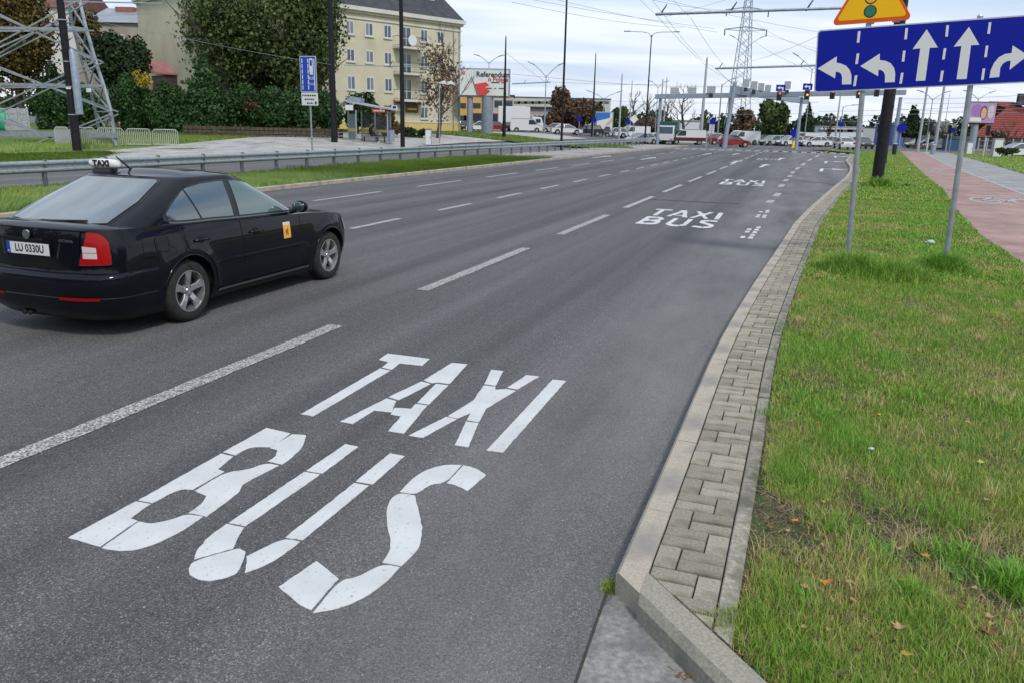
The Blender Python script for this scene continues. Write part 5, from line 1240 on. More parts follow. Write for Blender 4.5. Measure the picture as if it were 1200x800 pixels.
lamp(842, 92, 160, 135, 1.5, 'lamp with one arm left of the gantry crossing', twin=False); lamp(706, 108, 158, 150, 2.4, 'arched twin lamp above the small blue and white billboard', rise=1.0); lamp(985, 123, 165, 125, 1.4, 'lamp with a flat head between the left sign post and the spruce', twin=False, rise=.2)
lamp(768, 96, 160, 160, 1.2, 'small lamp behind the left end of the gantry'); lamp(1088, 108, 168, 120, 1.6, 'lamp among the poles left of the right-hand billboard'); lamp(1141, 108, 168, 125, 1.6, 'thin lamp behind the right sign post')
# ------------------------------------------------------------------ signal gantries
GY = 101
def grav(px, py, y=GY): return atyd(px, py, y)
ga = thing('signal_gantry', tuple(grav(773, 168)*1), 'long blue-grey gantry beam carrying signals across the junction', 'gantry'); ga.location.z = 0
ga.location = (ga.location.x, ga.location.y, 0)
m = MB(); m.bar(grav(768, 113.5), grav(1062, 108.5, GY-9), .4, .55); m.build('beam', MT['steelblue'], ga, world=True, bevel=.03)
for (px, y_, w) in ((771, GY, .32), (853, GY-2.5, .30), (1053, GY-8.7, .40), (937, GY-5, .34)):
    t_ = grav(px+3, 112, y_); m = MB(); b0 = Vector((t_.x, t_.y, -.1)); m.tube(b0, t_-Vector((0, 0, .2)), w*.62, w*.45, 10); m.build('column', MT['steelblue'], ga, world=True, smooth=40)
g2 = thing('signal_gantry', (grav(862, 105, 94).x, 94, 0), 'second gantry beam running obliquely above the junction, crossing the long one', 'gantry')
m = MB(); m.bar(grav(858, 105.5, 92), grav(945, 119, 135), .5, .85); m.build('beam', MT['steelblue'], g2, world=True)
tp = grav(861, 104, 92); m = MB(); m.tube((tp.x-.6, tp.y, -.1), (tp.x, tp.y, tp.z+.7), .24, .20, 10); m.build('column', MT['steelblue'], g2, world=True, smooth=40)
def signalhead(px, py, y, kind, lab, lamp_on=None):
    p = grav(px, py, y); 
    if kind == 'board':
        t = thing('signal_backboard', tuple(p), lab, 'traffic signal', 'signals and boards on the gantries'); w, h_ = .62, .85
        m = MB(); m.box((0, 0, 0), (w*1.15, .08, h_)); b = m.build('board', MT['concpole'], t, bevel=.02)
        for i in range(5): m = MB(); m.box((0, -.045, -h_/2+.1+i*.16), (w*1.0, .02, .06)); m.build('louvre', MT['galv'], b)
        m = MB(); m.box((0, 0, -h_/2-.28), (.34, .26, .40)); m.build('housing', MT['black'], t)
    elif kind == 'flat':
        t = thing('signal_backboard', tuple(p), lab, 'traffic signal', 'signals and boards on the gantries')
        m = MB(); m.box((0, 0, 0), (1.0, .10, .85)); b = m.build('board', MT['concpole'], t, bevel=.02)
        for i in range(4): m = MB(); m.box((0, -.055, -.33+i*.2), (.9, .02, .07)); m.build('louvre', MT['galv'], b)
        m = MB(); m.box((0, 0, -.62), (.42, .30, .42)); m.build('housing', MT['black'], t)
    elif kind == 'sign':
        t = thing('gantry_sign', tuple(p), lab, 'road sign', 'blue signs on the gantry')
        m = MB(); m.box((0, 0, 0), (1.05, .05, .7)); m.build('board', MT['blue'], t)
        m = MB(); m.ext([(-.4, .02), (-.12, .22), (-.12, .1), (.3, .1), (.3, -.25), (.15, -.25), (.15, -.04), (-.12, -.04), (-.12, -.18)], (0, -.03, 0), (1, 0, 0), (0, 0, 1), .004); m.build('arrow', MT['signwhite'], t)
    else:
        t = thing('traffic_light', tuple(p), lab, 'traffic light', 'traffic lights on the gantry')
        m = MB(); m.box((0, 0, 0), (.5, .25, 1.0)); b = m.build('housing', MT['black'], t, bevel=.03)
        for i in range(3): m = MB(); m.tube((0, -.13, .3-i*.3), (0, -.22, .3-i*.3), .11, n=12); m.build('lens', kind_l[i] if i == lamp_on else MT['gap'], b)
    return t
kind_l = [pmat('lamp_red', (.8, .05, .02), .3, emit=(1, .08, .03, .9)), pmat('lamp_amber', (.8, .3, .02), .3, emit=(1, .35, .05, .9)), pmat('lamp_green', (.02, .6, .3), .3)]
for i, (px, py, y) in enumerate([(790.5, 107, GY), (811, 107, GY-1), (833.5, 105.5, GY-2)]):
    signalhead(px, py, y-.3, 'flat', ['louvred signal board leftmost on the long gantry', 'louvred signal board second from the left on the long gantry', 'louvred signal board third from the left, right of the concrete pole top'][i])
for i, (px, py, y) in enumerate([(874.5, 97.5, 94), (884, 100, 97), (892, 102, 100), (900, 104, 103)]):
    signalhead(px, py, y, 'board', ['first of four narrow boards on the oblique gantry', 'second, largest of four narrow boards on the oblique gantry', 'third of four narrow boards on the oblique gantry', 'last of four narrow boards on the oblique gantry'][i])
signalhead(915, 103.5, 95, 'sign', 'blue arrow sign above the signal left of the green tree top'); signalhead(946.5, 102, 94, 'sign', 'blue arrow sign nearest the edge of the large lane sign')
signalhead(923, 100, 95.5, 'board', 'tall pale board between the two blue gantry signs')
signalhead(913, 113, 94.6, 'light', 'traffic light below the left blue gantry sign', 0); signalhead(945.5, 111.5, 93.5, 'light', 'traffic light below the right blue gantry sign', 1)
signalhead(975.5, 111, 93, 'light', 'traffic light on the gantry left of the left sign post', 0); signalhead(1006.5, 110, 92.5, 'light', 'traffic light on the gantry right beside the left sign post', 1); signalhead(1027.5, 108, 92, 'light', 'traffic light on the gantry between the sign post and the black pole')
# ------------------------------------------------------------------ contact wires and their brackets
def bracket(label, base, p0, p1, r=.05, ins=()):
    t = thing('wire_bracket', tuple(p1), label, 'wire bracket', 'tubular brackets holding the contact wires')
    m = MB(); m.tube(p0, p1, r, n=6); m.build('tube', MT['steelblue'], t, world=True, smooth=40)
    for k in ins:
        q = Vector(p0).lerp(Vector(p1), k); m = MB(); m.tube(q+Vector((0, 0, -.05)), q+Vector((.25, 0, .35)), .04, .02, 6); m.build('insulator', MT['dark'], t, world=True)
ytop = bpb.y
bracket('upper bracket tube reaching left from the thick black pole', None, atyd(768, 17, ytop+1.5), atyd(1040, 8, ytop), .055, (.02, .33, .66))
bracket('lower bracket tube reaching left from the slimmer black pole', None, atyd(838, 80.5, bp2b.y+2), atyd(1040, 74.5, bp2b.y), .075, (.02, .5, .9))
bracket('bracket tube right of the large white billboard', None, atyd(600, 98.5, 90), atyd(645, 96.5, 90), .07, (.3, .9))
bracket('bracket tube on the black pole right of the bus shelter', None, atyd(403, 76.5, p2b.y), atyd(509, 79, p2b.y), .035, (.5,))
wires = [((768, 17, 33), (640, -140, 14)), ((768, 17, 33), (852, 93, 68)), ((781, 22, 33), (838, 80, 63)), ((781, 22, 33), (690, -130, 15)), ((810, 22, 34), (858, 84, 68)), ((810, 22, 34), (748, -60, 19)), ((603, -4, 60), (838, 34, 60)), ((640, -3, 60), (840, 38, 70)),
 ((600, 3, 60), (800, 33, 90)), ((838, 80, 63), (900, 122, 140)), ((852, 93, 68), (905, 118, 150)), ((740, -10, 50), (960, 38, 60)), ((910, -20, 90), (780, 20, 80)), ((875, 18, 180), (960, 62, 90)), ((868, 35, 180), (960, 88, 90)), ((866, 12, 180), (600, -45, 60)), ((866, 33, 180), (1250, 120, 260)),
 ((880, 72, 120), (960, 42, 90)), ((700, 118, 120), (960, 120, 110)), ((768, 133, 130), (960, 133, 130)), ((600, 87, 100), (860, 102, 150)), ((640, 96, 110), (780, 99, 120)), ((960, 137, 120), (1200, 127, 110)), ((960, 131, 120), (1200, 122, 110)), ((960, 142, 120), (1200, 140, 120)), ((1040, 116, 60), (1200, 112, 50)), ((1040, 127, 70), (1200, 133, 60)), ((1060, 121, 80), (1200, 120, 75)),
 ((472, 77, 58), (403, 76, 58)), ((470, 4, 58), (380, -30, 57)), ((388, 76, 57), (200, 42, 50)), ((200, 42, 50), (98, 22, 47)), ((590, 60, 110), (640, 97, 110)), ((97, 18, 47), (180, 16, 45))]
WL_ = ['contact wire leaving the left tip of the upper bracket towards the top left', 'contact wire running from the tip of the upper bracket down to the lower bracket', 'second contact wire between the upper bracket and the lower bracket', 'second contact wire leaving the upper bracket towards the top left', 'third contact wire between the two brackets, nearest the pylon', 'third contact wire leaving the upper bracket upwards', 'supply wire crossing the sky left of the pylon, lower one', 'supply wire crossing the sky left of the pylon, upper one', 'faint supply wire descending past the twin street lamp', 'contact wire beyond the lower bracket leading to the gantry', 'inner contact wire beyond the lower bracket leading to the gantry', 'wire rising to the top middle and falling to the blue lane sign', 'wire slanting down to the left from above the pylon', 'wire from the pylon down to the blue lane sign, upper one', 'wire from the pylon arm down to the blue lane sign, lower one', 'high wire from the pylon top towards the upper left', 'wire from the pylon arm passing behind the blue lane sign', 'wire sloping up from the lower bracket to the blue lane sign', 'horizontal wire through the louvred signal boards', 'horizontal wire across the bare trees, low', 'wire from the russet bushes towards the gantry', 'short wire left of the twin street lamp', 'horizontal wire under the blue lane sign, lowest on the left part', 'horizontal wire just below the gantry right of the left sign post', 'lowest horizontal wire in front of the far cars', 'wire right of the black pole, nearest below the lane sign', 'wire right of the black pole falling towards the right billboard', 'level wire crossing the pale poles', 'short tie at the black pole by the bus shelter', 'wire from the top of the black pole by the shelter going left', 'wire from the shelter pole across the dark tree crowns', 'wire from the tree crowns to the near left black pole', 'short wire left of the tall thin black pole', 'short wire at the top of the near left black pole']
for i, (a, b) in enumerate(wires):
    A, B = atyd(*a), atyd(*b); m = MB(); pts = [A.lerp(B, k/8)-Vector((0, 0, (A-B).length*.008*math.sin(PI*k/8))) for k in range(9)]
    r = min(.022, max(.006, .00018*(A.y+B.y)/2)); m.path([p-A for p in pts], r, 4, caps=False); o = m.build('overhead_wire', MT['dark'] if False else MT['steelblue'], loc=A)
    tag(o, WL_[i], 'wire', 'overhead wires over the road')
# ------------------------------------------------------------------ lattice masts
def lattice(name, mat, segs, parent, r):
    for a, b in segs:
        m = MB(); A, B = Vector(a), Vector(b); m.bar(A, B, r, r); m.build(name, mat, parent, world=True)
mast = thing('lattice_mast', tuple(Vector((at(137, 170).x, 52, 0))), 'foot of a big galvanised lattice power mast at the left edge', 'pylon')
MY = 50.0; DEP = 7.5
def mp_(px, py, back=0.0): return atyd(px, py, MY+back)
MT['mast'] = nmat('galvanised_mast_steel', (.22, .25, .28), (.31, .34, .37), 3, .5, .35)
LEG = [(137, 172), (130, 131), (121.5, 101), (112, 72), (101, 34), (93, 0), (84, -40)]
def legs(off, dep, w):
    pts = [mp_(x+off(i), y-(1.0*dep(i) if dep(i) > 5 and i == 0 else 0), dep(i)) for i, (x, y) in enumerate(LEG)]
    for a, b in zip(pts[:-1], pts[1:]): m = MB(); m.bar(a, b, w, w); m.build('leg', MT['mast'], mast, world=True)
    return pts
front = legs(lambda i: 0, lambda i: i*.45, .15)
backp = legs(lambda i: -19+1.0*i, lambda i: DEP-i*.45, .14)
lft = [Vector((p.x-13+2*i*.55, p.y, p.z)) for i, p in enumerate(front)]
diag = [((130, 131), (-60, 55)), ((112, 72), (-60, -12)), ((112, 72), (-60, 148)), ((130, 134), (-40, 200)), ((72, 24), (-60, 82)), ((93, 0), (-60, 82)), ((0, 140), (88, 172)), ((-60, 118), (0, 140)), ((101, 34), (60, 28))]
for a, b in diag:
    for dd_ in (0, .9): m = MB(); m.bar(mp_(*a)+Vector((0, dd_*1.0, 0)), mp_(*b)+Vector((0, dd_, -.35*(dd_ > 0))), .08, .08); m.build('brace', MT['mast'], mast, world=True)
for y_, x1_ in ((158, 137), (100, 121), (34, 101)):
    m = MB(); m.bar(mp_(-60, y_-2), mp_(x1_, y_+1), .16, .30 if y_ == 158 else .16); m.build('horizontal', MT['mast'], mast, world=True)
    m = MB(); m.bar(mp_(-60, y_+3, 3), mp_(x1_-14, y_+2, DEP*.8), .10, .10); m.build('horizontal', MT['mast'], mast, world=True)
for i in range(6):
    for a, b in ((front[i], backp[i+1]), (backp[i], front[i+1]), (front[i], backp[i])):
        m = MB(); m.bar(a, b, .085, .085); m.build('brace', MT['mast'], mast, world=True)
m = MB(); q = mp_(104, 105); m.box(tuple(q), (.28, .04, .32)); m.build('notice_plate', MT['signwhite'], mast, world=True)
# distant pylon
PYD = 185.0
py_ = thing('power_pylon', (atyd(862, 165, PYD).x, PYD, 0), 'tall narrow lattice power pylon far off in the middle of the sky', 'pylon')
zt_ = atyd(868, -8, PYD).z
def pyw(z): return 1.9*(1-z/zt_)+.55
lv_ = [zt_*(i/13)**.92 for i in range(14)]
for sx in (-1, 1):
    for sy in (-1, 1):
        m = MB(); m.path([(sx*pyw(z), sy*pyw(z), z) for z in lv_], .085, 4); m.build('leg', MT['steelblue'], py_)
for a, b in zip(lv_[:-1], lv_[1:]):
    for face in range(2):
        for s_ in (-1, 1):
            wa, wb = pyw(a), pyw(b); m = MB()
            if face == 0: m.tube((-wa, s_*wa, a), (wb, s_*wb, b), .045, n=4); m.tube((wa, s_*wa, a), (-wb, s_*wb, b), .045, n=4)
            else: m.tube((s_*wa, -wa, a), (s_*wb, wb, b), .045, n=4)
            m.build('cross_brace', MT['steelblue'], py_)
for py__ in (35, 12):
    z = atyd(866, py__, PYD).z
    for s_ in (-1, 1): m = MB(); m.bar((0, 0, z+.6), (s_*4.6, 0, z), .22, .22); m.bar((0, 0, z-.3), (s_*4.6, 0, z), .14, .14); a = m.build('cross_arm', MT['steelblue'], py_); m = MB(); m.tube((s_*4.5, 0, z), (s_*4.5, 0, z-1.3), .12, n=6); m.build('insulator', MT['dark'], a)
# ------------------------------------------------------------------ bus lane sign on the left
bb = gpt(36.5, -.75, .0); bb = at(368.5, 205, 0); bb = on_rail(368.5, -.55); yb = bb.y
def bsp(px, py): p = atyd(px, py, yb); return p.x-bb.x, p.z
bs = thing('bus_lane_sign', tuple(bb), 'tall blue bus lane sign with a white plate below, behind the crash barrier', 'road sign')
m = MB(); m.tube((.0, 0, 0), (bsp(362, 70)[0]*.0, 0, bsp(362, 70)[1]), .035, n=10); m.build('post', MT['galv'], bs, smooth=40)
SGR = -.30
def bframe(poly, y0, th, name, mat, par=bs, rx=0):
    m = MB(); a = Vector((math.cos(SGR), math.sin(SGR), 0)); m.ext(poly, Vector((0, 0, 0))+Vector((math.sin(SGR)*1, -math.cos(SGR), 0))*y0, a, (0, 0, 1), th); return m.build(name, mat, par)
xa, zt1_ = bsp(355, 66); xb, _ = bsp(376, 70); _, zb1_ = bsp(366, 108.5); _, zb2_ = bsp(366, 124)
cxs = -.0; hw = (xb-xa)/2/math.cos(SGR)
bframe(rrect(-hw, hw, zb1_, zt1_, .04), .05, .02, 'panel', MT['signback']); bframe(rrect(-hw+.03, hw-.03, zb1_+.03, zt1_-.03, .03), .071, .003, 'blue_face', pmat('blue_sheeting_light', (.008, .045, .38), .4))
for i in range(6): z = zb1_+.10+i*(zt1_-zb1_-.16)/6; bframe([(-hw+.09, z), (-hw+.13, z), (-hw+.13, z+.16), (-hw+.09, z+.16)], .0745, .002, 'lane_dash', MT['signwhite']); bframe([(-.02, z), (.02, z), (.02, z+.16), (-.02, z+.16)], .0745, .002, 'lane_dash', MT['signwhite'])
bframe([(hw-.11, zb1_+.06), (hw-.07, zb1_+.06), (hw-.07, zt1_-.1), (hw-.11, zt1_-.1)], .0745, .002, 'lane_line', MT['signwhite'])
zc = (zb1_+zt1_)/2+.18; bframe(rrect(.06, hw-.15, zc-.12, zc+.42, .04), .0745, .002, 'bus_symbol', MT['signwhite']); bframe([(.10, zc+.14), (hw-.19, zc+.14), (hw-.19, zc+.36), (.10, zc+.36)], .077, .002, 'bus_window', MT['blue'])
for q in (.08, hw-.23): bframe([(q, zc-.2), (q+.08, zc-.2), (q+.08, zc-.12), (q, zc-.12)], .0745, .002, 'bus_wheel', MT['signwhite'])
def bfr(x, z, y0=.0745):
    a = Vector((math.cos(SGR), math.sin(SGR), 0)); nrm = Vector((math.sin(SGR), -math.cos(SGR), 0)); p = a*x+nrm*y0+Vector((0, 0, z))
    return Matrix(((a.x, 0, nrm.x, p.x), (a.y, 0, nrm.y, p.y), (0, 1, 0, p.z), (0, 0, 0, 1)))
text3('BUS', .16, .002, MT['signwhite'], 'bus_lettering', bs, bfr((.06+hw-.15)/2, zc-.34), xs=.9); text3('TAXI', .13, .002, MT['signwhite'], 'taxi_lettering', bs, bfr((.06+hw-.15)/2, zc-.56), xs=.9)
bframe(rrect(-hw+.02, hw+.02, zb2_, zb1_-.02, .03), .05, .02, 'white_plate', MT['signwhite'])
for i, (a_, b_) in enumerate(((-.85, .85), (-.55, .6), (-.3, .5))):
    z = zb1_-.16-i*.15; k = 0; x = a_*hw
    while x < b_*hw: wv = R.uniform(.03, .09); bframe([(x, z), (x+wv, z), (x+wv, z+.06), (x, z+.06)], .071, .002, 'print_line', MT['black']); x += wv+.025
m = MB(); 
bframe([(hw-.08+.05*math.cos(2*PI*i/14), zb2_+.10+.07*math.sin(2*PI*i/14)) for i in range(14)], .0712, .002, 'emblem_disc', pmat('emblem_dark', (.03, .09, .06), .5))
# yellow diamond (priority road) and small junction signs
def diamond(px, py, y, w, lab):
    p = atyd(px, py, y); g = terr(p.x, y); t = thing('priority_sign', (p.x, y, g), lab, 'road sign'); z = p.z-g
    m = MB(); m.tube((0, .05, 0), (0, .05, z+w*.5), .04, n=8); m.build('post', MT['galv'], t)
    m = MB(); m.ext([(0, -w), (w, 0), (0, w), (-w, 0)], (0, 0, z), (1, 0, 0), (0, 0, 1), .03); b = m.build('panel', MT['signwhite'], t)
    m = MB(); m.ext([(0, -w*.8), (w*.8, 0), (0, w*.8), (-w*.8, 0)], (0, -.012, z), (1, 0, 0), (0, 0, 1), .01); m.build('yellow_face', pmat('priority_yellow', (.72, .55, .08), .4), t)
diamond(743, 140, 96, .50, 'yellow diamond priority road sign seen against the dark trees')
def roundsign(px, py, y, r, mat, lab, pb=None, n=20, white=True, group='small blue signs around the junction'):
    p = atyd(px, py, y); g = terr(p.x, y); t = thing('round_sign', (p.x, y, g), lab, 'road sign', group); z = p.z-g
    m = MB(); m.tube((0, .05, 0), (0, .05, z), .045, n=8); m.build('post', MT['galv'], t)
    m = MB(); m.ext([(r*math.cos(2*PI*i/n+PI/4), r*math.sin(2*PI*i/n+PI/4)) for i in range(n)], (0, 0, z), (1, 0, 0), (0, 0, 1), .03); m.build('disc', mat, t)
    if white: m = MB(); m.ext([(-.5*r, .05*r), (-.05*r, -.5*r), (.15*r, -.3*r), (-.1*r, -.05*r), (.5*r, .4*r), (.35*r, .55*r), (-.2*r, .1*r), (-.4*r, .3*r)], (0, -.012, z), (1, 0, 0), (0, 0, 1), .006); m.build('arrow', MT['signwhite'], t)
BL = MT['blue']
roundsign(931.5, 156.5, 108, .55, BL, 'round blue keep-right sign by the yellow bollard in front of the green tree'); roundsign(1057, 150, 92, .52, BL, 'round blue path sign right of the thick black pole'); roundsign(835, 143, 112, .5, BL, 'blue pedestrian crossing sign right of the pole ending the crash barrier', n=4)
roundsign(679, 140, 108, .42, BL, 'small blue sign in front of the russet bushes', n=4, white=False); roundsign(696, 141, 118, .45, BL, 'blue sign half hidden by the pointed black pole', n=4, white=False); roundsign(1116.5, 153, 95, .42, BL, 'small blue square sign right of the pole with the litter bin', n=4, white=False)
roundsign(986, 146, 120, .45, BL, 'tiny blue sign below the flat lamp head', n=4, white=False); roundsign(736, 143, 110, .4, BL, 'small blue sign behind the grey poles left of the diamond', n=4, white=False)
# pedestrian signals
def pedlight(px, py, pb, y, lab):
    p = atyd(px, py, y); g = terr(p.x, y); t = thing('traffic_light', (p.x, y, g), lab, 'traffic light', 'pole-mounted signals'); z = p.z-g
    m = MB(); m.tube((0, 0, 0), (0, 0, z+.3), .07, n=8); m.build('post', pmat('signal_post', (.5, .5, .48), .6), t)
    m = MB(); m.box((0, -.15, z), (.34, .26, .95)); b = m.build('housing', MT['black'], t, bevel=.03)
    for i in range(3): m = MB(); m.tube((0, -.27, z+.28-.28*i), (0, -.36, z+.28-.28*i), .10, n=10); m.build('lens', MT['gap'], b)
pedlight(829, 149, 165, 100, 'signal on a pole by the crossing right of the pole ending the crash barrier'); pedlight(850, 150, 166, 98, 'signal on a red and white pole left of the red hatchback'); pedlight(1090, 149, 176, 84, 'black signal on the pole above the bike path, left of the litter bin'); pedlight(1112, 152, 172, 93, 'black signal by the small blue square sign'); pedlight(1157, 153, 175, 80, 'black signal with a slanted white post under the right-hand billboard')
# yellow bollard on the island
p = atyd(930, 165, 106); t = thing('bollard', (p.x, p.y, 0), 'yellow bollard below the round blue keep-right sign', 'bollard'); m = MB(); m.tube((0, 0, 0), (0, 0, .9), .2, .17, 12); m.build('body', pmat('bollard_yellow', (.75, .55, .03), .4), t); m = MB(); m.tube((0, 0, .9), (0, 0, .96), .21, .1, 12); m.build('cap', MT['black'], t)
# litter bins and cabinet
def bin_(px, y, w, h_, lab, mat=None):
    p = atd(px, y, .1); t = thing('litter_bin', tuple(p), lab, 'bin'); m = MB(); m.tube((0, 0, 0), (0, 0, h_), w*.45, w*.5, 12); m.build('bin_body', mat or MT['black'], t, smooth=40); m = MB(); m.tube((0, 0, h_), (0, 0, h_+.07), w*.55, w*.5, 12); m.build('rim', MT['galv'], t)
bin_(1052, 78, .42, 1.0, 'black litter bin just right of the thick black pole'); bin_(1097.5, 84, .5, .95, 'dark grey litter bin at the foot of the stout pale pole', MT['steelblue'])
for px, y, w, h_, lab in ((1172.5, 78, .85, 1.75, 'pale grey electrical cabinet on the lawn in front of the red roof'), (1139.5, 88, .6, 1.3, 'smaller grey cabinet below the right-hand billboard'), (502, 63, .45, 1.2, 'small white cabinet on the grass before the yellow house')):
    p = atd(px, y); t = thing('utility_cabinet', tuple(p+Vector((0, 0, .05))), lab, 'cabinet'); m = MB(); m.box((0, 0, h_/2), (w, .4, h_)); b = m.build('case', MT['concpole'], t, bevel=.02); m = MB(); m.box((0, 0, h_+.03), (w*1.08, .46, .06)); m.build('lid', MT['galv'], t); m = MB(); m.box((0, -.205, h_/2), (w*.88, .02, h_*.86)); d = m.build('door', MT['signwhite'], t); m = MB(); m.box((w*.35, -.222, h_*.5), (.03, .02, .14)); m.build('handle', MT['black'], d)
MT['white_galv'] = pmat('pale_barrier_tube', (.50, .50, .47), .5, .2)
# crowd barriers by the mast
bt = None
for i in range(5):
    a, b = at(63+i*0+[0, 31, 62, 93, 124][i]*1.0 if False else [66, 84, 116, 149, 180][i], 172.5, None), at([84, 115, 148, 179, 211][i], 172.5, None)
    lab = ['leftmost crowd barrier section, turned, behind the black pole', 'crowd barrier section right behind the near black pole', 'third crowd barrier section, before the mast leg', 'fourth crowd barrier section from the left', 'rightmost crowd barrier section beside the hedge'][i]
    L = (b-a).length-.08; t = thing('crowd_barrier', tuple(a+Vector((0, 0, .06))), lab, 'barrier', 'grey tubular crowd barriers'); t.rotation_euler.z = math.atan2(b.y-a.y, b.x-a.x); hb = atyd(100, 150, a.y).z-a.z-.06
    m = MB(); m.path([(0, 0, .1), (0, 0, hb-.15), (.12, 0, hb), (L-.12, 0, hb), (L, 0, hb-.15), (L, 0, .1), (0, 0, .1)], .028, 6); m.build('frame', MT['white_galv'], t, smooth=60)
    k = 13
    for j in range(1, k): m = MB(); m.tube((L*j/k, 0, .1), (L*j/k, 0, hb), .017, n=5); m.build('bar', MT['white_galv'], t)
    for x in (.15, L-.15): m = MB(); m.bar((x, -.25, .02), (x, .25, .02), .04, .03); m.build('foot', MT['galv'], t)
# concrete panel fence and green sheet at the far left
a, b = at(-20, 163, None), at(34, 163, None); a = Vector((a.x, 66, 0)); a = atd(-20, 62); b = atd(34, 64)
t = thing('panel_fence', tuple(a), 'grey concrete panel fence behind the mast at the left edge', 'fence'); dv = (b-a); L = dv.length; t.rotation_euler.z = math.atan2(dv.y, dv.x); hf = atyd(20, 127, 63).z-a.z
for j in range(5):
    for k in range(4): m = MB(); m.box((L*(j+.5)/5, 0, hf*(k+.5)/4), (L/5-.16, .06, hf/4-.02)); m.build('panel', MT['concpole'], t)
    m = MB(); m.box((L*(j+1)/5, 0, hf/2+.03), (.14, .14, hf+.06)); m.build('fence_post', MT['concpole'], t)
t2 = thing('green_tarpaulin', (atd(2, 61.5).x, 61.5, 0), 'green tarpaulin hanging on the panel fence at the left picture edge', 'tarpaulin'); zz0 = atyd(2, 153, 61.5).z; zz1 = atyd(2, 128, 61.5).z
m = MB(); m.grid([[(x+.05*math.sin(z*5), .12*math.sin(x*5+z*3), z) for z in fr(zz0, zz1, 8)] for x in fr(-.9, .35, 10)]); o = m.build('sheet', pmat('green_sheet', (.01, .30, .16), .5), t2, smooth=60); md = o.modifiers.new('s', 'SOLIDIFY'); md.thickness = .02
# ------------------------------------------------------------------ buildings
def wallmat(name, c1, c2, c3=None, sc=.6): return nmat(name, c1, c2, sc, .9, 0, .25, 25, c3=c3, s3=.35, f3=(.5, .7))
MT['yellowwall'] = wallmat('pale_yellow_render', (.50, .465, .335), (.56, .525, .385), (.44, .405, .29))
MT['plinth'] = wallmat('ochre_plinth_render', (.55, .42, .15), (.62, .48, .18))
MT['greywall'] = wallmat('old_grey_beige_render', (.34, .295, .25), (.42, .37, .315), (.25, .215, .18))
MT['roofdark'] = nmat('dark_tar_roof', (.03, .032, .038), (.055, .057, .064), 1.5, .8, 0, .3, 14)
MT['cornice'] = wallmat('pale_cornice_render', (.50, .49, .44), (.58, .57, .52))
MT['pane'] = pmat('window_pane', (.03, .045, .055), .08, 0, .8, .6)
MT['frame'] = pmat('white_window_frame', (.52, .54, .56), .5)
FP = Vector((atyd(400, 60, 80).x, 80, 0)); ZE = atyd(400, 10, 80).z
r_ = ray(540, 29); yR = (ZE-H)/(r_.z/r_.y); FQ = Vector((r_.x/r_.y*yR, yR, 0)); fd = (FQ-FP).normalized(); fn = Vector((fd.y, -fd.x, 0))   # towards the camera
def fh(px, py): return plane_hit(px, py, FP, (fd.x, fd.y))
sR = (FQ-FP).length; sL = -14.0; print('house', FP, FQ, ZE, sR, yR)
yh = thing('apartment_house', tuple(FP+Vector((0, 0, 0))), 'four-storey pale yellow apartment house with balconies and a dark roof', 'building')
def fbox(s0_, s1_, z0, z1, d0, d1, name, mat, par=None):
    """box on the facade: s along, d out of the wall towards the camera"""
    m = MB(); c = fd*((s0_+s1_)/2)+fn*((d0+d1)/2); m.box((c.x, c.y, (z0+z1)/2), (s1_-s0_, abs(d1-d0), z1-z0), math.atan2(fd.y, fd.x)); return m.build(name, mat, par or yh)
gz = terr(FP.x, FP.y)-.3
fbox(sL, sR, gz, ZE, -12, 0, 'wall', MT['yellowwall'])
zpl = fh(500, 144.5)[1]; fbox(sL-.02, sR+.02, gz, zpl, -.5, .06, 'plinth', MT['plinth']); fbox(sL-.03, sR+.03, zpl, zpl+.12, -.5, .10, 'plinth_band', MT['cornice'])
fbox(sL-.1, sR+.1, ZE-.75, ZE-.62, -.5, .10, 'string_course', MT['cornice']); fbox(sL-.3, sR+.35, ZE-.02, ZE+.35, -12.3, .45, 'cornice', MT['cornice']); fbox(sL-.2, sR+.2, ZE-.25, ZE-.03, -12.1, .22, 'cornice_step', MT['yellowwall'])
m = MB(); rz0, rz1 = ZE+.36, ZE+5.2
A = [fd*(sL-.2)+fn*.35, fd*(sR+.2)+fn*.35, fd*(sR+.2)-fn*12.3, fd*(sL-.2)-fn*12.3]; B1, B2 = fd*(sL+3)-fn*6, fd*(sR-.3)-fn*6
m.add([Vector((p.x, p.y, rz0)) for p in A]+[Vector((B1.x, B1.y, rz1)), Vector((B2.x, B2.y, rz1))], [(0, 1, 5, 4), (1, 2, 5), (2, 3, 4, 5), (3, 0, 4), (3, 2, 1, 0)]); rf = m.build('roof', MT['roofdark'], yh)
for px, w in ((452, .9), (474, .8), (482, .6), (513, 1.3)):
    s_ = fh(px, 5)[0]*1.06; zc = rz0+1.3; fbox(s_-w/2, s_+w/2, rz0+.4, zc+(1.0 if px != 482 else .6), -3.2, -2.2, 'chimney', MT['cornice'], rf); fbox(s_-w/2-.08, s_+w/2+.08, zc+(1.0 if px != 482 else .6), zc+(1.12 if px != 482 else .72), -3.3, -2.1, 'chimney_cap', MT['roofdark'], rf)
PANES = [MT['pane'], MT['pane'], pmat('pane_with_net_curtain', (.16, .17, .17), .12, 0, .6, .5), pmat('lighter_pane', (.07, .09, .10), .1, 0, .7, .6)]  # pane tones picked at random
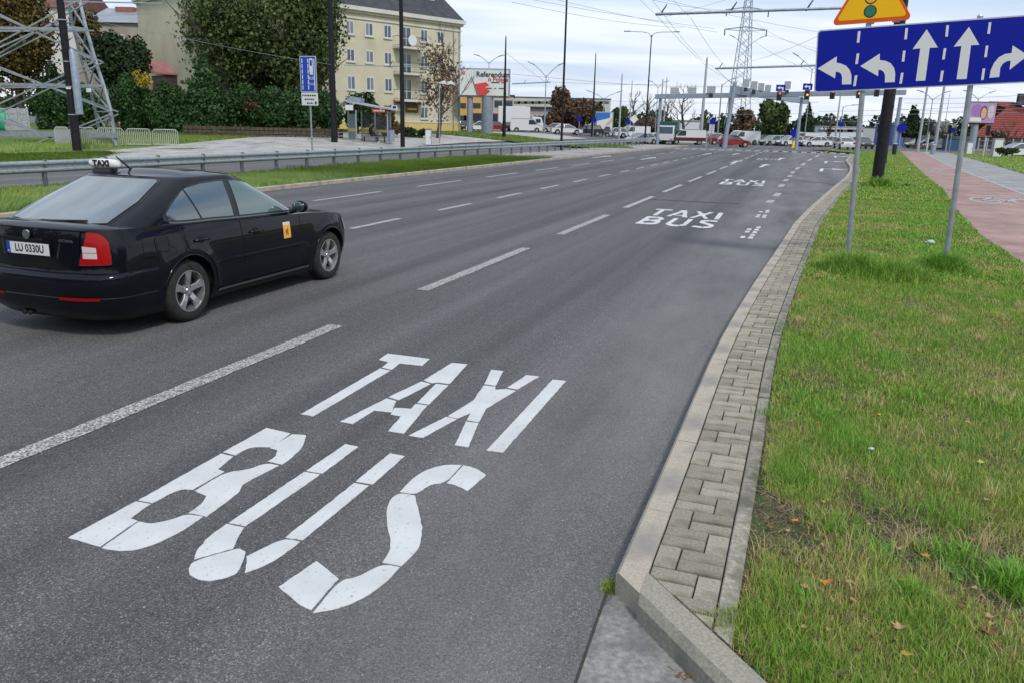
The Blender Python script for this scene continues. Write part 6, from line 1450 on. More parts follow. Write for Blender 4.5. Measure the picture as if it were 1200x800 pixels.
def window(s_, z0, z1, w, par=yh, two=True, lab=None):
    f = fbox(s_-w/2-.07, s_+w/2+.07, z0-.07, z1+.07, -.1, .012, 'window', MT['frame']); fbox(s_-w/2-.12, s_+w/2+.12, z0-.17, z0-.075, -.1, .12, 'sill', MT['cornice'], f)
    k = 2; ww = w/k
    for i in range(k): fbox(s_-w/2+i*ww+.05, s_-w/2+(i+1)*ww-.05, z0+.05, z1-.05, 0, .022, 'pane', R.choice(PANES), f)
    return f
cols = []; rowsz = [(27.5, 42), (60, 73.5), (91, 106), (123.5, 137)]
S0 = fh(433, 60)[0]; S1 = fh(454.5, 60)[0]; dS = S1-S0; ww = .82
zr = [(fh(433, b)[1], fh(433, a)[1]) for a, b in rowsz]
for i, (z0, z1) in enumerate(zr):
    for s_ in [S0-dS*k for k in range(1, 5)]+[S0, S1, fh(497, 60)[0], fh(516, 60)[0]]:
        if s_ > sL+.8: window(s_, z0, z1, ww)
    sd_2 = fh(476, 60)[0]
    if i < 3:
        zb_ = z0-.75; f = fbox(sd_2-.62, sd_2+.62, zb_, z1+.05, -.1, .012, 'balcony_door', MT['frame'])
        for q in (-1, 1): fbox(sd_2+q*.29-.24, sd_2+q*.29+.24, zb_+.9, z1, 0, .022, 'pane', MT['pane'], f); fbox(sd_2+q*.29-.24, sd_2+q*.29+.24, zb_+.08, zb_+.82, 0, .022, 'pane', MT['pane'], f)
        b = fbox(sd_2-1.65, sd_2+1.65, zb_-.20, zb_-.02, -.05, 1.15, 'balcony', MT['cornice'])
        m = MB(); P0 = fd*(sd_2-1.6)+fn*1.1; P1 = fd*(sd_2+1.6)+fn*1.1; P2_ = fd*(sd_2-1.6); P3_ = fd*(sd_2+1.6)
        for a_, b_ in ((P0, P1), (P2_, P0), (P1, P3_)):
            for hz in (.95, .1): m = MB(); m.bar(Vector((a_.x, a_.y, zb_+hz)), Vector((b_.x, b_.y, zb_+hz)), .04, .04); m.build('rail', MT['black'], b)
        for j in range(23): q = P0.lerp(P1, j/22); m = MB(); m.bar(Vector((q.x, q.y, zb_)), Vector((q.x, q.y, zb_+.95)), .02, .02); m.build('baluster', MT['black'], b)
        if i == 0:
            m = MB(); c = fd*(sd_2-.1)+fn*1.16; m.ext([(x*.52, z*.5) for x, z in [(math.cos(2*PI*k/20), math.sin(2*PI*k/20)) for k in range(20)]], Vector((c.x, c.y, zb_+.6)), fd, (0, 0, 1), .05); tag(m.build('satellite_dish', MT['signwhite'], loc=FP), 'white satellite dish on the top balcony of the yellow house', 'satellite dish')
fbox(fh(476, 120)[0]-1.6, fh(476, 120)[0]+1.7, fh(476, 122)[1], fh(476, 118)[1], 0, .25, 'shop_canopy', pmat('maroon', (.22, .05, .05), .6)); k = fbox(fh(476, 120)[0]-.1, fh(476, 120)[0]+1.5, fh(476, 132)[1], fh(476, 122.5)[1], 0, .08, 'shop_sign', pmat('dark_shop_sign', (.10, .05, .04), .5)); fbox(fh(476, 120)[0]+.1, fh(476, 120)[0]+1.3, fh(476, 129)[1], fh(476, 127)[1], .08, .10, 'sign_stripe', MT['yellow'], k)
for s_ in (sR-.25, fh(531, 60)[0]): m = MB(); p = fd*s_+fn*.09; m.tube((p.x, p.y, gz), (p.x, p.y, ZE), .06, n=6); m.build('downpipe', MT['galv'], yh)
# small awning signs at right, white folded parasol-like flags
# grey gable house at left
def pl(px, py, y): p = atyd(px, py, y); return (p.x, p.z)
gy = 78.0
gh_ = thing('gable_house', (atyd(215, 80, gy).x, gy, 0), 'old house with a bare grey-beige gable wall rising behind the hedge', 'building')
m = MB(); poly = [pl(179, 150, gy), pl(179, 13, gy), pl(207, -2, gy), pl(232, -16, gy), pl(290, 20, gy), pl(290, 150, gy)]
bx = gh_.location.x; m.ext([(a-bx, b) for a, b in poly], (0, 0, 0), (1, 0, 0), (0, 0, 1), -14); m.v = [(x, abs(y), z) for x, y, z in m.v]; m.build('wall', MT['greywall'], gh_, fix=True)
m = MB()
for a_, b_ in ((pl(176, 11.5, gy), pl(207, -4, gy)), (pl(207, -4, gy), pl(232, -18, gy))): m = MB(); m.bar((a_[0]-bx, -.15, a_[1]+.1), (b_[0]-bx, -.15, b_[1]+.1), .3, .18); m.build('verge_board', MT['steelblue'], gh_)
a_, b_ = pl(178.5, 14, gy), pl(179, 85, gy); m = MB(); m.bar((a_[0]-bx, -.12, a_[1]), (b_[0]-bx, -.12, b_[1]), .55, .3); m.build('chimney_duct', nmat('sooty_render', (.12, .12, .12), (.2, .2, .19), 3), gh_)
a_ = pl(190, -1, gy); m = MB(); m.tube((a_[0]-bx, 1, a_[1]-1), (a_[0]-bx, 1, a_[1]+.4), .12, n=6); m.build('vent_pipe', MT['galv'], gh_)
wg = thing('house_wing', (atyd(140, 80, 82).x, 82, 0), 'low grey-beige wing with a metal roof and brick chimney left of the gable wall', 'building'); bx = wg.location.x
a0, a1 = pl(100, 150, 82), pl(180, 28, 82); m = MB(); m.box(((a0[0]+a1[0])/2-bx, 5, (a0[1]+a1[1])/2), (a1[0]-a0[0], 10, a1[1]-a0[1])); m.build('wall', MT['cornice'] if False else MT['greywall'], wg)
r0, r1 = pl(98, 26.5, 82), pl(181, 15, 84); m = MB(); m.add([(r0[0]-bx, -.3, a1[1]), (r1[0]-bx, -.3, a1[1]), (r1[0]-bx, 5, a1[1]+1.9), (r0[0]-bx, 5, a1[1]+1.9), (r0[0]-bx, 10, a1[1]), (r1[0]-bx, 10, a1[1])], [(0, 1, 2, 3), (3, 2, 5, 4), (0, 3, 4), (1, 5, 2), (0, 4, 5, 1)]); rf2 = m.build('roof', nmat('zinc_roof', (.25, .27, .30), (.33, .35, .38), 1, .5, .3), wg)
c0, c1 = pl(127, 20, 84), pl(148, 6, 84); m = MB(); m.box(((c0[0]+c1[0])/2-bx, 4, (c0[1]+c1[1])/2), (c1[0]-c0[0], .9, c1[1]-c0[1])); m.build('chimney', nmat('chimney_brick', (.22, .08, .05), (.30, .12, .08), 4), rf2)
for px, yy0, yy1 in ((170, 41, 57), (141, 41, 57), (112, 41, 57)):
    w0, w1 = pl(px-5, yy1, 82), pl(px+5, yy0, 82); m = MB(); m.box(((w0[0]+w1[0])/2-bx, -.03, (w0[1]+w1[1])/2), (w1[0]-w0[0], .12, w1[1]-w0[1])); f = m.build('window', MT['frame'], wg)
    for q in (-1, 1): m = MB(); m.box(((w0[0]+w1[0])/2-bx+q*(w1[0]-w0[0])*.23, -.1, (w0[1]+w1[1])/2), ((w1[0]-w0[0])*.36, .04, (w1[1]-w0[1])*.84)); m.build('pane', MT['pane'], f)
rl = thing('lean_to_shed', (atyd(197, 80, 74).x, 74, 0), 'lean-to with a dull red metal roof at the foot of the gable wall', 'building'); bx = rl.location.x
q = [pl(170, 70, 75.5), pl(224, 74, 75.5), pl(219, 87, 73), pl(174, 84, 73)]
m = MB(); m.add([(q[0][0]-bx, 1.5, q[0][1]), (q[1][0]-bx, 1.5, q[1][1]), (q[2][0]-bx, -1, q[2][1]), (q[3][0]-bx, -1, q[3][1])]+[(q[0][0]-bx, 1.5, q[0][1]-.15), (q[1][0]-bx, 1.5, q[1][1]-.15), (q[2][0]-bx, -1, q[2][1]-.15), (q[3][0]-bx, -1, q[3][1]-.15)], [(0, 3, 2, 1), (4, 5, 6, 7), (0, 1, 5, 4), (1, 2, 6, 5), (2, 3, 7, 6), (3, 0, 4, 7)]); rr_ = m.build('roof', nmat('dull_red_metal', (.30, .12, .12), (.38, .17, .16), 2, .5), rl)
for j in range(14): a_ = Vector((q[0][0]-bx, 1.5, q[0][1])).lerp(Vector((q[1][0]-bx, 1.5, q[1][1])), j/13); b_ = Vector((q[3][0]-bx, -1, q[3][1])).lerp(Vector((q[2][0]-bx, -1, q[2][1])), j/13); m = MB(); m.bar(a_+Vector((0, 0, .02)), b_+Vector((0, 0, .02)), .04, .05); m.build('roof_seam', rr_.data.materials[0], rr_)
m = MB(); w0, w1 = q[3], q[2]; m.box(((w0[0]+w1[0])/2-bx, .3, w0[1]/2-.2), (w1[0]-w0[0]-.3, 2.2, w0[1]-.3)); m.build('wall', nmat('dark_shed_boards', (.03, .025, .02), (.06, .05, .04), 3), rl)
ph = thing('pale_house', (atyd(80, 20, 100).x, 100, 0), 'pale house with a red roof glimpsed behind the top of the lattice mast', 'building'); w0, w1 = pl(60, 140, 100), pl(93, 10, 100); bx = ph.location.x
m = MB(); m.box(((w0[0]+w1[0])/2-bx, 4, (w0[1]+w1[1])/2), (w1[0]-w0[0], 8, w1[1]-w0[1])); m.build('wall', MT['cornice'], ph); m = MB(); m.add([(w0[0]-bx-.3, -.3, w1[1]), (w1[0]-bx+.3, -.3, w1[1]), (w1[0]-bx+.3, 4, w1[1]+2.2), (w0[0]-bx-.3, 4, w1[1]+2.2), (w0[0]-bx-.3, 8.3, w1[1]), (w1[0]-bx+.3, 8.3, w1[1])], [(0, 1, 2, 3), (3, 2, 5, 4), (0, 3, 4), (1, 5, 2), (0, 4, 5, 1)]); m.build('roof', nmat('red_tile_roof', (.13, .05, .04), (.18, .075, .06), 3), ph)
def block(name, px0, px1, ytop, y, d, mat, label, wins=(), roof=None, rz=0, over=.2, cat='building', group=None):
    a_, b_ = atyd(px0, ytop, y), atyd(px1, ytop, y); g = min(terr(a_.x, y), terr(b_.x, y))-.4; zt = (a_.z+b_.z)/2; t = thing(name, ((a_.x+b_.x)/2, y, 0), label, cat, group); w = b_.x-a_.x; cx = t.location.x
    m = MB(); m.box((0, d/2, (g+zt)/2), (w, d, zt-g)); m.build('wall', mat, t)
    if roof: m = MB(); m.box((0, d/2, zt+.12), (w+2*over, d+2*over, .24)); m.build('roof', roof, t)
    for (wx, wy0, wy1, ww_, kind) in wins:
        p0, p1 = atyd(wx, wy1, y), atyd(wx, wy0, y); m = MB(); m.box((p0.x-cx, -.02, (p0.z+p1.z)/2), (ww_, .12, p1.z-p0.z)); f = m.build('window', MT['frame'] if kind else MT['pane'], t)
        if kind: m = MB(); m.box((p0.x-cx, -.09, (p0.z+p1.z)/2), (ww_*.82, .04, (p1.z-p0.z)*.84)); m.build('pane', MT['pane'], f)
    return t
block('orange_house', 535, 578, 112, 150, 12, wallmat('orange_render', (.52, .29, .09), (.60, .35, .12)), 'orange three-storey house half hidden by the large white billboard', [(541, 121, 127, 1.6, 0), (558, 121, 127, 1.6, 0), (541, 135.5, 141.5, 1.6, 0), (549, 135.5, 141.5, 1.6, 0), (558, 135.5, 141.5, 1.6, 0), (570, 122, 128, 1.6, 0)], MT['roofdark'])
block('beige_house', 578.2, 602, 113, 150, 10, wallmat('beige_render', (.45, .38, .29), (.52, .44, .34)), 'beige house joined to the orange house right of the billboard pillar', [(584, 118, 126, 1.4, 0), (596, 118, 126, 1.4, 0)], MT['roofdark'])
block('flat_block', 598, 716, 115.5, 270, 20, wallmat('pale_green_render', (.38, .40, .33), (.44, .46, .38)), 'long pale flat-roofed block on the horizon behind the brown bushes', [(x, 119, 122, 3, 0) for x in range(604, 712, 8)], MT['roofdark'])
block('low_grey_building', 620, 650, 127, 150, 16, wallmat('grey_old_render', (.27, .26, .25), (.33, .32, .30)), 'low old grey building with a row of narrow windows under twin lamps', [(x, 135, 146, 1.0, 1) for x in (624, 629, 634, 639, 644)], MT['roofdark'], over=.5)
block('white_hall', 798, 838, 142.5, 190, 20, MT['frame'], 'low white hall behind the gantry and the vans', [], MT['galv']); block('petrol_station', 962, 1012, 149.5, 210, 14, MT['frame'], 'far low white and grey building left of the left sign post', [(x, 152, 155, 4, 0) for x in (968, 978, 990, 1002)], MT['galv']); block('blue_kiosk', 1049, 1069, 147, 150, 8, pmat('blue_cladding', (.04, .10, .32), .5), 'blue low building behind the path beyond the black pole', [(1054, 150, 155, 2, 0)], MT['steelblue']); block('far_block', 1004, 1040, 150, 230, 14, MT['concpole'], 'grey far building seen between the sign post and the black pole', [], MT['roofdark'])
# red roofed hall at right
y0 = 112.0; rh = thing('red_roof_hall', (atyd(1180, 160, y0).x, y0, 0), 'hall with a huge dark red sloping roof at the right picture edge', 'building'); bx = rh.location.x
e0, e1 = atyd(1142, 160.5, y0), atyd(1275, 163, y0); rt = atyd(1193, 119.5, y0+10)
m = MB(); m.box(((e0.x+e1.x)/2-bx, 11, e0.z/2-.1), (e1.x-e0.x-1, 20, e0.z+.2)); m.build('wall', wallmat('dirty_cream_wall', (.22, .20, .17), (.30, .27, .23)), rh)
m = MB(); m.add([(e0.x-bx-.5, 0, e0.z), (e1.x-bx+.5, 0, e0.z), (e1.x-bx-8, 11, rt.z), (rt.x-bx, 11, rt.z), (e0.x-bx+12, 22, e0.z), (e1.x-bx+.5, 22, e0.z)], [(0, 1, 2, 3), (3, 2, 5, 4), (0, 3, 4), (1, 5, 2), (0, 4, 5, 1)]); rr_ = m.build('roof', nmat('dark_red_tiles', (.17, .032, .024), (.24, .052, .04), 2.5, .75, 0, .5, 12, stretch=(1, 1, 4)), rh)
for j in range(16):
    k = (j+.5)/16; a_ = Vector((e0.x-bx-.5, 0, e0.z)).lerp(Vector((rt.x-bx, 11, rt.z)), k); b_ = Vector((e1.x-bx+.5, 0, e0.z)).lerp(Vector((e1.x-bx-8, 11, rt.z)), k); m = MB(); m.bar(a_+Vector((0, -.03, .05)), b_+Vector((0, -.03, .05)), .07, .07); m.build('tile_course', rr_.data.materials[0], rr_)
for px, w_ in ((1187, 1.2), (1192, .5)): p = atyd(px, 121, y0+9); m = MB(); m.box((p.x-bx+1.5, 9.5, rt.z+.3), (w_, .6, 1.6)); m.build('roof_vent', MT['roofdark'], rr_)
for px in range(1150, 1200, 9): p = atyd(px, 170, y0); m = MB(); m.box((p.x-bx, .95, e0.z*.55), (.9, .08, 1.3)); m.build('window', MT['pane'], rh)
# billboards
def billboard(px0, px1, yt, yb_, y, label, pillars, rz=0, pbase=158, frame=None):
    a_, b_ = atyd(px0, yt, y), atyd(px1, yb_, y); cx = (a_.x+b_.x)/2; g = terr(cx, y); t = thing('billboard', (cx, y, g), label, 'billboard'); w, h_ = b_.x-a_.x, a_.z-b_.z; zc = (a_.z+b_.z)/2-g
    m = MB(); m.box((0, .45, zc), (w, .8, h_)); m.build('casing', frame or MT['steelblue'], t, bevel=.04)
    m = MB(); m.box((0, 0, zc), (w-.35, .12, h_-.35)); f = m.build('poster', MT['signwhite'], t)
    for pxp, r0 in pillars: p = atyd(pxp, yb_, y); m = MB(); m.tube((p.x-cx, .5, -.2), (p.x-cx, .5, zc-h_/2+.05), r0, n=14); m.build('pillar', MT['steelblue'], t, smooth=40)
    return t, f, w, h_, zc
def posterM(x, z, y0=-.075): return Matrix(((1, 0, 0, x), (0, 0, -1, y0), (0, 1, 0, z), (0, 0, 0, 1)))
def pflat(t, poly, y0, mat, name):
    m = MB(); m.ext(poly, (0, y0, 0), (1, 0, 0), (0, 0, 1), 0.012); return m.build(name, mat, t)
t, f, w, h_, zc = billboard(537, 597.5, 79.5, 115, 88, 'large white billboard reading Referendum o Polsce on two thick pillars', [(550.5, .32), (571, .62)])
x0 = -w/2; k = w/60.0
text3('Referendum', .74, .01, pmat('poster_black', (.03, .03, .035), .5), 'poster_lettering', f, posterM(x0+40*k, zc+h_*.28), bold=.02, xs=.95); text3('o Polsce', .62, .01, MT['red'], 'poster_lettering', f, posterM(x0+46*k, zc+h_*.12), bold=.015)
PR = pmat('poster_red', (.60, .05, .04), .5); pflat(f, [(x0+15*k, zc+h_*.18), (x0+16*k, zc+h_*.18), (x0+24*k, zc-h_*.45), (x0+22*k, zc-h_*.45)], -.085, pmat('poster_grey', (.15, .15, .17), .5), 'flag_pole'); pflat(f, [(x0+18*k, zc-h_*.06), (x0+32*k, zc+h_*.02), (x0+36*k, zc-h_*.08), (x0+31*k, zc-h_*.16), (x0+37*k, zc-h_*.28), (x0+32*k, zc-h_*.43), (x0+23*k, zc-h_*.44)], -.082, PR, 'flag')
pflat(f, [(x0+6.5*k+1.9*k*math.cos(a*.5), zc+h_*.32+1.9*k*math.sin(a*.5)) for a in range(12)], -.08, PR, 'round_emblem'); pflat(f, [(x0+6.5*k+.8*k*math.cos(a*.5), zc+h_*.32+.8*k*math.sin(a*.5)) for a in range(12)], -.096, MT['signwhite'], 'emblem_centre')
for (a_, b_, z_) in ((38, 48, .0), (50, 53, .0), (33, 39, -.2), (42, 44, -.2), (47, 54, -.2)): pflat(f, [(x0+a_*k, zc+h_*z_), (x0+b_*k, zc+h_*z_), (x0+b_*k, zc+h_*z_+.09), (x0+a_*k, zc+h_*z_+.09)], -.08, MT['roofdark'], 'print_line')
t, f, w, h_, zc = billboard(698.5, 718, 131, 156, 122, 'small billboard with a blue top and pale lower half behind the crash barrier', [(708, .2)])
pflat(f, [(-w*.46, zc+h_*.05), (w*.30, zc+h_*.22), (w*.30, zc+h_*.45), (-w*.46, zc+h_*.45)], -.08, pmat('poster_blue', (.02, .14, .48), .5), 'blue_field'); pflat(f, [(w*.05, zc-h_*.12), (w*.40, zc+h_*.2), (w*.46, zc+h_*.1), (w*.25, zc-h_*.12)], -.084, pmat('poster_skin', (.55, .35, .28), .5), 'figure_print'); pflat(f, [(-w*.1, zc-h_*.42), (w*.1, zc-h_*.2), (w*.3, zc-h_*.2), (w*.4, zc-h_*.42)], -.084, pmat('poster_dark', (.08, .06, .07), .5), 'figure_print')
t, f, w, h_, zc = billboard(1136, 1165, 119, 146, 90, 'billboard with a purple and pink portrait poster on a pillar before the red roof', [(1146, .36)], frame=pmat('dark_frame', (.05, .05, .07), .5))
pflat(f, [(-w*.46, zc-h_*.45), (w*.46, zc-h_*.45), (w*.46, zc+h_*.45), (-w*.46, zc+h_*.45)], -.08, pmat('poster_lilac', (.36, .24, .42), .5), 'lilac_field')
def ell(cx, cz, a_, b_, n=18): return [(cx+a_*math.cos(2*PI*i/n), cz+b_*math.sin(2*PI*i/n)) for i in range(n)]
pflat(f, ell(-w*.2, zc+h_*.1, w*.2, h_*.28), -.088, pmat('poster_violet', (.30, .14, .40), .5), 'hair_print'); pflat(f, ell(w*.05, zc, w*.13, h_*.33), -.096, pmat('poster_brownhair', (.16, .07, .06), .5), 'hair_print'); pflat(f, ell(w*.05, zc-h_*.02, w*.095, h_*.24), -.110, pmat('poster_face', (.60, .32, .24), .5), 'face_print'); pflat(f, ell(w*.30, zc+h_*.05, w*.12, h_*.30), -.104, pmat('poster_pale', (.52, .42, .46), .5), 'figure_print'); pflat(f, [(-w*.4, zc-h_*.40), (w*.0, zc-h_*.40), (w*.0, zc-h_*.22), (-w*.4, zc-h_*.22)], -.10, MT['signwhite'], 'print_panel')
# low boarded fence at the foot of the hedge, wire fence on the right
lf = thing('low_fence', tuple(atd(212, 61)), 'low dark board fence along the foot of the hedge', 'fence'); A_, B_ = atd(214, 61.5), atd(402, 63.5); L = (B_-A_).length; dr = (B_-A_).normalized(); lf.location = A_; zf = .95
for j in range(34):
    for r_k in range(3): p = dr*(L*(j+.5)/34); m = MB(); m.box((p.x, p.y, .15+r_k*.27), (L/34-.03, .04, .22), math.atan2(dr.y, dr.x)); m.build('board', nmat('dark_boards', (.05, .035, .025), (.09, .07, .05), 3) if j+r_k == 0 else bpy.data.materials['dark_boards'], lf)
wf = thing('wire_fence', tuple(atd(1150, 100)), 'wire fence on pale posts in front of the red-roofed hall', 'fence')
for j in range(9): p = atd(1150+j*10, 100-j*1.2)-Vector(wf.location); m = MB(); m.box((p.x, p.y, .9), (.12, .12, 1.8)); m.build('fence_post', MT['concpole'], wf)
for z_ in (.3, .9, 1.5): a_ = Vector((0, 0, z_)); b_ = atd(1230, 90.4)-Vector(wf.location); b_.z = z_; m = MB(); m.tube(a_, b_, .025, n=4); m.build('wire', MT['galv'], wf)
# ------------------------------------------------------------------ trees
BARK = nmat('bark', (.045, .035, .026), (.09, .075, .06), 6, .9, 0, .5, 30)
LM = {'thuja': leafmat('thuja_green', [(.016, .045, .014), (.032, .08, .02), (.05, .115, .03), (.075, .15, .045)]),
 'green': leafmat('broadleaf_green', [(.03, .055, .016), (.06, .10, .026), (.10, .14, .04), (.17, .19, .06)]),
 'dark': leafmat('dark_green', [(.012, .028, .010), (.025, .055, .016), (.045, .085, .025)]),
 'olive': leafmat('autumn_olive', [(.035, .032, .010), (.08, .065, .016), (.14, .10, .02), (.20, .13, .03)]),
 'rust': leafmat('rust_brown', [(.06, .038, .024), (.12, .072, .042), (.17, .105, .062), (.21, .145, .095)]),
 'yellow': leafmat('autumn_yellow', [(.30, .22, .02), (.45, .33, .03), (.22, .22, .03)]),
 'fade': leafmat('faded_leaves', [(.12, .08, .05), (.22, .14, .09), (.28, .20, .14)]),
 'red': leafmat('red_leaves', [(.12, .03, .02), (.20, .06, .04)]), 'pale': leafmat('pale_blossom', [(.28, .29, .26), (.42, .42, .38), (.22, .25, .15)])}
def leafcloud(n, blobs, size, mat, seed, name='crown', parent=None, droop=0, fill=.55):
    r = np.random.RandomState(seed); w = np.array([b[3]*b[4]*b[5] for b in blobs])**.8; w = w/w.sum(); idx = r.choice(len(blobs), n, p=w); B = np.array(blobs)
    v = r.normal(size=(n, 3)); v /= np.linalg.norm(v, axis=1)[:, None]; rad = 1-(1-fill)*r.rand(n)**1.6*1.0; rad = np.where(r.rand(n) < .12, rad*1.08, rad)
    P = B[idx, :3]+v*B[idx, 3:6]*rad[:, None]*(1+.12*np.sin(v[:, [0]]*9+v[:, [2]]*7+idx[:, None]))
    nrm = v+r.normal(size=(n, 3))*.8; nrm /= np.linalg.norm(nrm, axis=1)[:, None]; a = np.cross(nrm, r.normal(size=(n, 3))); a /= np.linalg.norm(a, axis=1)[:, None]; b = np.cross(nrm, a)
    s = size*(.5+.9*r.rand(n))[:, None]*.5; V = np.stack([P-a*s-b*s*.6, P+a*s-b*s*.6, P+a*s*.7+b*s*.9, P-a*s*.7+b*s*.9], 1).reshape(-1, 3)
    F = np.arange(n*4).reshape(-1, 4); tone = np.clip(.42+.22*r.normal(size=n)+.22*np.sin(idx*2.3), 0, 1)
    o = bpy.data.objects.new(name, npmesh(name, V, F, mat, tone)); C.objects.link(o)
    if parent: o.parent = parent
    return o
def limbs(t, h_, r0, n, spread, seed, z0=.3, mat=BARK, up=.6, twig=0, lean=0.0):
    r = random.Random(seed); m = MB(); pts = [(0, 0, -.2)]; x = y = 0
    for i in range(1, 7): x += r.uniform(-.03, .03)*h_+lean*h_/7; y += r.uniform(-.03, .03)*h_; pts.append((x, y, h_*.92*i/6))
    m.path(pts, [r0*(1.25, 1, .8, .62, .45, .28, .08)[i] for i in range(7)], 7); tr_ = m.build('trunk', mat, t, smooth=60)
    bm2 = MB()
    def branch(p, d, L, rr, lev):
        q = [p]; dd2 = d.copy(); pp = p.copy()
        for i in range(4): dd2 = (dd2+Vector((r.uniform(-.3, .3), r.uniform(-.3, .3), r.uniform(-.05, .3)))*.5).normalized(); pp = pp+dd2*L/4; q.append(pp.copy())
        bm2.path(q, [rr*(1-.2*i) for i in range(5)], 4 if lev else 5, caps=False)
        if lev > 0:
            for k in range(4 if lev > 1 else 5): b = q[r.choice([1, 2, 3, 4])]; branch(b, (dd2+Vector((r.uniform(-1, 1), r.uniform(-1, 1), r.uniform(-.1, .8)))*.9).normalized(), L*r.uniform(.45, .65), rr*.5, lev-1)
    for i in range(n):
        k = z0+(1-z0)*(i+.5)/n*.95; j = min(5, int(k*6)); f = k*6-j; p = Vector(pts[j]).lerp(Vector(pts[j+1]), f) if j < 6 else Vector(pts[6]); a = i*2.4+r.uniform(-.4, .4)
        branch(p, Vector((math.cos(a), math.sin(a), up)).normalized(), spread*(1.15-.6*k)*r.uniform(.8, 1.15), r0*.42*(1-.5*k), twig)
    o = bm2.build('limbs', mat, t, smooth=60); return o
def tree(px, y, pbase_h, xs, ys_, kind, label, n=6000, size=.25, trunk=None, nb=14, seed=1, bare=0, name='tree', group=None, cat='tree', fill=.55, depth=None, spread=None, twig=1, shape='round', base=None):
    """crown fills pixel box xs x ys_ at depth y"""
    b = base or atd(px, y); t = thing(name, tuple(b), label, cat, group); r = random.Random(seed)
    X0_, X1_ = atyd(xs[0], 100, y).x-b.x, atyd(xs[1], 100, y).x-b.x; Z1, Z0 = atyd(px, ys_[0], y).z-b.z, atyd(px, ys_[1], y).z-b.z; W_, H_ = (X1_-X0_), Z1-Z0; cx, cz = (X0_+X1_)/2, (Z0+Z1)/2; D_ = depth or W_*.8
    h_ = Z1*.97
    if bare: limbs(t, h_, trunk or h_*.022, bare, spread or W_*.5, seed, z0=max(.22, min(.6, Z0/h_)), up=.7, twig=2)
    elif name != 'bush': limbs(t, h_*.9, trunk or h_*.028, 7, spread or W_*.36, seed, z0=max(.15, Z0/h_+.05), up=.6, twig=twig)
    if kind:
        bl = []
        if shape == 'cone':
            for i in range(nb): k = i/(nb-1); z = Z0+H_*(k*.93+.04); rr = W_*.5*(1-k)**.8*(1.0 if i % 2 else .82)+W_*.04; bl.append((cx+r.uniform(-.05, .05)*W_, r.uniform(-.05, .05)*W_, z, rr, rr*D_/W_, H_/nb*1.0+.02*H_))
        else:
            for i in range(nb):
                v = Vector((r.gauss(0, 1), r.gauss(0, 1), r.gauss(0, 1))).normalized()*r.uniform(.35, .70); s_ = r.uniform(.24, .40); bl.append((cx+v.x*W_*.5, v.y*D_*.5, cz+v.z*H_*.5, W_*.5*s_*1.15, D_*.5*s_*1.2, min(H_, W_)*.5*s_*1.3+H_*.04))
        leafcloud(n, bl, size, LM[kind], seed+100, 'crown', t, fill=fill)
    return t
# left side
HG = 'clipped conifers forming the hedge'
for i, (px, y, xs, yt) in enumerate([(58, 66, (36, 84), 92), (92, 67, (66, 120), 96), (150, 66, (122, 180), 82), (186, 65.5, (165, 212), 94), (236, 64, (200, 276), 64), (208, 65.2, (186, 232), 94), (283, 65, (258, 312), 98), (318, 65, (296, 345), 100), (350, 65.5, (330, 378), 98), (383, 66, (366, 404), 104)]):
    tree(px, y, 0, xs, (yt, 163), 'thuja', ['dark conifer behind the mast foot, leftmost of the hedge', 'dark conifer behind the near black pole', 'conifer of the hedge above the crowd barriers', 'conifer of the hedge right of the crowd barriers, below the red lean-to roof', 'tallest pointed conifer of the hedge', 'conifer left of the tallest one, below the gable wall', 'conifer right of the tallest one, with reddish twigs', 'low green conifer in the middle of the hedge', 'conifer of the hedge behind the blue bus lane sign', 'last conifer of the hedge before the bus shelter'][i], n=10500, size=.17, nb=26, seed=20+i, name='conifer', group=HG, shape='cone' if i in (4,) else 'round', fill=.7, depth=3.2, spread=1, twig=0)
tree(30, 74, 0, (-70, 82), (-45, 118), 'olive', 'big autumn tree turning olive and orange behind the lattice mast', n=26000, size=.24, nb=40, seed=41, fill=.4, trunk=.3)
tree(60, 70, 0, (36, 84), (70, 150), 'dark', 'green bushy tree between the mast legs', n=7000, size=.22, seed=42)
tree(137, 72, 0, (103, 178), (34, 120), 'dark', 'dense dark green tree left of the gable wall', n=15000, size=.22, nb=26, seed=43, fill=.6)
tree(98, 76, 0, (85, 130), (4, 60), 'olive', 'thin-leaved autumn tree above the mast leg', n=3000, size=.2, seed=49, fill=.3)
tree(268, 71, 0, (203, 345), (-30, 118), 'green', 'large green tree with visible branches behind the tallest conifer', n=15000, size=.22, nb=44, seed=44, fill=.22, trunk=.32, spread=4.5)
tree(352, 71, 0, (300, 412), (-50, 132), 'green', 'large darker green tree between the hedge and the yellow house', n=18000, size=.22, nb=46, seed=45, fill=.28, trunk=.32, spread=4)
tree(300, 74, 0, (235, 350), (50, 125), 'dark', 'shaded undergrowth tree behind the middle of the hedge', n=9000, size=.24, nb=18, seed=46, fill=.6)
tree(166, 64.6, 0, (155, 180), (78, 104), 'yellow', 'small bright yellow bush top poking from the hedge', n=420, size=.16, nb=14, seed=47, name='bush', cat='bush'); tree(292, 63.7, 0, (282, 303), (112, 132), 'red', 'reddish twiggy patch in the hedge', n=70, size=.13, nb=10, seed=48, name='bush', cat='bush')
tree(420, 70, 0, (400, 446), (103, 150), 'dark', 'rounded dark green conifer behind the bus shelter roof', n=6500, size=.18, nb=16, seed=51, fill=.7); tree(452, 68, 0, (436, 470), (125, 162), 'olive', 'yellow-green bushes seen through the bus shelter', n=3500, size=.15, nb=12, seed=52, name='bush', cat='bush')
tree(484, 70, 0, (470, 505), (148, 164), 'dark', 'low dark bush at the foot of the yellow house', n=1800, size=.15, nb=8, seed=53, name='bush', cat='bush')
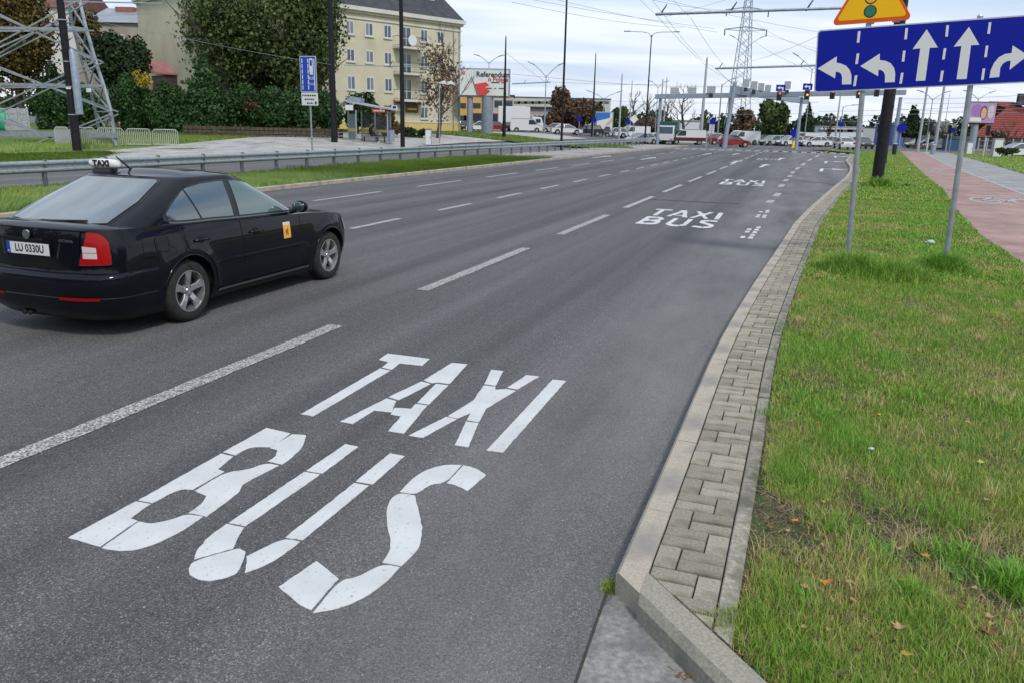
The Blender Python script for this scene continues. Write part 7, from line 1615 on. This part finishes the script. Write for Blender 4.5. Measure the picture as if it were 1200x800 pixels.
tree(513, 72, 0, (478, 545), (34, 150), 'fade', 'nearly bare tree with brown leaves in front of the yellow house', n=1500, size=.19, nb=26, seed=54, bare=16, fill=.1, trunk=.17, spread=2.3)
# middle distance
for i, (px, y, xs, ys_, kd, lab, nn) in enumerate([(652, 150, (638, 676), (103, 158), 'rust', 'russet-brown tree left of the tall thin black pole', 5500), (680, 148, (664, 700), (108, 158), 'rust', 'russet-brown tree between two black poles', 5500), (698, 160, (690, 712), (118, 158), 'olive', 'dull olive tree behind the small billboard', 2500), (727, 140, (716, 737), (122, 158), 'green', 'dense green tree behind the grey pointed pole', 3500),
  (872, 150, (860, 890), (126, 160), 'rust', 'russet tree left of the round green tree', 3000), (909, 128, (889, 932), (112, 162), 'green', 'round green tree beneath the oblique gantry', 9000), (880, 165, (868, 892), (128, 150), 'fade', 'pale reddish tree right of the second gantry column', 1200)]):
    tree(px, y, 0, xs, ys_, kd, lab, n=nn, size=.42, nb=16, seed=60+i, fill=.45)
for i, (px, y, xs, ys_, lab) in enumerate([(742, 135, (732, 758), (104, 150), 'bare tree behind the yellow diamond sign'), (757, 140, (748, 776), (112, 150), 'bare tree behind the twin street lamp post'), (780, 140, (768, 794), (110, 150), 'bare tree behind the left gantry column'), (802, 136, (786, 824), (97, 150), 'large bare tree between the louvred signal boards'), (972, 140, (964, 984), (134, 160), 'small bare tree right of the far spruce'), (1186, 95, (1172, 1202), (146, 176), 'bare dark-twigged tree in front of the red roof')]):
    tree(px, y, 0, xs, ys_, None, lab, bare=12, seed=80+i, trunk=.28 if y > 100 else .14, name='bare_tree', group='bare trees')
tree(785, 175, 0, (728, 800), (138, 156), 'rust', 'low brown shrubs behind the vans', n=4000, size=.4, nb=24, seed=90, name='bush', cat='bush'); tree(852, 180, 0, (840, 866), (146, 160), 'dark', 'low dark shrubs left of the red hatchback', n=1500, size=.5, nb=9, seed=91, name='bush', cat='bush')
tree(826, 150, 0, (824, 832), (131, 150), 'green', 'narrow green tree above the pedestrian sign', n=700, size=.4, nb=8, seed=95, shape='cone')
tree(951, 150, 0, (941, 961), (122, 162), 'dark', 'dark spruce left of the left sign post', n=3200, size=.4, nb=14, seed=92, shape='cone', fill=.5, name='spruce'); tree(1075, 120, 0, (1063, 1088), (124, 160), 'dark', 'dark spruce right of the thick black pole', n=3600, size=.34, nb=14, seed=93, shape='cone', fill=.5, name='spruce')
tree(1113, 120, 0, (1099, 1130), (140, 163), 'pale', 'pale whitish-leaved tree behind the right sign post', n=1500, size=.3, nb=12, seed=94, fill=.3); tree(1062, 135, 0, (1036, 1050), (140, 160), 'dark', 'dark tree hidden behind the thick black pole', n=1200, size=.4, nb=8, seed=96)
tree(1178, 94, 0, (1168, 1190), (152, 166), 'rust', 'dark reddish shrub by the grey cabinet', n=700, size=.22, nb=8, seed=97, name='bush', cat='bush'); tree(1192, 76, 0, (1178, 1210), (171, 182), 'dark', 'low green shrubs on the lawn at the right edge', n=900, size=.16, nb=8, seed=98, name='bush', cat='bush')
# far wood on the horizon
r = np.random.RandomState(5); bl = []
for i in range(150): px = -150+i*9.5; y = 330+r.uniform(-20, 40); p = atd(px, y, 0); h_ = r.uniform(4, 9.5); bl.append((p.x, y, terr(p.x, y)+h_*.45, 3.4, 3, h_*.55))
bl2 = []  # invented trees out of view, added to darken the reflections in the taxi
for i in range(60):
    a = math.radians(95+170*i/59); rr_ = r.uniform(38, 60); h_ = r.uniform(8, 12); bl2.append((math.sin(a)*rr_, math.cos(a)*rr_, h_*.45, 4.5, 4.5, h_*.6))
tag(leafcloud(14000, bl2, 1.1, LM['dark'], 10, 'added_reflection_wood', fill=.7), 'added unseen dark trees behind the camera, reflected in the taxi', 'wood', kind='stuff')
tag(leafcloud(26000, bl, 1.3, LM['dark'], 9, 'far_wood', fill=.7), 'low dark wood closing the horizon', 'wood', kind='stuff')
# ------------------------------------------------------------------ distant vehicles
PAINTS = {}
def vp(name, col):
    if name not in PAINTS: PAINTS[name] = pmat(name+'_car_paint', col, .35, 0, .5, .7)
    return PAINTS[name]
COL = {'white': (.62, .63, .64), 'silver': (.38, .40, .42), 'grey': (.16, .17, .18), 'dark': (.02, .022, .028), 'red': (.28, .010, .012), 'maroon': (.08, .010, .016), 'blue': (.03, .07, .20), 'mint': (.42, .50, .46), 'beige': (.45, .42, .36), 'green': (.02, .12, .07)}
KIND = {
 'hatch': dict(L=3.95, W=1.70, H=1.47, prof=[(-1.9, .3), (-1.97, .55), (-1.93, .9), (1.0, .88), (1.75, .74), (1.95, .55), (1.93, .3)], cab=[(-1.88, .9), (-1.5, 1.43), (.2, 1.45), (1.05, .88)], ws=(-1.2, 1.25)),
 'sedan': dict(L=4.5, W=1.78, H=1.44, prof=[(-2.2, .3), (-2.25, .6), (-2.15, .95), (-1.4, .98), (1.2, .90), (2.0, .75), (2.22, .55), (2.2, .3)], cab=[(-1.75, .97), (-1.0, 1.40), (.3, 1.43), (1.25, .90)], ws=(-1.4, 1.35)),
 'estate': dict(L=4.6, W=1.8, H=1.5, prof=[(-2.25, .3), (-2.3, .6), (-2.25, .95), (1.2, .92), (2.05, .76), (2.28, .55), (2.25, .3)], cab=[(-2.2, .95), (-1.85, 1.45), (.3, 1.48), (1.25, .92)], ws=(-1.4, 1.4)),
 'van': dict(L=4.9, W=1.95, H=2.0, prof=[(-2.4, .3), (-2.45, .6), (-2.4, 1.95), (-2.2, 2.0), (.7, 2.0), (1.0, 1.9), (1.75, 1.15), (2.3, .95), (2.42, .6), (2.4, .3)], cab=None, ws=(-1.5, 1.55)),
}
def vehicle(px, y, kind, col, head, label, scale=1.0, name='parked_car', cat='car', group='cars queuing or parked at the junction', base=None, py=None, col2=None):
    """head: travel direction in degrees, 0 = to the right, 90 = away"""
    K = KIND[kind]; b = base or atd(px, y)
    t = thing(name, tuple(b), label, cat, group, rz=math.radians(head)); t.scale = (scale,)*3; P = vp(col, COL[col]); W_ = K['W']/2
    m = MB(); pr = K['prof']; cx = sum(p[0] for p in pr)/len(pr); cz = .62
    rows = []
    for yy_, k in ((-W_*.93, .955), (-W_, 1), (W_, 1), (W_*.93, .955)): rows.append([(cx+(x-cx)*k, yy_, cz+(z-cz)*k) for x, z in pr])
    m.grid(rows, 0, True); m.add(rows[0], [tuple(range(len(pr)))]); m.add(rows[-1], [tuple(range(len(pr)))[::-1]]); m.build('body', P, t, smooth=25, fix=True)
    if K['cab']:
        c = K['cab']; m = MB(); lo = W_*.92; hi = W_*.72; vs = []
        for s_ in (-1, 1): vs += [(c[0][0], s_*lo, c[0][1]-.02), (c[1][0], s_*hi, c[1][1]-.06), (c[2][0], s_*hi, c[2][1]-.06), (c[3][0], s_*lo, c[3][1]-.02)]
        m.add(vs, [(0, 1, 2, 3), (7, 6, 5, 4), (0, 4, 5, 1), (1, 5, 6, 2), (2, 6, 7, 3)]); m.build('windows', MT['pane'], t)
        m = MB(); m.box(((c[1][0]+c[2][0])/2, 0, c[2][1]-.035), (c[2][0]-c[1][0]+.12, hi*2.06, .07), taper=.9); m.build('roof', P, t, bevel=.02)
        for s_ in (-1, 1):
            xm = (c[1][0]+c[2][0])/2
            for xa_, xb_ in ((c[0][0]+.08, c[1][0]+.06), (xm-.1, xm-.1), (c[3][0]-.08, c[2][0]-.04)): m = MB(); m.bar((xa_, s_*(lo+.005), c[0][1]-.02), (xb_, s_*(hi+.005), c[2][1]-.06), .07, .07); m.build('pillar', P, t)
    else:
        for s_ in (-1, 1): m = MB(); m.add([(.35, s_*(W_+.004), 1.2), (1.55, s_*(W_+.004), 1.2), (1.0, s_*(W_+.004), 1.8), (.35, s_*(W_+.004), 1.8)], [(0, 1, 2, 3)]); m.build('side_window', MT['pane'], t)
        if col2: 
            for s_ in (-1, 1): m = MB(); m.box((-.2, s_*(W_+.003), .72), (4.3, .012, .42)); m.build('painted_band', vp(col2, COL[col2]), t)
        m = MB(); m.add([(1.04, -W_*.82, 1.86), (1.04, W_*.82, 1.86), (1.76, W_*.88, 1.19), (1.76, -W_*.88, 1.19)], [(0, 1, 2, 3)]); m.build('windscreen', MT['pane'], t)
        m = MB(); m.box((-2.43, 0, 1.55), (.02, W_*1.5, .5)); m.build('rear_window', MT['pane'], t)
    for x in K['ws']:
        for s_ in (-1, 1):
            w = MB(); w.tube((0, -.1, 0), (0, .1, 0), .31, n=16); o = w.build('wheel', MT['tyre'], t, loc=(x, s_*(W_-.08), .31), smooth=40)
            w = MB(); w.tube((0, -.105, 0), (0, .105, 0), .19, n=10); w.build('rim', MT['alloy'], o)
            w = MB(); w.tube((x, s_*(W_-.02), .34), (x, s_*(W_+.004), .34), .37, n=16); w.build('wheel_arch', MT['gap'], t)
            o.location.y = s_*(W_-.06)
    xf = max(p[0] for p in pr); xr = min(p[0] for p in pr)
    for s_ in (-1, 1):
        m = MB(); m.box((xf-.09, s_*W_*.72, .68), (.22, .36, .15)); m.build('headlight', MT['whitelens'], t); m = MB(); m.box((xr+.04, s_*W_*.80, .78), (.12, .26, .22 if K['cab'] else .4)); m.build('tail_light', MT['redlens'], t)
    m = MB(); m.box((xf-.02, 0, .42), (.08, W_*1.5, .18)); m.build('bumper', MT['black'], t); m = MB(); m.box((xr+.0, 0, .72), (.04, .5, .12)); m.build('plate', MT['signwhite'], t)
    return t
V = [(543, 130, 'sedan', 'silver', 10, 'silver car left of the billboard pillar'), (551, 126, 'hatch', 'dark', 60, 'dark hatchback at the thinner billboard pillar'), (562, 122, 'hatch', 'white', 180, 'small white car between the two billboard pillars'), (584, 128, 'hatch', 'red', 0, 'red car right of the thick billboard pillar'), (600, 135, 'hatch', 'maroon', 0, 'dull red car behind the pointed black pole'),
 (633, 140, 'sedan', 'white', 0, 'white car low behind the grass, under the twin lamps'), (664, 118, 'sedan', 'white', 5, 'white car just right of the tall thin black pole'), (649, 130, 'hatch', 'beige', 175, 'pale car left of the tall thin black pole'), (688, 122, 'estate', 'dark', 185, 'dark estate car left of the pointed black pole'), (708, 128, 'sedan', 'grey', 185, 'dark grey car below the small billboard'), (721, 128, 'hatch', 'white', 180, 'white car right of the small billboard'), (731, 135, 'sedan', 'silver', 185, 'silver car between the grey poles'),
 (743, 130, 'van', 'white', 200, 'white van beneath the yellow diamond sign'), (752, 106, 'sedan', 'silver', 215, 'silver car left of the twin lamp post'), (765, 110, 'sedan', 'white', 215, 'white car right of the twin lamp post'),
 (826, 150, 'hatch', 'white', 180, 'white car far right of the last concrete pole'), (838, 150, 'sedan', 'white', 180, 'pale car behind the crossing signals'), (847, 116, 'hatch', 'red', 0, 'red car front half hidden by the gantry column'), (861, 103, 'hatch', 'red', 0, 'bright red hatchback crossing the junction'), (871, 121, 'van', 'white', 200, 'white van behind the red hatchback'), (890, 122, 'hatch', 'maroon', 200, 'dark red car waiting right of the white van'),
 (907, 120, 'hatch', 'mint', 205, 'pale green-white hatchback under the round green tree'), (916, 124, 'estate', 'blue', 200, 'blue estate car under the round green tree'), (927, 118, 'hatch', 'white', 200, 'white car behind the round keep-right sign'), (943, 135, 'van', 'white', 185, 'white box van right of the slanting pole'), (945, 121, 'hatch', 'red', 190, 'small red car in front of the white box van'), (957, 118, 'sedan', 'white', 190, 'white saloon below the spruce'), (969, 122, 'hatch', 'silver', 190, 'silver car right of the white saloon'), (983, 132, 'sedan', 'white', 190, 'white car beyond the car driving away'),
 (991.5, 106, 'sedan', 'white', 82, 'white saloon driving away in the right lane, seen from behind'), (1014, 112, 'hatch', 'dark', 265, 'dark car between the left sign post and the black poles'), (1001, 135, 'estate', 'silver', 190, 'silver car half behind the left sign post'), (1090, 122, 'sedan', 'dark', 180, 'dark car behind the stout pale pole'), (1106, 116, 'estate', 'grey', 170, 'dark grey estate behind the poles by the bike path'), (1081, 128, 'sedan', 'silver', 190, 'silver car between the pale poles'), (1198, 84, 'sedan', 'white', 180, 'white car cut by the right picture edge')]
for a in V: vehicle(*a[:5], a[5])
vehicle(617, 126, 'van', 'white', 0, 'white delivery van facing right before the low grey building', name='delivery_van', cat='van', group='vans at the junction'); vehicle(806, 112, 'van', 'white', 180, 'white and maroon van standing side-on under the gantry', name='delivery_van', cat='van', group='vans at the junction', col2='maroon')
# trucks
def truck(px, y, head, label, boxcol, Lb, Hb, cabcol):
    t = thing('truck', tuple(atd(px, y)), label, 'truck', 'trucks in the distance', rz=math.radians(head))
    m = MB(); m.box((-.3-Lb/2, 0, .95+Hb/2), (Lb, 2.4, Hb)); m.build('cargo_box', boxcol, t, bevel=.03)
    m = MB(); m.ext([(0, .5), (1.9, .5), (1.95, 1.3), (1.6, 2.35), (0, 2.45)], (0, 1.05, 0), (1, 0, 0), (0, 0, 1), 2.1); m.v = [(x, yy-0 if True else yy, z) for x, yy, z in m.v]
    ys_ = [v[1] for v in m.v]; mid = (min(ys_)+max(ys_))/2; m.v = [(x, yy-mid, z) for x, yy, z in m.v]; m.build('cab', cabcol, t, bevel=.03)
    m = MB(); m.add([(1.965, -.92, 1.38), (1.965, .92, 1.38), (1.66, .88, 2.25), (1.66, -.88, 2.25)], [(0, 1, 2, 3)]); m.build('windscreen', MT['pane'], t)
    for s_ in (-1, 1): m = MB(); m.box((1.1, s_*1.055, 1.75), (.8, .02, .6)); m.build('side_window', MT['pane'], t)
    m = MB(); m.box((-.3-Lb/2+1, 0, .75), (Lb+2, .9, .3)); m.build('chassis', MT['black'], t)
    for x in (1.1, -Lb+.6, -Lb-.4+1.9): 
        for s_ in (-1, 1): w = MB(); w.tube((x, s_*.8, .48), (x, s_*1.12, .48), .48, n=16); w.build('wheel', MT['tyre'], t, smooth=40)
    for s_ in (-1, 1): m = MB(); m.box((1.95, s_*.8, .75), (.08, .3, .18)); m.build('headlight', MT['whitelens'], t)
truck(622, 138, 5, 'truck with a tall white cargo box parked behind the delivery van', vp('white', COL['white']), 5.2, 3.0, vp('white', COL['white'])); truck(606, 146, 0, 'long truck with a dark tarpaulin behind the billboard pillars', pmat('dark_tarpaulin', (.02, .02, .028), .7), 8.2, 1.9, vp('dark', COL['dark'])); truck(782, 111, 255, 'white-cabbed truck with a green tarpaulin facing the camera', pmat('green_tarpaulin', (.01, .07, .05), .6), 4.2, 2.0, vp('white', COL['white']))
p = atd(1119, 108, 0); t = thing('waste_container', tuple(p), 'dark blue waste container left of the right-hand billboard', 'container'); m = MB(); m.box((0, 0, .8), (1.9, 1.3, 1.4), taper=1.06); m.build('tub', pmat('container_blue', (.02, .07, .16), .5), t, bevel=.03); m = MB(); m.box((0, 0, 1.53), (2.05, 1.42, .1)); m.build('lid', MT['black'], t)
# ------------------------------------------------------------------ bus shelter
sb = at(420, 168, None); YS = sb.y; g0 = sb.z
def shp(px, py): p = atyd(px, py, YS); return p.x-sb.x, p.z-g0
sh = thing('bus_shelter', tuple(sb), 'grey glazed bus shelter with a humped roof and yellow glass bands', 'bus shelter')
x_l, zr_ = shp(403.5, 129.5); x_m, _ = shp(417, 130); x_r, _ = shp(454, 131); x_e, z_e = shp(466, 131.5); x_s, _ = shp(400, 124); HS = shp(430, 130)[1]; D = 1.35
for (x, y_) in ((x_l, D), (x_m, 0), (x_r, 0), (x_m+.15, D), (x_r, D), ((x_m+x_r)/2, D)): m = MB(); m.box((x, y_, HS/2), (.10, .10, HS)); m.build('post', MT['galv'], sh)
def glass(a, b, z0, z1, name='glass_pane', mat=None): m = MB(); m.bar((a[0], a[1], (z0+z1)/2), (b[0], b[1], (z0+z1)/2), .02, z1-z0); return m.build(name, mat or MT['shglass'], sh)
gm = pmat('shelter_glass', (.5, .55, .55), .05, 0, .5); gm.node_tree.nodes['Principled BSDF'].inputs['Transmission Weight'].default_value = .9; gm.node_tree.nodes['Principled BSDF'].inputs['IOR'].default_value = 1.1; MT['shglass'] = gm
fm = pmat('frosted_panel', (.20, .23, .25), .4); YB = pmat('yellow_band', (.60, .46, .08), .5)
glass((x_l, D, 0), (x_m, 0, 0), .25, HS-.25, 'end_panel', fm); glass((x_l, D-.03, 0), (x_m, -.03, 0), HS*.35, HS*.45, 'yellow_band', YB)
for a, b in ((x_m+.2, (x_m+x_r)/2-.06), ((x_m+x_r)/2+.06, x_r-.06)): glass((a, D, 0), (b, D, 0), .3, HS-.3); glass((a, D-.02, 0), (b, D-.02, 0), HS*.34, HS*.42, 'yellow_band', YB)
m = MB(); rows = []
prof2 = [(x_s-.1, shp(400, 124)[1]), (shp(405, 119)[0], shp(405, 119)[1]), (shp(410, 121)[0], shp(410, 121)[1]), (shp(420, 123)[0], shp(420, 122.5)[1]), (shp(440, 126)[0], shp(440, 126.5)[1]), (x_e, shp(466, 130.3)[1])]
for x, z in prof2: rows.append([(x, -.35, z), (x, -.35, z+.10), (x, D+.25, z+.16), (x, D+.25, z+.06)])
m.grid(rows, 0, True); m.add(rows[0], [(3, 2, 1, 0)]); m.add(rows[-1], [(0, 1, 2, 3)]); m.build('roof', pmat('shelter_roof', (.42, .46, .45), .3, .3), sh)
q0, q1, q2 = shp(404, 120), shp(411, 113), shp(423, 115); m = MB(); m.add([(q0[0], -.2, q0[1]), (q1[0], -.2, q1[1]), (q2[0], -.2, q2[1]), (shp(423, 123)[0], -.2, shp(423, 123)[1]), (q0[0], D, q0[1]), (q1[0], D, q1[1]), (q2[0], D, q2[1]), (shp(423, 123)[0], D, shp(423, 123)[1])], [(0, 3, 2, 1), (4, 5, 6, 7), (0, 1, 5, 4), (1, 2, 6, 5), (2, 3, 7, 6), (3, 0, 4, 7)]); m.build('roof_hump', MT['steelblue'], sh)
a, b = shp(406, 129.5), shp(415, 123.5); m = MB(); m.box(((a[0]+b[0])/2, -.42, (a[1]+b[1])/2), (b[0]-a[0], .12, b[1]-a[1])); m.build('clock_box', MT['signwhite'], sh)
a, b = shp(437, 132), shp(452, 128.5); m = MB(); m.box(((a[0]+b[0])/2, -.40, (a[1]+b[1])/2), (b[0]-a[0], .06, b[1]-a[1])); k = m.build('name_board', pmat('red_board', (.42, .03, .03), .5), sh)
for i in range(9): m = MB(); m.box((a[0]+.15+i*.095, -.435, (a[1]+b[1])/2), (.05+.02*(i % 2), .01, .09)); m.build('name_print', MT['signwhite'], k)
a = shp(463, 127); m = MB(); m.box((a[0], -.3, a[1]), (.42, .05, .34)); k = m.build('stop_sign', MT['signwhite'], sh); m = MB(); m.box((a[0], -.33, a[1]+.05), (.26, .02, .16)); m.build('bus_symbol', MT['blue'], k)
m = MB(); m.box(((x_m+x_r)/2, .95, .48), (x_r-x_m-.4, .42, .05)); bn = m.build('bench', nmat('bench_wood', (.16, .10, .06), (.22, .15, .09), 5), sh)
for x in (x_m+.4, x_r-.4): m = MB(); m.box((x, .95, .23), (.05, .35, .46)); m.build('bench_leg', MT['black'], bn)
p = atd(458, YS); t = thing('litter_bin', (shp(458, 160)[0]+sb.x, YS+.2, g0), 'grey litter bin at the right end of the bus shelter', 'bin'); m = MB(); m.tube((0, 0, .1), (0, 0, 1.0), .22, .25, 12); m.build('bin_body', MT['steelblue'], t, smooth=40); m = MB(); m.tube((0, 0, 1.0), (0, 0, 1.08), .27, .2, 12); m.build('rim', MT['black'], t)
# waiting passenger: continuous skinned body, sitting facing right
def skinned(name, J, E_, mats_by, parent, sub=2):
    me = bpy.data.meshes.new(name); me.from_pydata([j[0] for j in J], E_, []); o = bpy.data.objects.new(name, me); C.objects.link(o); o.parent = parent
    sk = o.modifiers.new('skin', 'SKIN'); sl = me.skin_vertices[0].data
    for i, j in enumerate(J): sl[i].radius = (j[1], j[1] if len(j) < 3 else j[2]); sl[i].use_root = (i == 0)
    ss_ = o.modifiers.new('sub', 'SUBSURF'); ss_.levels = sub; ss_.render_levels = sub
    bpy.context.view_layer.update(); m2 = bpy.data.meshes.new_from_object(o.evaluated_get(bpy.context.evaluated_depsgraph_get())); o.modifiers.clear(); o.data = m2; m2.materials.clear()
    for mm in mats_by[0]: m2.materials.append(mm)
    for f in m2.polygons: f.material_index = mats_by[1](f.center); f.use_smooth = True
    return o
px_, pz_ = shp(431.5, 160); pe_ = thing('person', (sb.x+px_, YS+.95, g0), 'person in a dark jacket and blue jeans sitting on the shelter bench', 'person'); k = 1.12; pe_.scale = (k, k, k)
jk = pmat('dark_jacket', (.02, .012, .02), .8); jn = pmat('blue_jeans', (.03, .045, .09), .85); sn = pmat('skin', (.42, .24, .17), .6); wh = pmat('white_trainers', (.6, .6, .6), .6); hr = pmat('dark_hair', (.02, .013, .01), .7)
J = [((0, 0, .55), .15, .17), ((.02, 0, .75), .14, .16), ((.03, 0, .95), .13, .18), ((.03, 0, 1.05), .07), ((.06, 0, 1.12), .055), ((.07, 0, 1.20), .075), ((.08, 0, 1.29), .095), ((.07, 0, 1.36), .06)]
E_ = [(0, 1), (1, 2), (2, 3), (3, 4), (4, 5), (5, 6), (6, 7)]
for s_ in (-1, 1):
    b = len(J); J += [((.05, s_*.10, .54), .095), ((.25, s_*.11, .55), .085), ((.46, s_*.11, .53), .065), ((.46, s_*.11, .30), .055), ((.44, s_*.11, .10), .042), ((.50, s_*.11, .05), .042), ((.62, s_*.11, .035), .034)]; E_ += [(0, b)]+[(b+i, b+i+1) for i in range(6)]
    b = len(J); J += [((.03, s_*.17, .98), .065), ((.02, s_*.24, .80), .052), ((.12, s_*.23, .66), .042), ((.30, s_*.12, .64), .034), ((.36, s_*.07, .645), .03)]; E_ += [(2, b)]+[(b+i, b+i+1) for i in range(4)]
    for f_ in range(4): c = len(J); dy = (-.024+.016*f_); J += [((.395, s_*.07+dy, .645), .010), ((.42+.004*(f_ in (1, 2)), s_*.07+dy, .630), .009), ((.425, s_*.07+dy, .61), .008)]; E_ += [(b+4, c), (c, c+1), (c+1, c+2)]
    c = len(J); J += [((.36, s_*.035, .66), .011), ((.385, s_*.02, .655), .009)]; E_ += [(b+4, c), (c, c+1)]
def pm(c):
    if c.z > 1.07: return 2
    if c.z < .09 and c.x > .35: return 3
    if c.x > .345 and .58 < c.z < .70 and abs(c.y) < .13: return 2
    if c.z < .60 and not (c.x < .08): return 1
    return 0
skinned('body', J, E_, ([jk, jn, sn, wh], pm), pe_)
m = MB(); m.ball((.055, 0, 1.315), .105, 12, 8, (1, .95, .95)); m.build('hair', hr, pe_, smooth=60)
for s_ in (-1, 1): m = MB(); m.ball((.165, s_*.032, 1.28), .010, 6, 4); m.build('eye', MT['black'], pe_)
m = MB(); m.ball((.18, 0, 1.255), .016, 6, 5, (1, .8, 1.3)); m.build('nose', sn, pe_)
# a bent galvanised rail with pale flags near the tree in front of the house
tq = thing('street_lamp', (atyd(515, 97, 66).x, 66, terr(atyd(515, 97, 66).x, 66)), 'small lamp with two pale flat heads by the nearly bare tree', 'street lamp'); zt = atyd(515, 97, 66).z-tq.location.z
m = MB(); m.tube((0, 0, 0), (0, 0, zt), .05, n=8); m.build('shaft', MT['galv'], tq)
for s_, w_ in ((0, .8), (1, .75)): m = MB(); m.ext([(-.1, 0), (w_, -.12), (w_*.5, .22)], (s_*.55, -.1, zt-.05), (1, 0, 0), (0, 0, 1), .05); m.build('lamp_head', MT['signwhite'], tq)
